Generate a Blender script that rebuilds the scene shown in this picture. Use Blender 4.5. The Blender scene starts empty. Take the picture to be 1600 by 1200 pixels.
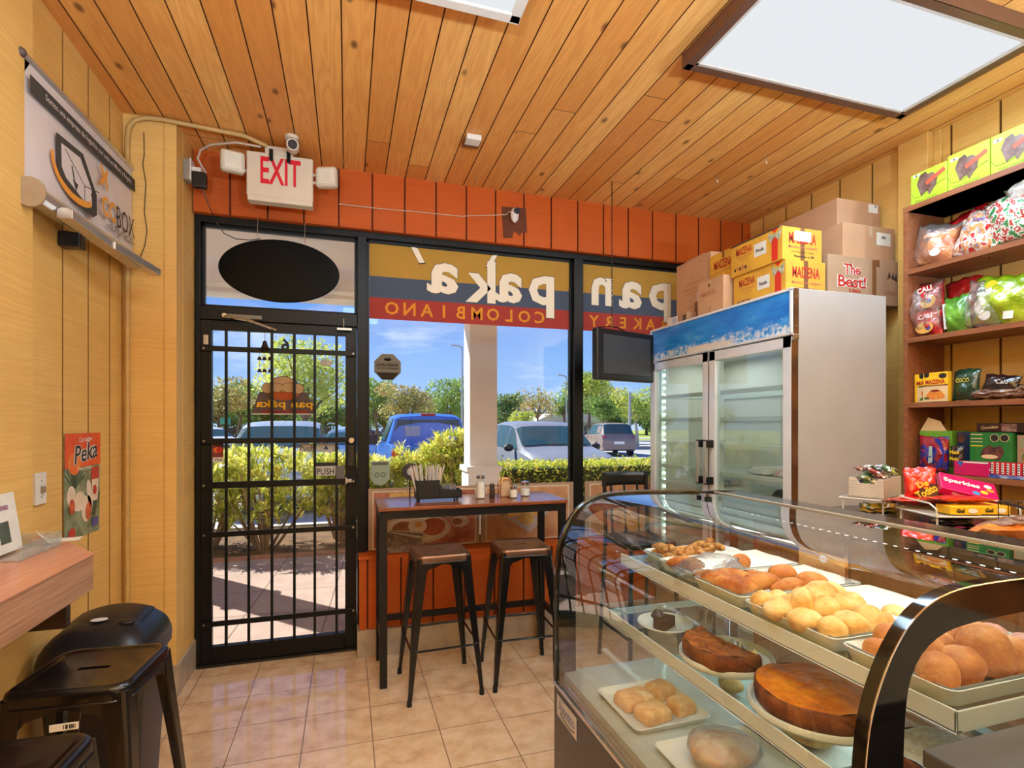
import bpy, bmesh, math, random
from mathutils import Vector, Matrix
random.seed(7)
SC = bpy.context.scene
COL = SC.collection
R = math.radians

# ---------------------------------------------------------------- camera
cam_d = bpy.data.cameras.new('camera'); cam = bpy.data.objects.new('camera', cam_d); COL.objects.link(cam)
cam.location = (0, 0, 1.47)
cam.rotation_euler = (R(90), 0, R(-17.25))
cam_d.sensor_width = 36; cam_d.lens = 18.70; cam_d.shift_y = 0.0392
cam_d.clip_start = 0.02; cam_d.clip_end = 400
SC.camera = cam

# ---------------------------------------------------------------- world, sun, exposure
SC.view_settings.view_transform = 'Standard'
SC.view_settings.look = 'None'
SC.view_settings.gamma = 1
SC.view_settings.use_curve_mapping = False
SC.view_settings.exposure = 0.9
SC.cycles.use_denoising = True
SC.cycles.max_bounces = 10
SC.cycles.diffuse_bounces = 5
SC.cycles.glossy_bounces = 5
SC.cycles.transmission_bounces = 8
SC.cycles.transparent_max_bounces = 32
SC.cycles.caustics_reflective = False
SC.cycles.caustics_refractive = False
SC.cycles.sample_clamp_indirect = 6

wd = bpy.data.worlds.new('world'); SC.world = wd; wd.use_nodes = True
nt = wd.node_tree; nt.nodes.clear()
wo = nt.nodes.new('ShaderNodeOutputWorld'); bg = nt.nodes.new('ShaderNodeBackground')
tc = nt.nodes.new('ShaderNodeTexCoord'); sep = nt.nodes.new('ShaderNodeSeparateXYZ')
nt.links.new(tc.outputs['Generated'], sep.inputs[0])
rp = nt.nodes.new('ShaderNodeValToRGB')
nt.links.new(sep.outputs['Z'], rp.inputs[0])
e = rp.color_ramp.elements
e[0].position = 0.0; e[0].color = (0.38, 0.57, 0.92, 1)
e[1].position = 0.6; e[1].color = (0.04, 0.14, 0.60, 1)
k = e.new(0.12); k.color = (0.26, 0.46, 0.88, 1)
k = e.new(0.26); k.color = (0.12, 0.29, 0.80, 1)
mp = nt.nodes.new('ShaderNodeMapping'); mp.inputs['Scale'].default_value = (1.6, 1.6, 6)
nt.links.new(tc.outputs['Generated'], mp.inputs[0])
nz = nt.nodes.new('ShaderNodeTexNoise'); nz.inputs['Scale'].default_value = 1.7; nz.inputs['Detail'].default_value = 7; nz.inputs['Roughness'].default_value = .62
nt.links.new(mp.outputs[0], nz.inputs[0])
cr = nt.nodes.new('ShaderNodeValToRGB'); cr.color_ramp.elements[0].position = .52; cr.color_ramp.elements[1].position = .78
nt.links.new(nz.outputs[0], cr.inputs[0])
mx = nt.nodes.new('ShaderNodeMixRGB'); mx.inputs[2].default_value = (0.86, 0.92, 1.0, 1)
nt.links.new(cr.outputs[0], mx.inputs[0]); nt.links.new(rp.outputs[0], mx.inputs[1])
nt.links.new(mx.outputs[0], bg.inputs[0]); bg.inputs[1].default_value = 0.66
nt.links.new(bg.outputs[0], wo.inputs[0])

sd = bpy.data.lights.new('sun', 'SUN'); sun = bpy.data.objects.new('sun', sd); COL.objects.link(sun)
sd.energy = 6.0; sd.angle = R(0.6); sd.color = (1.0, 0.94, 0.84)
SUN_EL = R(43)
to_sun = Vector((-0.68 * math.cos(SUN_EL), 0.73 * math.cos(SUN_EL), math.sin(SUN_EL)))
sun.rotation_euler = to_sun.to_track_quat('Z', 'Y').to_euler()
sun.location = (-8, 12, 12)

def area(name, loc, sx, sy, power, color=(.60, .82, 1), rot=(0, 0, 0)):
    d = bpy.data.lights.new(name, 'AREA'); d.shape = 'RECTANGLE'; d.size = sx; d.size_y = sy
    d.energy = power; d.color = color
    o = bpy.data.objects.new(name, d); COL.objects.link(o); o.location = loc; o.rotation_euler = rot
    return o
# (x centre, y centre, size x, size y, power) of each ceiling fixture; the two behind the camera are added fill
FIXTURES = [(2.075, 1.725, 1.22, 0.52, 17), (0.35, 1.4, 0.50, 1.10, 15),
            (0.2, -0.75, 0.50, 1.10, 12), (2.2, -0.45, 1.10, 0.50, 12)]
for i, (x, y, sx, sy, pw) in enumerate(FIXTURES):
    area('ceiling_light_lamp', (x, y, 3.11 - .065), sx, sy, pw)

# unseen uplights added behind the camera to brighten the ceiling: (x, y, z of the bowl, power)
FILL_UPLIGHTS = [(-0.55, -0.75, 1.75, 88), (0.95, -0.95, 1.75, 104), (2.45, -0.75, 1.75, 84)]
for (x, y, z, pw) in FILL_UPLIGHTS:
    area('fill_uplight_lamp', (x, y, z + .01), .30, .30, pw, (.56, .78, 1), (R(180), 0, 0))

# ---------------------------------------------------------------- materials
def lin(c):
    return tuple(((v / 255 / 12.92) if v / 255 <= .04045 else ((v / 255 + .055) / 1.055) ** 2.4) for v in c)
MATS = {}
def newmat(name):
    m = bpy.data.materials.new(name); m.use_nodes = True; n = m.node_tree; n.nodes.clear()
    o = n.nodes.new('ShaderNodeOutputMaterial'); return m, n, o
def coords(n, scale=(1, 1, 1), kind='Object'):
    t = n.nodes.new('ShaderNodeTexCoord'); mp = n.nodes.new('ShaderNodeMapping')
    mp.inputs['Scale'].default_value = scale; n.links.new(t.outputs[kind], mp.inputs[0]); return mp
def noise(n, vec, scale, detail=4, rough=.55):
    z = n.nodes.new('ShaderNodeTexNoise'); z.inputs['Scale'].default_value = scale
    z.inputs['Detail'].default_value = detail; z.inputs['Roughness'].default_value = rough
    n.links.new(vec, z.inputs['Vector']); return z
def math_(n, op, a, b=None, c=None):
    q = n.nodes.new('ShaderNodeMath'); q.operation = op
    for i, v in enumerate((a, b, c)):
        if v is None: continue
        if isinstance(v, (int, float)): q.inputs[i].default_value = v
        else: n.links.new(v, q.inputs[i])
    return q.outputs[0]
def mixc(n, f, a, b, mode='MIX'):
    q = n.nodes.new('ShaderNodeMixRGB'); q.blend_type = mode
    for i, v in enumerate((f, a, b)):
        if isinstance(v, (int, float)): q.inputs[i].default_value = v
        elif isinstance(v, tuple): q.inputs[i].default_value = (*v[:3], 1)
        else: n.links.new(v, q.inputs[i])
    return q.outputs[0]
def ramp(n, fac, stops):
    r = n.nodes.new('ShaderNodeValToRGB'); n.links.new(fac, r.inputs[0])
    el = r.color_ramp.elements
    while len(el) < len(stops): el.new(.5)
    for q, (p, c) in zip(el, stops):
        q.position = p; q.color = (*c, 1) if len(c) == 3 else c
    return r.outputs[0]
def bsdf(n, o, color=None, rough=.5, metal=0, spec=.5, coat=0, alpha=None, emis=None, es=0):
    b = n.nodes.new('ShaderNodeBsdfPrincipled')
    if color is not None:
        if isinstance(color, tuple): b.inputs['Base Color'].default_value = (*color[:3], 1)
        else: n.links.new(color, b.inputs['Base Color'])
    if isinstance(rough, (int, float)): b.inputs['Roughness'].default_value = rough
    else: n.links.new(rough, b.inputs['Roughness'])
    b.inputs['Metallic'].default_value = metal
    b.inputs['Specular IOR Level'].default_value = spec
    b.inputs['Coat Weight'].default_value = coat; b.inputs['Coat Roughness'].default_value = .05
    if emis: b.inputs['Emission Color'].default_value = (*emis, 1); b.inputs['Emission Strength'].default_value = es
    n.links.new(b.outputs[0], o.inputs[0]); return b
def bump(n, b, h, dist=.002, strength=.5):
    q = n.nodes.new('ShaderNodeBump'); q.inputs['Distance'].default_value = dist; q.inputs['Strength'].default_value = strength
    n.links.new(h, q.inputs['Height']); n.links.new(q.outputs[0], b.inputs['Normal'])
def M(name, rgb=(200, 200, 200), rough=.5, metal=0, var=.06, vs=12, bmp=0, spec=.5, coat=0, rgb2=None, es=0):
    """simple procedural material; rgb in 0-255 display values"""
    if name in MATS: return MATS[name]
    m, n, o = newmat(name); c = lin(rgb)
    mp = coords(n); z = noise(n, mp.outputs[0], vs, 5)
    c2 = lin(rgb2) if rgb2 else tuple(v * (1 - var * 2) for v in c)
    f = ramp(n, z.outputs[0], [(.35, (0, 0, 0)), (.65, (1, 1, 1))])
    colr = mixc(n, f, c, c2)
    b = bsdf(n, o, colr, rough, metal, spec, coat)
    if es: b.inputs['Emission Color'].default_value = (*c, 1); b.inputs['Emission Strength'].default_value = es
    if bmp: bump(n, b, z.outputs[0], bmp)
    MATS[name] = m; return m
def glass(name, tint=(1, 1, 1), ior=1.5, rough=0.0, haze=0.0, gain=1.0):
    if name in MATS: return MATS[name]
    m, n, o = newmat(name)
    fr = n.nodes.new('ShaderNodeFresnel'); fr.inputs[0].default_value = ior
    tr = n.nodes.new('ShaderNodeBsdfTransparent'); tr.inputs[0].default_value = (*tint, 1)
    gl = n.nodes.new('ShaderNodeBsdfGlossy'); gl.inputs['Roughness'].default_value = rough
    mx = n.nodes.new('ShaderNodeMixShader')
    # the fresnel node treats the rear face of a pane as leaving the glass, so use it on front faces only
    ge = n.nodes.new('ShaderNodeNewGeometry')
    f = math_(n, 'MULTIPLY', fr.outputs[0], math_(n, 'SUBTRACT', 1.0, ge.outputs['Backfacing']))
    if gain != 1: f = math_(n, 'MINIMUM', math_(n, 'MULTIPLY', f, gain), .95)
    n.links.new(f, mx.inputs[0]); n.links.new(tr.outputs[0], mx.inputs[1]); n.links.new(gl.outputs[0], mx.inputs[2])
    out = mx.outputs[0]
    if haze:
        df = n.nodes.new('ShaderNodeBsdfDiffuse'); df.inputs[0].default_value = (.8, .85, .85, 1)
        m2 = n.nodes.new('ShaderNodeMixShader'); m2.inputs[0].default_value = haze
        n.links.new(out, m2.inputs[1]); n.links.new(df.outputs[0], m2.inputs[2]); out = m2.outputs[0]
    n.links.new(out, o.inputs[0]); MATS[name] = m; return m
def emit(name, rgb, s):
    if name in MATS: return MATS[name]
    m, n, o = newmat(name); q = n.nodes.new('ShaderNodeEmission'); q.inputs[0].default_value = (*lin(rgb), 1); q.inputs[1].default_value = s
    n.links.new(q.outputs[0], o.inputs[0]); MATS[name] = m; return m
def film(name, rgb, opac=1.0, trans=.5, clear=0.0):
    """thin printed film or leaf: reflects on its lit side and lets light through"""
    if name in MATS: return MATS[name]
    m, n, o = newmat(name); c = lin(rgb)
    mp = coords(n); z = noise(n, mp.outputs[0], 9, 3)
    col = mixc(n, math_(n, 'MULTIPLY', z.outputs[0], .25), c, tuple(v * .6 for v in c))
    d = n.nodes.new('ShaderNodeBsdfDiffuse'); t = n.nodes.new('ShaderNodeBsdfTranslucent')
    n.links.new(col, d.inputs[0]); n.links.new(col, t.inputs[0])
    mx = n.nodes.new('ShaderNodeMixShader'); mx.inputs[0].default_value = trans
    n.links.new(d.outputs[0], mx.inputs[1]); n.links.new(t.outputs[0], mx.inputs[2]); out = mx.outputs[0]
    if clear:
        tr = n.nodes.new('ShaderNodeBsdfTransparent'); m2 = n.nodes.new('ShaderNodeMixShader'); m2.inputs[0].default_value = clear
        n.links.new(out, m2.inputs[1]); n.links.new(tr.outputs[0], m2.inputs[2]); out = m2.outputs[0]
    n.links.new(out, o.inputs[0]); MATS[name] = m; return m

def pine():
    m, n, o = newmat('pine_boards')
    t = n.nodes.new('ShaderNodeTexCoord'); s = n.nodes.new('ShaderNodeSeparateXYZ'); n.links.new(t.outputs['Object'], s.inputs[0])
    bi = math_(n, 'FLOOR', math_(n, 'DIVIDE', math_(n, 'ADD', s.outputs[0], 10.2), BOARD))
    # boards butt end to end at different lengths
    wn0 = n.nodes.new('ShaderNodeTexWhiteNoise'); wn0.noise_dimensions = '1D'; n.links.new(bi, wn0.inputs['W'])
    yy = math_(n, 'DIVIDE', math_(n, 'ADD', s.outputs[1], math_(n, 'MULTIPLY', wn0.outputs[0], 9.0)), 4.6)
    seg = math_(n, 'FLOOR', yy); fr = math_(n, 'FRACT', yy)
    wn = n.nodes.new('ShaderNodeTexWhiteNoise'); wn.noise_dimensions = '2D'
    cv = n.nodes.new('ShaderNodeCombineXYZ'); n.links.new(bi, cv.inputs[0]); n.links.new(seg, cv.inputs[1]); n.links.new(cv.outputs[0], wn.inputs['Vector'])
    off = math_(n, 'MULTIPLY', wn.outputs[0], 37.0)
    def vec(sx, sy):
        c = n.nodes.new('ShaderNodeCombineXYZ')
        n.links.new(math_(n, 'MULTIPLY', s.outputs[0], sx), c.inputs[0]); n.links.new(math_(n, 'MULTIPLY', s.outputs[1], sy), c.inputs[1]); n.links.new(off, c.inputs[2]); return c.outputs[0]
    g1 = noise(n, vec(10, 1.0), 1.0, 3, .5)
    rings = math_(n, 'FRACT', math_(n, 'MULTIPLY', g1.outputs[0], 9.0))
    rg = math_(n, 'SMOOTH_MIN', rings, math_(n, 'SUBTRACT', 1.0, rings), .2)
    g2 = noise(n, vec(160, 3), 1.0, 4, .6)
    base = ramp(n, wn.outputs[0], [(0, lin((214, 142, 68))), (.35, lin((236, 172, 90))), (.75, lin((246, 194, 112))), (1, lin((222, 152, 74)))])
    c = mixc(n, math_(n, 'MULTIPLY', math_(n, 'SUBTRACT', .5, rg), .75), base, lin((196, 116, 50)))
    c = mixc(n, math_(n, 'MULTIPLY', math_(n, 'SUBTRACT', g2.outputs[0], .3), .28), c, lin((190, 124, 64)))
    # broad warm blotches of old varnish
    bl = noise(n, t.outputs['Object'], 2.2, 4, .55)
    c = mixc(n, ramp(n, bl.outputs[0], [(.45, (0, 0, 0)), (.75, (.55, .55, .55))]), c, lin((222, 148, 72)))
    vo = n.nodes.new('ShaderNodeTexVoronoi'); vo.feature = 'F1'; vo.inputs['Scale'].default_value = 1
    n.links.new(vec(6.5, 3.6), vo.inputs['Vector'])
    kn = ramp(n, vo.outputs['Distance'], [(.05, (1, 1, 1)), (.13, (0, 0, 0))])
    c = mixc(n, math_(n, 'MULTIPLY', kn, .8), c, lin((98, 48, 26)))
    butt = math_(n, 'LESS_THAN', fr, .0009)
    c = mixc(n, butt, c, lin((90, 45, 18)))
    ed = math_(n, 'FRACT', math_(n, 'DIVIDE', math_(n, 'ADD', s.outputs[0], 10.2), BOARD)); ed = math_(n, 'MINIMUM', ed, math_(n, 'SUBTRACT', 1.0, ed))
    c = mixc(n, math_(n, 'MULTIPLY', math_(n, 'LESS_THAN', ed, .022), .8), c, lin((112, 54, 22)))
    b = bsdf(n, o, c, .42, 0, .35)
    bump(n, b, g2.outputs[0], .0006, .3)
    return m
BOARD = .1305

def tongue_wall(name, rgb, dark, fine='Z'):
    """rough sawn painted plywood siding"""
    if name in MATS: return MATS[name]
    m, n, o = newmat(name)
    mp = coords(n, (1.5, 1.5, 95)); z = noise(n, mp.outputs[0], 1.6, 5, .6)
    mp2 = coords(n); z2 = noise(n, mp2.outputs[0], 3, 5, .6)
    c = mixc(n, ramp(n, z.outputs[0], [(.38, (0, 0, 0)), (.62, (.4, .4, .4))]), lin(rgb), lin(dark))
    c = mixc(n, ramp(n, z2.outputs[0], [(.4, (0, 0, 0)), (.7, (.35, .35, .35))]), c, lin(dark))
    b = bsdf(n, o, c, .55, 0, .3); bump(n, b, z.outputs[0], .0015, .5)
    MATS[name] = m; return m

def tile_mat():
    m, n, o = newmat('floor_tiles')
    t = n.nodes.new('ShaderNodeTexCoord'); s = n.nodes.new('ShaderNodeSeparateXYZ'); n.links.new(t.outputs['Object'], s.inputs[0])
    T = .3105; w = .0035
    def line(out, o0):
        q = math_(n, 'DIVIDE', math_(n, 'SUBTRACT', out, o0 - 31.05), T)
        f = math_(n, 'FRACT', q); d = math_(n, 'MINIMUM', f, math_(n, 'SUBTRACT', 1.0, f))
        return math_(n, 'LESS_THAN', d, w / 2 / T), math_(n, 'FLOOR', q)
    lx, ix = line(s.outputs[0], .1155); ly, iy = line(s.outputs[1], 2.549)
    g = math_(n, 'MAXIMUM', lx, ly)
    cv = n.nodes.new('ShaderNodeCombineXYZ'); n.links.new(ix, cv.inputs[0]); n.links.new(iy, cv.inputs[1])
    wn = n.nodes.new('ShaderNodeTexWhiteNoise'); wn.noise_dimensions = '2D'; n.links.new(cv.outputs[0], wn.inputs['Vector'])
    z = noise(n, t.outputs['Object'], 9, 6, .62)
    c = ramp(n, z.outputs[0], [(.3, lin((196, 158, 118))), (.5, lin((216, 182, 144))), (.7, lin((228, 200, 166)))])
    c = mixc(n, math_(n, 'MULTIPLY', wn.outputs[0], .18), c, lin((200, 160, 120)))
    c = mixc(n, g, c, lin((96, 66, 46)))
    z3 = noise(n, t.outputs['Object'], 30, 3)
    b = bsdf(n, o, c, math_(n, 'ADD', math_(n, 'MULTIPLY', g, .4), math_(n, 'ADD', .06, math_(n, 'MULTIPLY', z3.outputs[0], .07))), 0, .65)
    bump(n, b, math_(n, 'SUBTRACT', math_(n, 'MULTIPLY', z.outputs[0], .25), g), .001, .5)
    return m

def laminate(name, base, dark, scale=(60, 2.2, 60), rough=.3):
    if name in MATS: return MATS[name]
    m, n, o = newmat(name); mp = coords(n, scale)
    z = noise(n, mp.outputs[0], 1.3, 5, .6)
    c = mixc(n, ramp(n, z.outputs[0], [(.38, (0, 0, 0)), (.66, (1, 1, 1))]), lin(base), lin(dark))
    b = bsdf(n, o, c, rough, 0, .5); bump(n, b, z.outputs[0], .0003, .2)
    MATS[name] = m; return m

# ---------------------------------------------------------------- mesh helpers
def rotz(a): return Matrix.Rotation(a, 4, 'Z')
def T(x, y, z): return Matrix.Translation((x, y, z))
class MB:
    def __init__(s, X=None): s.v = []; s.f = []; s.X = X or Matrix.Identity(4); s.mi = []; s.cur = 0
    def add(s, vs, fs):
        b = len(s.v); s.v += [tuple(s.X @ Vector(p)) for p in vs]
        s.f += [tuple(b + i for i in f) for f in fs]; s.mi += [s.cur] * len(fs); return s
    def box(s, x0, y0, z0, x1, y1, z1):
        vs = [(x, y, z) for z in (z0, z1) for y in (y0, y1) for x in (x0, x1)]
        return s.add(vs, [(0, 2, 3, 1), (4, 5, 7, 6), (0, 1, 5, 4), (2, 6, 7, 3), (0, 4, 6, 2), (1, 3, 7, 5)])
    def cb(s, c, d, rz=0, rx=0, ry=0):
        old = s.X; s.X = old @ T(*c) @ rotz(rz) @ Matrix.Rotation(rx, 4, 'X') @ Matrix.Rotation(ry, 4, 'Y')
        s.box(-d[0] / 2, -d[1] / 2, -d[2] / 2, d[0] / 2, d[1] / 2, d[2] / 2); s.X = old; return s
    def tube(s, path, r, n=10, cap=True, closed=False):
        P = [Vector(p) for p in path]; rs = r if isinstance(r, (list, tuple)) else [r] * len(P)
        rings = []; up = None; N = len(P)
        for i, p in enumerate(P):
            if closed: d = P[(i + 1) % N] - P[i - 1]
            else: d = (P[min(i + 1, N - 1)] - P[max(i - 1, 0)])
            d = d.normalized() if d.length > 1e-9 else Vector((0, 0, 1))
            if up is None: up = Vector((0, 0, 1)) if abs(d.z) < .9 else Vector((1, 0, 0))
            a = d.cross(up).normalized(); up = a.cross(d).normalized()
            rings.append([p + (a * math.cos(2 * math.pi * j / n) + up * math.sin(2 * math.pi * j / n)) * rs[i] for j in range(n)])
        vs = [q for rg in rings for q in rg]; fs = []
        for i in range(N if closed else N - 1):
            k = (i + 1) % N
            for j in range(n):
                fs.append((i * n + j, i * n + (j + 1) % n, k * n + (j + 1) % n, k * n + j))
        if cap and not closed: fs += [tuple(range(n))[::-1], tuple((N - 1) * n + j for j in range(n))]
        return s.add(vs, fs)
    def cyl(s, a, b, r, n=16, r2=None): return s.tube([a, b], [r, r if r2 is None else r2], n)
    def lathe(s, prof, c=(0, 0, 0), n=32, sx=1, sy=1, cap=True):
        vs = []; fs = []
        for r, z in prof:
            for j in range(n):
                a = 2 * math.pi * j / n; vs.append((c[0] + r * math.cos(a) * sx, c[1] + r * math.sin(a) * sy, c[2] + z))
        for i in range(len(prof) - 1):
            for j in range(n):
                fs.append((i * n + j, i * n + (j + 1) % n, (i + 1) * n + (j + 1) % n, (i + 1) * n + j))
        if cap:
            fs.append(tuple(range(n))[::-1]); fs.append(tuple((len(prof) - 1) * n + j for j in range(n)))
        return s.add(vs, fs)
    def prism(s, poly, o, u, v, w, t):
        """polygon in the (u,v) plane at o, extruded by t along w"""
        o, u, v, w = map(Vector, (o, u, v, w)); n = len(poly)
        a = [o + u * p[0] + v * p[1] for p in poly]; b = [q + w * t for q in a]
        fs = [tuple(range(n))[::-1], tuple(range(n, 2 * n))] + [(i, (i + 1) % n, n + (i + 1) % n, n + i) for i in range(n)]
        return s.add(a + b, fs)
    def sphere(s, c, r, nu=16, nv=10, k=None, zmin=None):
        if not isinstance(r, (tuple, list)): r = (r, r, r)
        vs = []; fs = []
        for i in range(nv + 1):
            th = math.pi * i / nv
            for j in range(nu):
                ph = 2 * math.pi * j / nu
                q = Vector((math.sin(th) * math.cos(ph), math.sin(th) * math.sin(ph), math.cos(th)))
                if k: q *= k(q)
                z = c[2] + q.z * r[2]
                if zmin is not None: z = max(z, zmin)
                vs.append((c[0] + q.x * r[0], c[1] + q.y * r[1], z))
        for i in range(nv):
            for j in range(nu):
                fs.append((i * nu + j, (i + 1) * nu + j, (i + 1) * nu + (j + 1) % nu, i * nu + (j + 1) % nu))
        return s.add(vs, fs)
    def grid(s, fn, nu, nv, closed=False):
        vs = [fn(i / nu, j / nv) for i in range(nu + 1) for j in range(nv + 1)]
        fs = [(i * (nv + 1) + j, (i + 1) * (nv + 1) + j, (i + 1) * (nv + 1) + j + 1, i * (nv + 1) + j + 1) for i in range(nu) for j in range(nv)]
        return s.add(vs, fs)
    def build(s, name, mat, parent=None, bevel=0, smooth=False, solid=0, seg=2, sub=0, fix=True):
        me = bpy.data.meshes.new(name); me.from_pydata(s.v, [], s.f)
        mats = mat if isinstance(mat, (list, tuple)) else [mat]
        for m in mats: me.materials.append(m)
        if len(mats) > 1:
            for p, i in zip(me.polygons, s.mi): p.material_index = i
        if fix:
            bm = bmesh.new(); bm.from_mesh(me); bmesh.ops.remove_doubles(bm, verts=bm.verts, dist=1e-6)
            bmesh.ops.recalc_face_normals(bm, faces=bm.faces); bm.to_mesh(me); bm.free()
        o = bpy.data.objects.new(name, me); COL.objects.link(o)
        if parent is not None:
            root = parent
            while root.parent: root = root.parent
            me.transform((T(*root.location) @ root.rotation_euler.to_matrix().to_4x4()).inverted() if root.get('_w') else Matrix.Identity(4))
            o.parent = parent
        if smooth:
            for p in me.polygons: p.use_smooth = True
            if smooth != 'all':
                try: me.set_sharp_from_angle(angle=R(smooth if smooth is not True else 40))
                except Exception: pass
        if bevel:
            b = o.modifiers.new('b', 'BEVEL'); b.width = bevel; b.segments = seg; b.limit_method = 'ANGLE'; b.angle_limit = R(35)
            b.harden_normals = False
        if solid:
            q = o.modifiers.new('s', 'SOLIDIFY'); q.thickness = solid; q.offset = 0
        if sub:
            q = o.modifiers.new('d', 'SUBSURF'); q.levels = sub; q.render_levels = sub
        return o
def tag(o, label=None, cat=None, group=None, kind=None):
    if label: o['label'] = label
    if cat: o['category'] = cat
    if group: o['group'] = group
    if kind: o['kind'] = kind
    return o
def thing(name, label, cat, loc=(0, 0, 0), rz=0, group=None, world=True, kind=None):
    """Empty at the base of a thing; world=True: its parts are modelled in room coordinates"""
    o = bpy.data.objects.new(name, None); COL.objects.link(o); o.location = loc; o.rotation_euler = (0, 0, rz)
    o.empty_display_size = .1
    if world: o['_w'] = 1
    return tag(o, label, cat, group, kind)
def struct(o): o['kind'] = 'structure'; return o
def kids(o): return [c for c in o.children]
def copy_tree(o, parent=None):
    c = o.copy(); COL.objects.link(c); c.parent = parent
    for ch in kids(o): copy_tree(ch, c)
    return c
_fc = {}
def text(body, name, mat, center, right, up, h=None, w=None, parent=None, bold=0.0, ext=.0006, shear=0, lift=0):
    """lettering as a mesh; right = reading direction, up = letter up"""
    cu = bpy.data.curves.new('t', 'FONT'); cu.body = body; cu.size = 1; cu.offset = bold; cu.extrude = 0; cu.resolution_u = 2
    cu.align_x = 'CENTER'; cu.shear = shear; cu.fill_mode = 'FRONT'
    ob = bpy.data.objects.new('t', cu); COL.objects.link(ob)
    dg = bpy.context.evaluated_depsgraph_get(); me = bpy.data.meshes.new_from_object(ob.evaluated_get(dg))
    bpy.data.objects.remove(ob); bpy.data.curves.remove(cu)
    if not me.vertices: return None
    xs = [v.co.x for v in me.vertices]; ys = [v.co.y for v in me.vertices]
    W = max(xs) - min(xs); Hh = max(ys) - min(ys); cx = (max(xs) + min(xs)) / 2; cyy = (max(ys) + min(ys)) / 2
    sx = sy = 1
    if h and w: sx = w / W; sy = h / Hh
    elif h: sx = sy = h / Hh
    elif w: sx = sy = w / W
    u = Vector(right).normalized(); v = Vector(up); v = (v - u * v.dot(u)).normalized(); c = Vector(center); nrm = u.cross(v)
    c = c + nrm * lift
    mb = MB(); vs = [tuple(c + u * (p.co.x - cx) * sx + v * (p.co.y - cyy) * sy + nrm * ext) for p in me.vertices]
    mb.add(vs, [tuple(p.vertices) for p in me.polygons])
    bpy.data.meshes.remove(me)
    return mb.build(name, mat, parent, fix=False)
def quad_on(center, right, up, w, h, name, mat, parent, lift=.0005, t=.0006, poly=None):
    u = Vector(right).normalized(); v = Vector(up); v = (v - u * v.dot(u)).normalized(); n = u.cross(v); c = Vector(center) + n * lift
    mb = MB(); P = poly or [(-.5, -.5), (.5, -.5), (.5, .5), (-.5, .5)]
    mb.prism([(p[0] * w, p[1] * h) for p in P], c, u, v, n, t); return mb.build(name, mat, parent)
def ell(n=28, a0=0, a1=2 * math.pi): return [(.5 * math.cos(a0 + (a1 - a0) * i / n), .5 * math.sin(a0 + (a1 - a0) * i / n)) for i in range(n)]
XP = (1, 0, 0); XN = (-1, 0, 0); YP = (0, 1, 0); YN = (0, -1, 0); ZP = (0, 0, 1)
# ================================================================ THE SETTING
PINE = pine()
YEL = tongue_wall('yellow_siding', (230, 188, 110), (200, 152, 78))
ORG = tongue_wall('orange_siding', (196, 92, 28), (176, 76, 20))
BLACKM = M('black_frame', (12, 14, 12), .4, 0, .1, 30, spec=.3)
GLASS = glass('window_glass', (.96, .98, .97))
STONE = M('base_stone', (190, 170, 146), .35, 0, .12, 14)
WHITE = M('white_plastic', (226, 222, 212), .4, 0, .03)

def grooved(mb, o, u, v, n, L, Hh, first, sp, gw=.011, gd=.016, th=.08):
    """grooved boarding: face through o spanned by u (length) and v (height), n = towards the room"""
    o, u, v, n = map(Vector, (o, u, v, n)); pr = [(0, 0)]
    s = first
    while s < L - gw:
        if s > gw: pr += [(s - gw / 2, 0), (s - gw / 2 + .0008, -gd), (s + gw / 2 - .0008, -gd), (s + gw / 2, 0)]
        s += sp
    pr.append((L, 0))
    k = len(pr); a = [o + u * p[0] + n * p[1] for p in pr]; b = [q + v * Hh for q in a]
    fs = [(i, i + 1, k + i + 1, k + i) for i in range(k - 1)]
    e0 = [o - n * th, o + u * L - n * th]; vs = a + b + [e0[0], e0[1], e0[0] + v * Hh, e0[1] + v * Hh]
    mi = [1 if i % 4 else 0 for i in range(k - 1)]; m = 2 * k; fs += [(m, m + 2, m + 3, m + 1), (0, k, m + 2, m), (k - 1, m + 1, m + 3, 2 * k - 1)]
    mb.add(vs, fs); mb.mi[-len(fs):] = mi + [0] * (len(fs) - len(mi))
BACK = -4.0
YG = M('groove_shade_yellow', (150, 104, 44), .8); OG = M('groove_shade_orange', (120, 50, 16), .8); PG = M('groove_shade_pine', (120, 62, 28), .8)  # darker groove faces: shade of the joints painted into the colour
mb = MB(); mb.box(-1.3, BACK - .1, -.08, 3.35, 3.80, 0); struct(mb.build('floor', tile_mat()))
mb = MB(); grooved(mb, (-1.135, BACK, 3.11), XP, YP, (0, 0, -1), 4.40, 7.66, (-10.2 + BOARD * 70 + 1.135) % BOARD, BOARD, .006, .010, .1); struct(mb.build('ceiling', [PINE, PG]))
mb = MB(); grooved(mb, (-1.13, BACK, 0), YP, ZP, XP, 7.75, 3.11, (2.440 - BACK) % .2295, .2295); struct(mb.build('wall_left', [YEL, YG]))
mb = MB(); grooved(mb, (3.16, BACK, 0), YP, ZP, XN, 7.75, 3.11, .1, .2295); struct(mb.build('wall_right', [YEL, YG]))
mb = MB(); mb.box(-1.2, BACK - .1, 0, 3.3, BACK, 3.11); struct(mb.build('wall_back', M('back_wall_white', (236, 236, 236), .7)))
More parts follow.
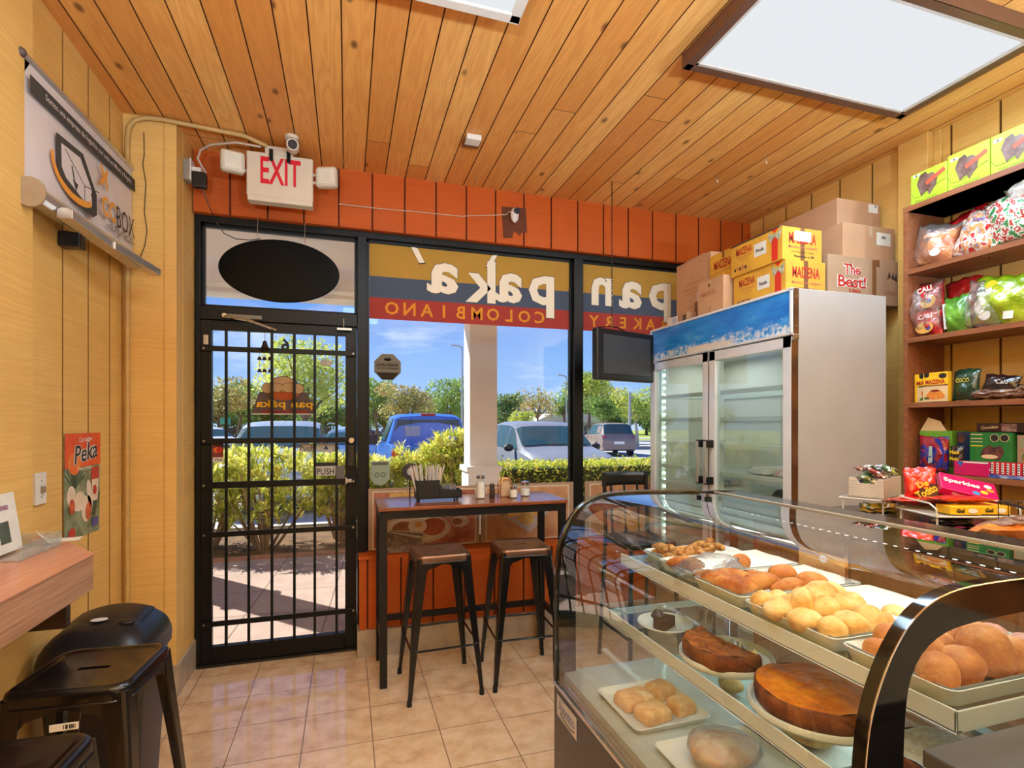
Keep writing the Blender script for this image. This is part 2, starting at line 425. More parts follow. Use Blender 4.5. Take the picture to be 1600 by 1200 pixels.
# orange fascia above the windows, low orange wall under them
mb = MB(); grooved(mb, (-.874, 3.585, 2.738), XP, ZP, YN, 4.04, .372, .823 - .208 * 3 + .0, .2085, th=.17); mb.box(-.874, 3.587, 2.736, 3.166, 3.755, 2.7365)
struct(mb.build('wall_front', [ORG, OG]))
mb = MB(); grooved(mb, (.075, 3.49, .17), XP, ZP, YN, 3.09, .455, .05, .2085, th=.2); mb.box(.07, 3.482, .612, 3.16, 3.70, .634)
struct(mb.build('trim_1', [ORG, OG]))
mb = MB(); mb.box(.062, 3.472, 0, 3.16, 3.70, .168); struct(mb.build('baseboard_front', STONE, bevel=.003))
# yellow pilasters
mb = MB(); mb.prism([(-1.128, 3.285), (-.943, 3.285), (-.941, 3.291), (-.938, 3.291), (-.936, 3.285), (-.880, 3.285), (-.880, 3.402), (-.886, 3.404), (-.886, 3.407), (-.880, 3.409), (-.880, 3.72), (-1.128, 3.72)], (0, 0, .17), XP, YP, ZP, 2.94)
struct(mb.build('trim_2', YEL))
mb = MB(); mb.box(-1.13, 3.27, 0, -.868, 3.70, .17); struct(mb.build('baseboard_left', STONE, bevel=.003))
mb = MB(); mb.box(-1.13, 1.2, 0, -1.085, 2.352, 3.11); struct(mb.build('trim_3', YEL))
mb = MB(); mb.box(3.10, 2.15, 0, 3.16, 2.32, 3.11); mb.box(3.142, 2.11, 0, 3.16, 2.15, 3.11); struct(mb.build('trim_4', YEL, bevel=.004))

# ---- storefront frames and panes
mb = MB()
mb.box(-.874, 3.625, 2.695, 3.16, 3.72, 2.740)      # head
mb.box(-.874, 3.625, 0, -.845, 3.72, 2.70)
mb.box(.065, 3.60, 0, .124, 3.72, 2.70)               # post between door and window
mb.box(-.845, 3.61, 2.105, .066, 3.72, 2.185)          # transom bar
mb.box(1.602, 3.61, .634, 1.675, 3.72, 2.70)
mb.box(.124, 3.64, .634, 3.16, 3.71, .668)
struct(mb.build('trim_6', BLACKM, bevel=.003))
def pane(name, x0, z0, x1, z1, y=3.672, frame=.018):
    w = bpy.data.objects.new(name, None); COL.objects.link(w); w.location = ((x0 + x1) / 2, y, z0); w['_w'] = 1; struct(w)
    g = MB().box(x0, y - .003, z0, x1, y + .003, z1).build('window_glass', GLASS, w)
    f = MB(); f.box(x0, y - .018, z0, x0 + frame, y + .018, z1); f.box(x1 - frame, y - .018, z0, x1, y + .018, z1)
    f.box(x0, y - .018, z1 - frame, x1, y + .018, z1); f.box(x0, y - .018, z0, x1, y + .018, z0 + frame)
    f.build('window_frame', BLACKM, w, bevel=.002)
    return w
pane('window_1', -.845, 2.185, .066, 2.695)
pane('window_2', .124, .668, 1.602, 2.695)
pane('window_3', 1.675, .668, 3.16, 2.695)

# ---- the door with its grille
door = bpy.data.objects.new('door_1', None); COL.objects.link(door); door.location = (-.84, 3.65, 0); door['_w'] = 1; struct(door)
mb = MB()
mb.box(-.843, 3.622, .012, -.785, 3.668, 2.102); mb.box(-.008, 3.622, .012, .062, 3.668, 2.102)
mb.box(-.785, 3.622, 2.045, -.008, 3.668, 2.102); mb.box(-.785, 3.622, .012, -.008, 3.668, .115)
mb.build('door_frame', BLACKM, door, bevel=.003)
MB().box(-.785, 3.642, .115, -.008, 3.648, 2.045).build('door_glass', GLASS, door)
MB().box(-.86, 3.60, 0, .062, 3.72, .012).build('threshold', M('dull_metal', (70, 66, 60), .4, .7), door)
for x in (-.702, -.577, -.446, -.316, -.195, -.063):
    MB().box(x - .008, 3.606, .10, x + .008, 3.619, 2.05).build('vertical_bar', BLACKM, door, bevel=.002)
for z in (1.927, 1.368, 1.10, .801, .262):
    t_ = .016 if z != 1.10 else .02
    MB().box(-.835, 3.598, z - t_, .055, 3.607, z + t_).build('horizontal_bar', BLACKM, door, bevel=.002)
CHROME = M('chrome', (205, 205, 208), .12, 1, .03)
SCREW = M('screw', (190, 186, 176), .3, .9)
for x in (-.82, .04):
    for z in (1.927, 1.368, 1.10, .801, .262):
        MB().cyl((x, 3.600, z), (x, 3.594, z), .006, 8).build('screw', SCREW, door)
mb = MB(); mb.box(.010, 3.588, 1.20, .045, 3.622, 1.33); mb.build('lock_case', M('lock_black', (52, 48, 40), .4, .4), door, bevel=.004)
mb = MB(); mb.cyl((.028, 3.622, 1.365), (.028, 3.597, 1.365), .017, 20); mb.cyl((.028, 3.597, 1.365), (.028, 3.592, 1.365), .008, 12); mb.build('lock_cylinder', CHROME, door, smooth=True)
mb = MB(); mb.box(-.005, 3.575, 1.095, .03, 3.60, 1.115); mb.box(-.01, 3.57, 1.085, 0, 3.61, 1.125); mb.build('latch', SCREW, door, bevel=.002)
mb = MB(); mb.box(-.72, 3.585, 2.112, -.50, 3.61, 2.140); mb.build('closer_body', M('closer_grey', (120, 116, 106), .4, .5), door, bevel=.004)
mb = MB(); mb.cyl((-.70, 3.575, 2.122), (-.70, 3.545, 2.122), .013, 12); mb.tube([(-.70, 3.55, 2.118), (-.56, 3.50, 2.09), (-.42, 3.58, 2.055)], .008, 8); mb.build('closer_arm', CHROME, door, smooth=True)
mb = MB(); mb.box(-.826, 3.610, 1.95, -.80, 3.622, 2.01); mb.build('hinge_plate', SCREW, door, bevel=.002)
mb = MB(); mb.box(-.06, 3.585, 2.075, .03, 3.605, 2.088); mb.tube([(-.02, 3.59, 2.09), (-.02, 3.59, 2.15)], .003, 6); mb.build('alarm_contact', SCREW, door)
# stickers on the door glass, printed to be read from the street
GREYST = M('sticker_grey', (176, 176, 172), .5); INK = M('sticker_ink', (22, 22, 26), .6); CREAMST = film('sticker_cream', (222, 205, 170), 1, .4)
s = quad_on((-.270 + .09, 3.636, 1.318), XP, ZP, .215, .052, 'push_plate', GREYST, door); s['label'] = 'grey Push sticker with a small logo'
text('Push', 'lettering', INK, (-.245, 3.6345, 1.318), XP, ZP, h=.034, parent=s)
quad_on((-.128, 3.6345, 1.32), XP, ZP, .030, .026, 'triangle_mark', M('navy', (30, 40, 90)), s, poly=[(-.5, -.5), (.5, -.5), (0, .5)])
s = quad_on((-.128, 3.597, 1.172), XP, ZP, .118, .062, 'push_plate', GREYST, door); s['label'] = 'grey PUSH plate fixed to the bars'
MB().box(-.187, 3.594, 1.203, -.069, 3.602, 1.225).build('dark_edge', INK, s)
text('PUSH', 'lettering', INK, (-.130, 3.5955, 1.168), XP, ZP, h=.040, w=.105, bold=.012, parent=s)
quad_on((-.040, 3.60, 1.14), XP, ZP, .05, .125, 'grey_plate', M('grey_plate', (96, 96, 96), .4), door)
text('16', 'street_number', INK, (-.355, 3.6385, 1.972), XN, ZP, h=.08, bold=.03, parent=door)
s = quad_on((-.752, 3.634, 1.30), XP, ZP, .062, .115, 'card_sticker', M('visa_red', (150, 50, 34), .5, rgb2=(90, 40, 40)), door); s['label'] = 'payment card sticker'
quad_on((-.758, 3.633, 1.312), XP, ZP, .036, .036, 'card_disc', M('card_orange', (222, 110, 40)), s, poly=ell()); quad_on((-.742, 3.6325, 1.312), XP, ZP, .036, .036, 'card_disc', M('card_red', (190, 40, 30)), s, poly=ell())
q = quad_on((-.750, 3.633, 1.252), XP, ZP, .058, .03, 'white_band', WHITE, s); text('VISA', 'lettering', INK, (-.750, 3.632, 1.252), XP, ZP, w=.045, bold=.02, parent=s)
s = quad_on((-.128, 3.634, 1.865), XP, ZP, .07, .045, 'round_sticker', M('sticker_pale', (190, 184, 168), .5, rgb2=(150, 140, 130)), door, poly=ell())
quad_on((-.128, 3.633, 1.868), XP, ZP, .072, .016, 'band', GREYST, s)
# bakery logo decal on the glass (brown trapezoid with loaves above), seen from behind
GREYBR = film('decal_brown', (112, 96, 92), 1, .25)
s = quad_on((-.375, 3.638, 1.605), XP, ZP, .385, .135, 'shop_logo', GREYBR, door, poly=[(-.5, -.5), (.5, -.5), (.33, .5), (-.38, .5)]); s['label'] = 'brown bakery logo with loaves, seen from behind'
quad_on((-.375, 3.6375, 1.534), XP, ZP, .385, .008, 'pale_edge', film('decal_pale', (225, 220, 205), 1, .4), s)
text('pan páka', 'lettering', film('decal_gold', (250, 190, 50), 1, .15), (-.375, 3.6335, 1.592), XN, ZP, h=.062, w=.33, bold=.015, parent=s)
text('BAKERY COLOMBIANO', 'small_lettering', film('decal_red', (200, 60, 50), 1, .4), (-.375, 3.6335, 1.549), XN, ZP, w=.27, bold=.02, parent=s)
BREADF = film('decal_bread', (214, 182, 140), 1, .35); ORF = film('decal_orange', (200, 104, 60), 1, .35)
quad_on((-.380, 3.6360, 1.665), XP, ZP, .175, .10, 'basket_shape', ORF, s, poly=[(-.5, .5)] + [(p[0], p[1] * .9) for p in ell(14, math.pi, 2 * math.pi)] + [(.5, 0), (.5, .5)])
LN = film('decal_line', (110, 60, 30), 1, .2)
for i, (x, z, w, h) in enumerate([(-.385, 1.722, .15, .095), (-.475, 1.695, .062, .062), (-.295, 1.695, .062, .062), (-.35, 1.700, .08, .06), (-.42, 1.700, .07, .055)]):
    quad_on((x, 3.6352 - i * .0003, z), XP, ZP, w + .006, h + .006, 'loaf_outline', LN, s, poly=ell())
    quad_on((x, 3.6345 - i * .0003, z), XP, ZP, w, h, 'loaf', BREADF, s, poly=ell())

# ================================================================ CEILING AND UPPER WALL THINGS
PANEL = emit('panel_glow', (240, 243, 247), .50)
FRAMEB = M('bronze_trim', (112, 78, 60), .4, .3)
for i, (x, y, sx, sy, pw) in enumerate(FIXTURES):
    big = i == 0
    lab = ('large rectangular glowing ceiling panel in a brown metal frame above the shelves' if big else 'white fluorescent ceiling fixture whose corner shows above the window' if i == 1 else 'added ceiling fixture behind the viewer, for fill light')
    t = thing('ceiling_light', lab, 'ceiling light', (x, y, 3.11), group=None if i < 2 else 'added fill fixtures behind the viewer')
    a, b = sx / 2 + .045, sy / 2 + .045
    mb = MB()
    for (x0, y0, x1, y1) in ((x - a, y - b, x + a, y - b + .04), (x - a, y + b - .04, x + a, y + b), (x - a, y - b, x - a + .04, y + b), (x + a - .04, y - b, x + a, y + b)):
        mb.box(x0, y0, 3.045, x1, y1, 3.110)
    mb.build('frame', FRAMEB if big else WHITE, t, bevel=.003)
    MB().box(x - a + .03, y - b + .03, 3.055, x + a - .03, y + b - .03, 3.063).build('diffuser', PANEL, t)
    if big:
        mb = MB()
        c_ = .012
        for (x0, y0, x1, y1) in ((x - a + .04, y - b + .04, x + a - .04, y - b + .04 + c_), (x - a + .04, y + b - .04 - c_, x + a - .04, y + b - .04), (x - a + .04, y - b + .04, x - a + .04 + c_, y + b - .04), (x + a - .04 - c_, y - b + .04, x + a - .04, y + b - .04)):
            mb.box(x0, y0, 3.046, x1, y1, 3.056)
        mb.build('inner_lip', M('lip', (200, 190, 180), .5), t)

for (x, y, z, pw) in FILL_UPLIGHTS:
    t = thing('fill_uplight', 'added uplight behind the viewer that brightens the ceiling', 'lamp', (x, y, 0), group='added fill uplights')
    MB().lathe([(.001, 0), (.14, 0), (.14, .02), (.02, .03), (.014, .04), (.014, z - .10)], (x, y, .001), 24).build('stand', BLACKM, t, smooth=30)
    MB().lathe([(.02, -.10), (.12, -.07), (.20, -.01), (.21, .02), (.20, .02), (.18, -.005), (.001, -.02)], (x, y, z), 32).build('lamp_bowl', BLACKM, t, smooth=30)
# exit sign with two emergency heads
EX = M('exit_white', (214, 202, 180), .45, 0, .03); RED = M('exit_red', (214, 14, 40), .5, 0, .02)
ex = thing('exit_sign', 'white EXIT sign with red letters and two square emergency lamp heads', 'exit sign', (-.37, 3.34, 3.11))
MB().box(-.546, 3.335, 2.775, -.19, 3.385, 3.03).build('sign_box', EX, ex, bevel=.008)
MB().box(-.540, 3.325, 2.745, -.192, 3.392, 2.778).build('battery_base', EX, ex, bevel=.006)
text('EXIT', 'lettering', RED, (-.365, 3.334, 2.928), XP, ZP, h=.155, w=.215, bold=.02, parent=ex)
for x in (-.415, -.322):
    mb = MB(); mb.tube([(x, 3.33, 3.045), (x, 3.322, 3.03), (x, 3.324, 2.99), (x, 3.333, 2.985)], .005, 8); mb.box(x - .010, 3.322, 2.985, x + .010, 3.334, 3.05); mb.build('hanger', BLACKM, ex, bevel=.003)
MB().box(-.45, 3.34, 3.03, -.30, 3.38, 3.075).build('canopy', EX, ex, bevel=.004)
for i, (x, a) in enumerate(((-.615, .25), (-.112, -.35))):
    h = MB(T(x, 3.33, 2.945 if i == 0 else 2.925) @ rotz(a)).box(-.062, -.03, -.06, .062, .025, .06).build('lamp_head', EX, ex, bevel=.018, seg=3)
    MB(T(x, 3.33, 2.945 if i == 0 else 2.925) @ rotz(a)).box(-.045, -.034, -.045, .045, -.028, .045).build('lens', M('lens_clear', (226, 222, 205), .2), h, bevel=.006)
mb = MB(); mb.cyl((-.20, 3.36, 2.945), (-.165, 3.345, 2.94), .008, 8); mb.cyl((-.20, 3.36, 2.895), (-.165, 3.345, 2.90), .008, 8); mb.cyl((-.56, 3.36, 2.92), (-.54, 3.36, 2.92), .008, 8); mb.build('bracket', EX, ex)
# security camera by the sign
sc_ = thing('security_camera', 'white round security camera mounted on the ceiling beside the exit sign', 'security camera', (-.30, 3.27, 3.11))
MB().lathe([(.001, 0), (.038, 0), (.036, -.018), (.02, -.02)], (-.30, 3.27, 3.109), 20).build('mount', EX, sc_, smooth=True)
mb = MB(); mb.tube([(-.30, 3.27, 3.10), (-.298, 3.265, 3.07)], .016, 12); mb.tube([(-.296, 3.29, 3.055), (-.290, 3.205, 3.035)], [.034, .032], 20); mb.build('housing', EX, sc_, smooth=True)
MB().tube([(-.2899, 3.2045, 3.0349), (-.2893, 3.197, 3.0335)], [.026, .024], 20).build('camera_lens', M('lens_dark', (40, 42, 48), .15), sc_)
# oval camera on the orange fascia with its paint-bare patch
sc2 = thing('security_camera', 'small white oval camera with black lens on the orange fascia', 'security camera', (1.12, 3.55, 2.92))
mb = MB(T(1.12, 3.545, 2.93)); mb.sphere((0, 0, 0), (.030, .026, .052), 18, 12); mb.build('body', M('camera_white', (232, 228, 218), .3), sc2, smooth='all')
mb = MB(); mb.cyl((1.128, 3.528, 2.952), (1.128, 3.516, 2.952), .022, 20); mb.build('camera_lens', M('lens_dark'), sc2, smooth=True)
mb = MB(); mb.cyl((1.12, 3.57, 2.955), (1.10, 3.585, 2.965), .008, 8); mb.build('stand', M('camera_white'), sc2)
mb = MB(); mb.prism([(-.09, .11), (.09, .12), (.10, -.05), (.055, -.06), (.05, -.085), (.0, -.05), (-.01, -.10), (-.075, -.11)], (1.125, 3.5835, 2.885), XP, ZP, YN, .0012)
tag(mb.build('wall_patch', M('patch', (112, 56, 26), .8, rgb2=(90, 46, 26))), 'dark brown torn patch on the orange fascia behind the oval camera', 'patch')
# white cable along the fascia
mb = MB(); mb.tube([(-.05, 3.57, 2.875), (.2, 3.575, 2.878), (.42, 3.575, 2.885), (.75, 3.575, 2.89), (.8, 3.575, 2.90), (.98, 3.575, 2.925), (1.07, 3.575, 2.94), (1.09, 3.572, 2.965)], .0028, 6)
tag(mb.build('cable', M('cable_white', (205, 190, 170), .5)), 'thin white cable running along the orange fascia to the oval camera', 'cable')
# detector on the ceiling
sm = thing('ceiling_detector', 'small white square detector with brown top on the wooden ceiling', 'detector', (.69, 2.99, 3.11))
MB().box(.64, 2.97, 3.085, .735, 3.045, 3.1095).build('base', M('det_brown', (120, 80, 50), .5), sm)
MB().box(.645, 2.93, 3.078, .730, 3.005, 3.109).build('cover', WHITE, sm, bevel=.004)
# conduit
mb = MB(); mb.tube([(-1.10, 3.262, .0), (-1.10, 3.262, 2.96), (-1.092, 3.262, 3.03), (-1.065, 3.262, 3.07), (-1.02, 3.262, 3.09), (-.95, 3.262, 3.095), (-.55, 3.30, 3.09), (-.44, 3.34, 3.07)], .012, 10)
CON = M('conduit', (196, 160, 96), .5); tag(mb.build('conduit_pipe', [CON, M('conduit_grey', (170, 158, 140), .4)], smooth=True), 'painted conduit climbing the wall corner and bending along the ceiling', 'pipe')
mb = MB(); mb.tube([(-.47, 3.34, 3.06), (-.60, 3.35, 3.07), (-.74, 3.40, 3.06), (-.80, 3.44, 3.04), (-.82, 3.46, 3.00), (-.80, 3.47, 2.96), (-.78, 3.48, 2.93)], .006, 8)
tag(mb.build('cable', M('cable_white')), 'thick white cable looping from the exit sign down to the wall outlet', 'cable')
ou = thing('wall_outlet', 'white wall outlet box on the pilaster side with a black power adapter', 'outlet', (-.88, 3.45, 2.9))
MB().box(-.879, 3.40, 2.85, -.845, 3.47, 2.965).build('outlet_box', M('box_grey', (150, 142, 128), .5), ou, bevel=.003)
MB().box(-.845, 3.395, 2.845, -.838, 3.475, 2.97).build('cover_plate', WHITE, ou, bevel=.002)
ad = thing('power_adapter', 'black power adapter plugged in the outlet high on the pilaster', 'adapter', (-.81, 3.43, 2.86))
MB().box(-.837, 3.40, 2.815, -.765, 3.45, 2.90).build('adapter_body', M('black_plastic', (26, 24, 24), .35), ad, bevel=.006)
MB().box(-.838, 3.40, 2.902, -.79, 3.445, 2.925).build('white_plug', WHITE, ad, bevel=.004)
mb = MB(); mb.tube([(-.79, 3.42, 2.815), (-.76, 3.46, 2.73), (-.735, 3.52, 2.66), (-.70, 3.545, 2.61), (-.64, 3.55, 2.585), (-.56, 3.55, 2.585), (-.50, 3.55, 2.60)], .0028, 6); mb.build('adapter_cord', M('black_plastic'), ad)
mb = MB(); mb.tube([(-1.03, 3.279, 3.02), (-1.028, 3.279, 2.9), (-1.035, 3.279, 2.85), (-1.02, 3.279, 2.75), (-1.028, 3.279, 2.60), (-1.015, 3.279, 2.5), (-1.025, 3.279, 2.42), (-1.045, 3.279, 2.36)], .002, 6)
mb.sphere((-1.045, 3.277, 2.352), .006, 8, 6)
tag(mb.build('wire', M('wire_brown', (60, 44, 26), .6)), 'thin brown wire dangling down the front of the yellow pilaster', 'wire')
# hooks on the ceiling
HOOK = M('hook_metal', (190, 180, 165), .3, .8)
for i, (x, y, z) in enumerate([(-.05 + .03, 3.45, 3.11), (2.45, 2.65, 3.11), (2.33, 2.95, 3.11), (.80, 3.40, 3.11), (.55, 3.5, 3.11)]):
    mb = MB(); mb.tube([(x, y, z), (x, y, z - .03), (x + .01, y, z - .045), (x + .018, y, z - .035)], .002, 6)
    lab = ['small metal hook in the ceiling just right of the exit sign', 'small wire hook in the ceiling left of the stacked brown boxes', 'small wire hook in the ceiling above the hanging monitor', 'small hook in the ceiling above the middle of the window banner', 'small hook in the ceiling above the left part of the window banner'][i]
    tag(mb.build('ceiling_hook', HOOK), lab, 'hook')

# oval dark sign hanging in the transom
ov = thing('oval_sign', 'black oval sign hanging in the window above the door', 'sign', (-.39, 3.56, 2.22))
OVB = M('oval_black', (5, 8, 7), .25, 0, .05, 40, spec=.08)
mb = MB(); mb.prism([(p[0] * .69, p[1] * .385) for p in ell(56)], (-.39, 3.575, 2.415), XP, ZP, YN, .02); mb.build('oval_face', OVB, ov, bevel=.004)
for x in (-.52, -.25): MB().tube([(x, 3.57, 2.585), (x - .003, 3.57, 2.65), (x, 3.575, 2.735)], .0022, 6).build('hanging_wire', HOOK, ov)

# wind chime of bells on the door
wc = thing('wind_chime', 'dark metal wind chime of small bells hanging on the entrance door', 'wind chime', (-.48, 3.57, 1.94))
BRZ = M('bronze', (70, 52, 40), .4, .8)
MB().tube([(-.482, 3.585, 2.04), (-.482, 3.58, 1.985)], .0015, 6).build('cord', BRZ, wc)
MB().lathe([(.002, .05), (.010, .045), (.016, .02), (.026, 0), (.024, -.002)], (-.482, 3.578, 1.935), 16).build('top_bell', BRZ, wc, smooth=True)
for z in (1.865, 1.79):
    for x in (-.512, -.484, -.452):
        MB().tube([(x, 3.578, z + .07), (x, 3.578, z + .015)], .0008, 5).build('string', BRZ, wc)
        MB().lathe([(.001, .02), (.008, .018), (.011, .006), (.014, 0), (.012, -.001)], (x, 3.578, z), 12).build('bell', BRZ, wc, smooth=True)

# ---- translucent window banners printed for the street
YF = film('banner_yellow', (216, 172, 84), 1, .5); BF = film('banner_blue', (98, 112, 134), 1, .5); RF = film('banner_red', (196, 84, 76), 1, .5)
CF = film('banner_cream', (255, 248, 228), 1, .12); KF = film('banner_dark', (96, 90, 84), 1, .3); OF = film('banner_letter', (250, 176, 70), 1, .3)
def wbanner(x0, x1, label):
    t = thing('window_banner', label, 'banner', ((x0 + x1) / 2, 3.66, 2.17))
    for nm, z0, z1, m in (('yellow_stripe', 2.46, 2.676, YF), ('blue_stripe', 2.318, 2.46, BF), ('red_stripe', 2.175, 2.318, RF)):
        MB().add([(x0, 3.667, z0), (x1, 3.667, z0), (x1, 3.667, z1), (x0, 3.667, z1)], [(0, 1, 2, 3)]).build(nm, m, t)
    return t
b1 = wbanner(.143, 1.584, 'yellow, blue and red window banner reading paka Colombiano, in the wide window')
b2 = wbanner(1.694, 3.14, 'yellow, blue and red window banner reading pan Bakery, in the right window')
def blet(ch, xc, zc, w, h, par):
    text(ch, 'letter_outline', KF, (xc, 3.6648, zc), XN, ZP, h=h + .008, w=w + .008, bold=.035, parent=par)
    text(ch, 'letter', CF, (xc, 3.6638, zc), XN, ZP, h=h, w=w, bold=.03, parent=par)
for ch, x, z, w, h in (('p', 1.365, 2.405, .20, .305), ('a', 1.115, 2.45, .20, .215), ('k', .905, 2.48, .22, .30), ('a', .635, 2.48, .22, .215)): blet(ch, x, z, w, h, b1)
for ch, x, z, w, h in (('n', 1.855, 2.48, .175, .215), ('a', 2.10, 2.47, .20, .215), ('p', 2.36, 2.43, .20, .305)): blet(ch, x, z, w, h, b2)
for x, z, s_ in ((.985, 2.635, 1), (.465, 2.63, 1.15)):
    pl = [(-.050 * s_, .055 * s_), (-.002 * s_, .035 * s_), (.040 * s_, -.045 * s_), (.006 * s_, -.050 * s_)]
    if s_ == 1: pl = [(-p[0], p[1]) for p in pl]
    MB().prism([(p[0] * 1.14, p[1] * 1.14) for p in pl], (x, 3.6655, z), XP, ZP, YN, .0006).build('accent_outline', KF, b1)
    MB().prism(pl, (x, 3.6645, z), XP, ZP, YN, .0006).build('accent_mark', CF, b1)
for i, ch in enumerate('COLOMBIANO'):
    x = 1.35 - i * (1.35 - .29) / 9
    text(ch, 'small_letter', OF, (x, 3.6655, 2.252), XN, ZP, h=.088, bold=.02, parent=b1)
for i, ch in enumerate('BAKERY'):
    text(ch, 'small_letter', OF, (2.40 - i * .122, 3.6655, 2.252), XN, ZP, h=.088, bold=.02, parent=b2)
# octagonal warning sticker
oc = thing('warning_sticker', 'octagonal WARNING security sticker on the wide window, seen from behind', 'sticker', (.262, 3.66, 1.80))
OCT = [(.5 * math.cos(R(22.5 + 45 * i)) / .924, .5 * math.sin(R(22.5 + 45 * i)) / .924) for i in range(8)]
quad_on((.262, 3.668, 1.855), XP, ZP, .175, .175, 'sticker_face', film('oct_grey', (150, 148, 138), 1, .35), oc, poly=OCT)
quad_on((.262, 3.6665, 1.795), XP, ZP, .12, .045, 'lower_field', film('oct_dark', (70, 62, 56), 1, .2), oc, poly=[(-.62, .5), (.62, .5), (.3, -.55), (-.3, -.55)])
for tx, z, w in (('WARNING', 1.868, .145), ('PREMISES PROTECTED', 1.845, .14), ('NIGHT', 1.805, .06), ('OWL', 1.785, .05)):
    text(tx, 'lettering', film('oct_ink', (40, 38, 40), 1, .1) if z > 1.82 else film('oct_pale', (200, 196, 186), 1, .4), (.262, 3.6655, z), XN, ZP, w=w, bold=.02, parent=oc)
mb = MB(); mb.prism([(p[0] * .05, p[1] * .022) for p in ell(14)], (.262, 3.6668, 1.905), XP, ZP, YN, .0005); mb.build('owl_mark', film('oct_ink', (40, 38, 40)), oc)
# review badge sticker
tb = thing('review_sticker', 'pale green shield sticker with two round eyes at the lower left of the window', 'sticker', (.215, 3.66, 1.07))
quad_on((.213, 3.668, 1.14), XP, ZP, .125, .165, 'badge', film('badge_pale', (190, 205, 185), 1, .5), tb, poly=[(-.5, .5), (.5, .5), (.5, -.2), (.3, -.42), (0, -.5), (-.3, -.42), (-.5, -.2)])
quad_on((.213, 3.667, 1.205), XP, ZP, .10, .02, 'grey_line', film('badge_grey', (120, 120, 110), 1, .2), tb)
for x in (.193, .233):
    mb = MB(); mb.tube([(x + .014 * math.cos(a * math.pi / 8), 3.6665, 1.13 + .014 * math.sin(a * math.pi / 8)) for a in range(16)], .0022, 5, closed=True); mb.build('eye_ring', film('badge_dark', (80, 96, 84), 1, .2), tb)
# ================================================================ LEFT WALL
WOODL = laminate('counter_laminate', (206, 150, 120), (182, 122, 94), (40, 1.6, 90), .28)
WOODS = laminate('counter_edge', (184, 140, 108), (150, 106, 76), (60, 2.5, 120), .4)
ct = thing('wall_counter', 'long wood laminate counter fixed to the left wall with a slanted end', 'counter', (-.96, 1.0, .91))
MB().prism([(-1.13, 2.55), (-.80, 2.09), (-.80, -1.0), (-1.13, -1.0)], (0, 0, .925), XP, YP, ZP, .115).build('edge', WOODS, ct, bevel=.002)
MB().prism([(-1.13, 2.552), (-.797, 2.091), (-.797, -1.0), (-1.13, -1.0)], (0, 0, 1.038), XP, YP, ZP, .004).build('top', WOODL, ct)
MB().box(-1.125, 2.10, .80, -.88, 2.13, .925).build('bracket', M('bracket_dark', (60, 40, 26), .5), ct)
sw = thing('light_switch', 'white light switch plate on the yellow wall above the counter', 'light switch', (-1.13, 2.487, 1.22))
MB().box(-1.1305, 2.450, 1.162, -1.120, 2.524, 1.283).build('plate', WHITE, sw, bevel=.002)
MB().box(-1.121, 2.480, 1.208, -1.106, 2.492, 1.232).build('toggle', M('toggle', (150, 130, 110), .4), sw, bevel=.002)
for z in (1.19, 1.252): MB().cyl((-1.121, 2.487, z), (-1.1185, 2.487, z), .003, 8).build('screw', SCREW, sw)
# food poster
po = thing('wall_poster', 'red and green food poster with brush lettering taped to the yellow wall', 'poster', (-1.13, 2.84, .98))
PX = -1.1275
MB().prism([(2.672, .978), (3.005, .967), (3.013, 1.43), (2.675, 1.43)], (PX, 0, 0), YP, ZP, XP, .001).build('sheet', M('poster_green', (150, 160, 130), .4, rgb2=(86, 108, 78), vs=14), po)
def pq(y, z, w, h, nm, m, lift=.0018, poly=None, rot=0):
    a = R(rot); return quad_on((PX + lift, y, z), (0, math.cos(a), math.sin(a)), (0, -math.sin(a), math.cos(a)), w, h, nm, m, po, lift=0, t=.0004, poly=poly)
pq(2.844, 1.355, .336, .149, 'red_field', M('poster_red', (214, 52, 30), .4, rgb2=(232, 96, 40), vs=10))
pq(2.76, 1.30, .12, .10, 'orange_glow', M('poster_orange', (240, 150, 70), .4, rgb2=(226, 90, 40)), .0024, ell(12))
text('Peka', 'brush_lettering', WHITE, (PX + .0030, 2.86, 1.345), (0, 1, .12), ZP, h=.085, w=.23, bold=.06, parent=po, shear=.2)
text('Peka', 'brush_lettering', INK, (PX + .0036, 2.862, 1.345), (0, 1, .12), ZP, h=.08, w=.22, bold=.01, parent=po, shear=.2)
text('Con sabor', 'small_lettering', WHITE, (PX + .0030, 2.86, 1.403), (0, 1, .05), ZP, h=.022, bold=.02, parent=po)
text('Fresa y crema', 'small_lettering', WHITE, (PX + .0030, 2.85, 1.272), YP, ZP, h=.022, bold=.02, parent=po, shear=.3)
LEAFD = M('poster_leaf', (60, 84, 60), .5)
for cy_, cz_, s_, a0 in ((2.76, 1.19, .10, 30), (2.95, 1.05, .11, 60)):
    for k in range(9):
        a = R(a0 + k * 14); mb = MB()
        mb.prism([(0, -.0015), (s_, -.0035), (s_ * 1.05, 0), (s_, .0035), (0, .0015)], (PX + .0022, cy_, cz_), (0, math.cos(a), math.sin(a)), (0, -math.sin(a), math.cos(a)), XP, .0004)
        mb.build('palm_leaf', LEAFD, po)
CREAMP = M('poster_cream', (232, 216, 196), .45, rgb2=(214, 190, 160)); REDF = M('poster_berry', (176, 50, 36), .4, rgb2=(220, 110, 60), vs=40)
pq(2.73, 1.16, .075, .09, 'cream_roll', CREAMP, .0024, ell()); pq(2.80, 1.13, .11, .085, 'cream_roll', CREAMP, .0026, ell(), 15); pq(2.87, 1.09, .10, .12, 'cream_roll', CREAMP, .0028, ell(), -10)
pq(2.90, 1.15, .05, .14, 'cream_roll', CREAMP, .0028, ell(), 15)
pq(2.735, 1.115, .05, .065, 'berry_filling', REDF, .0032, ell()); pq(2.885, 1.075, .055, .08, 'berry_filling', REDF, .0034, ell())
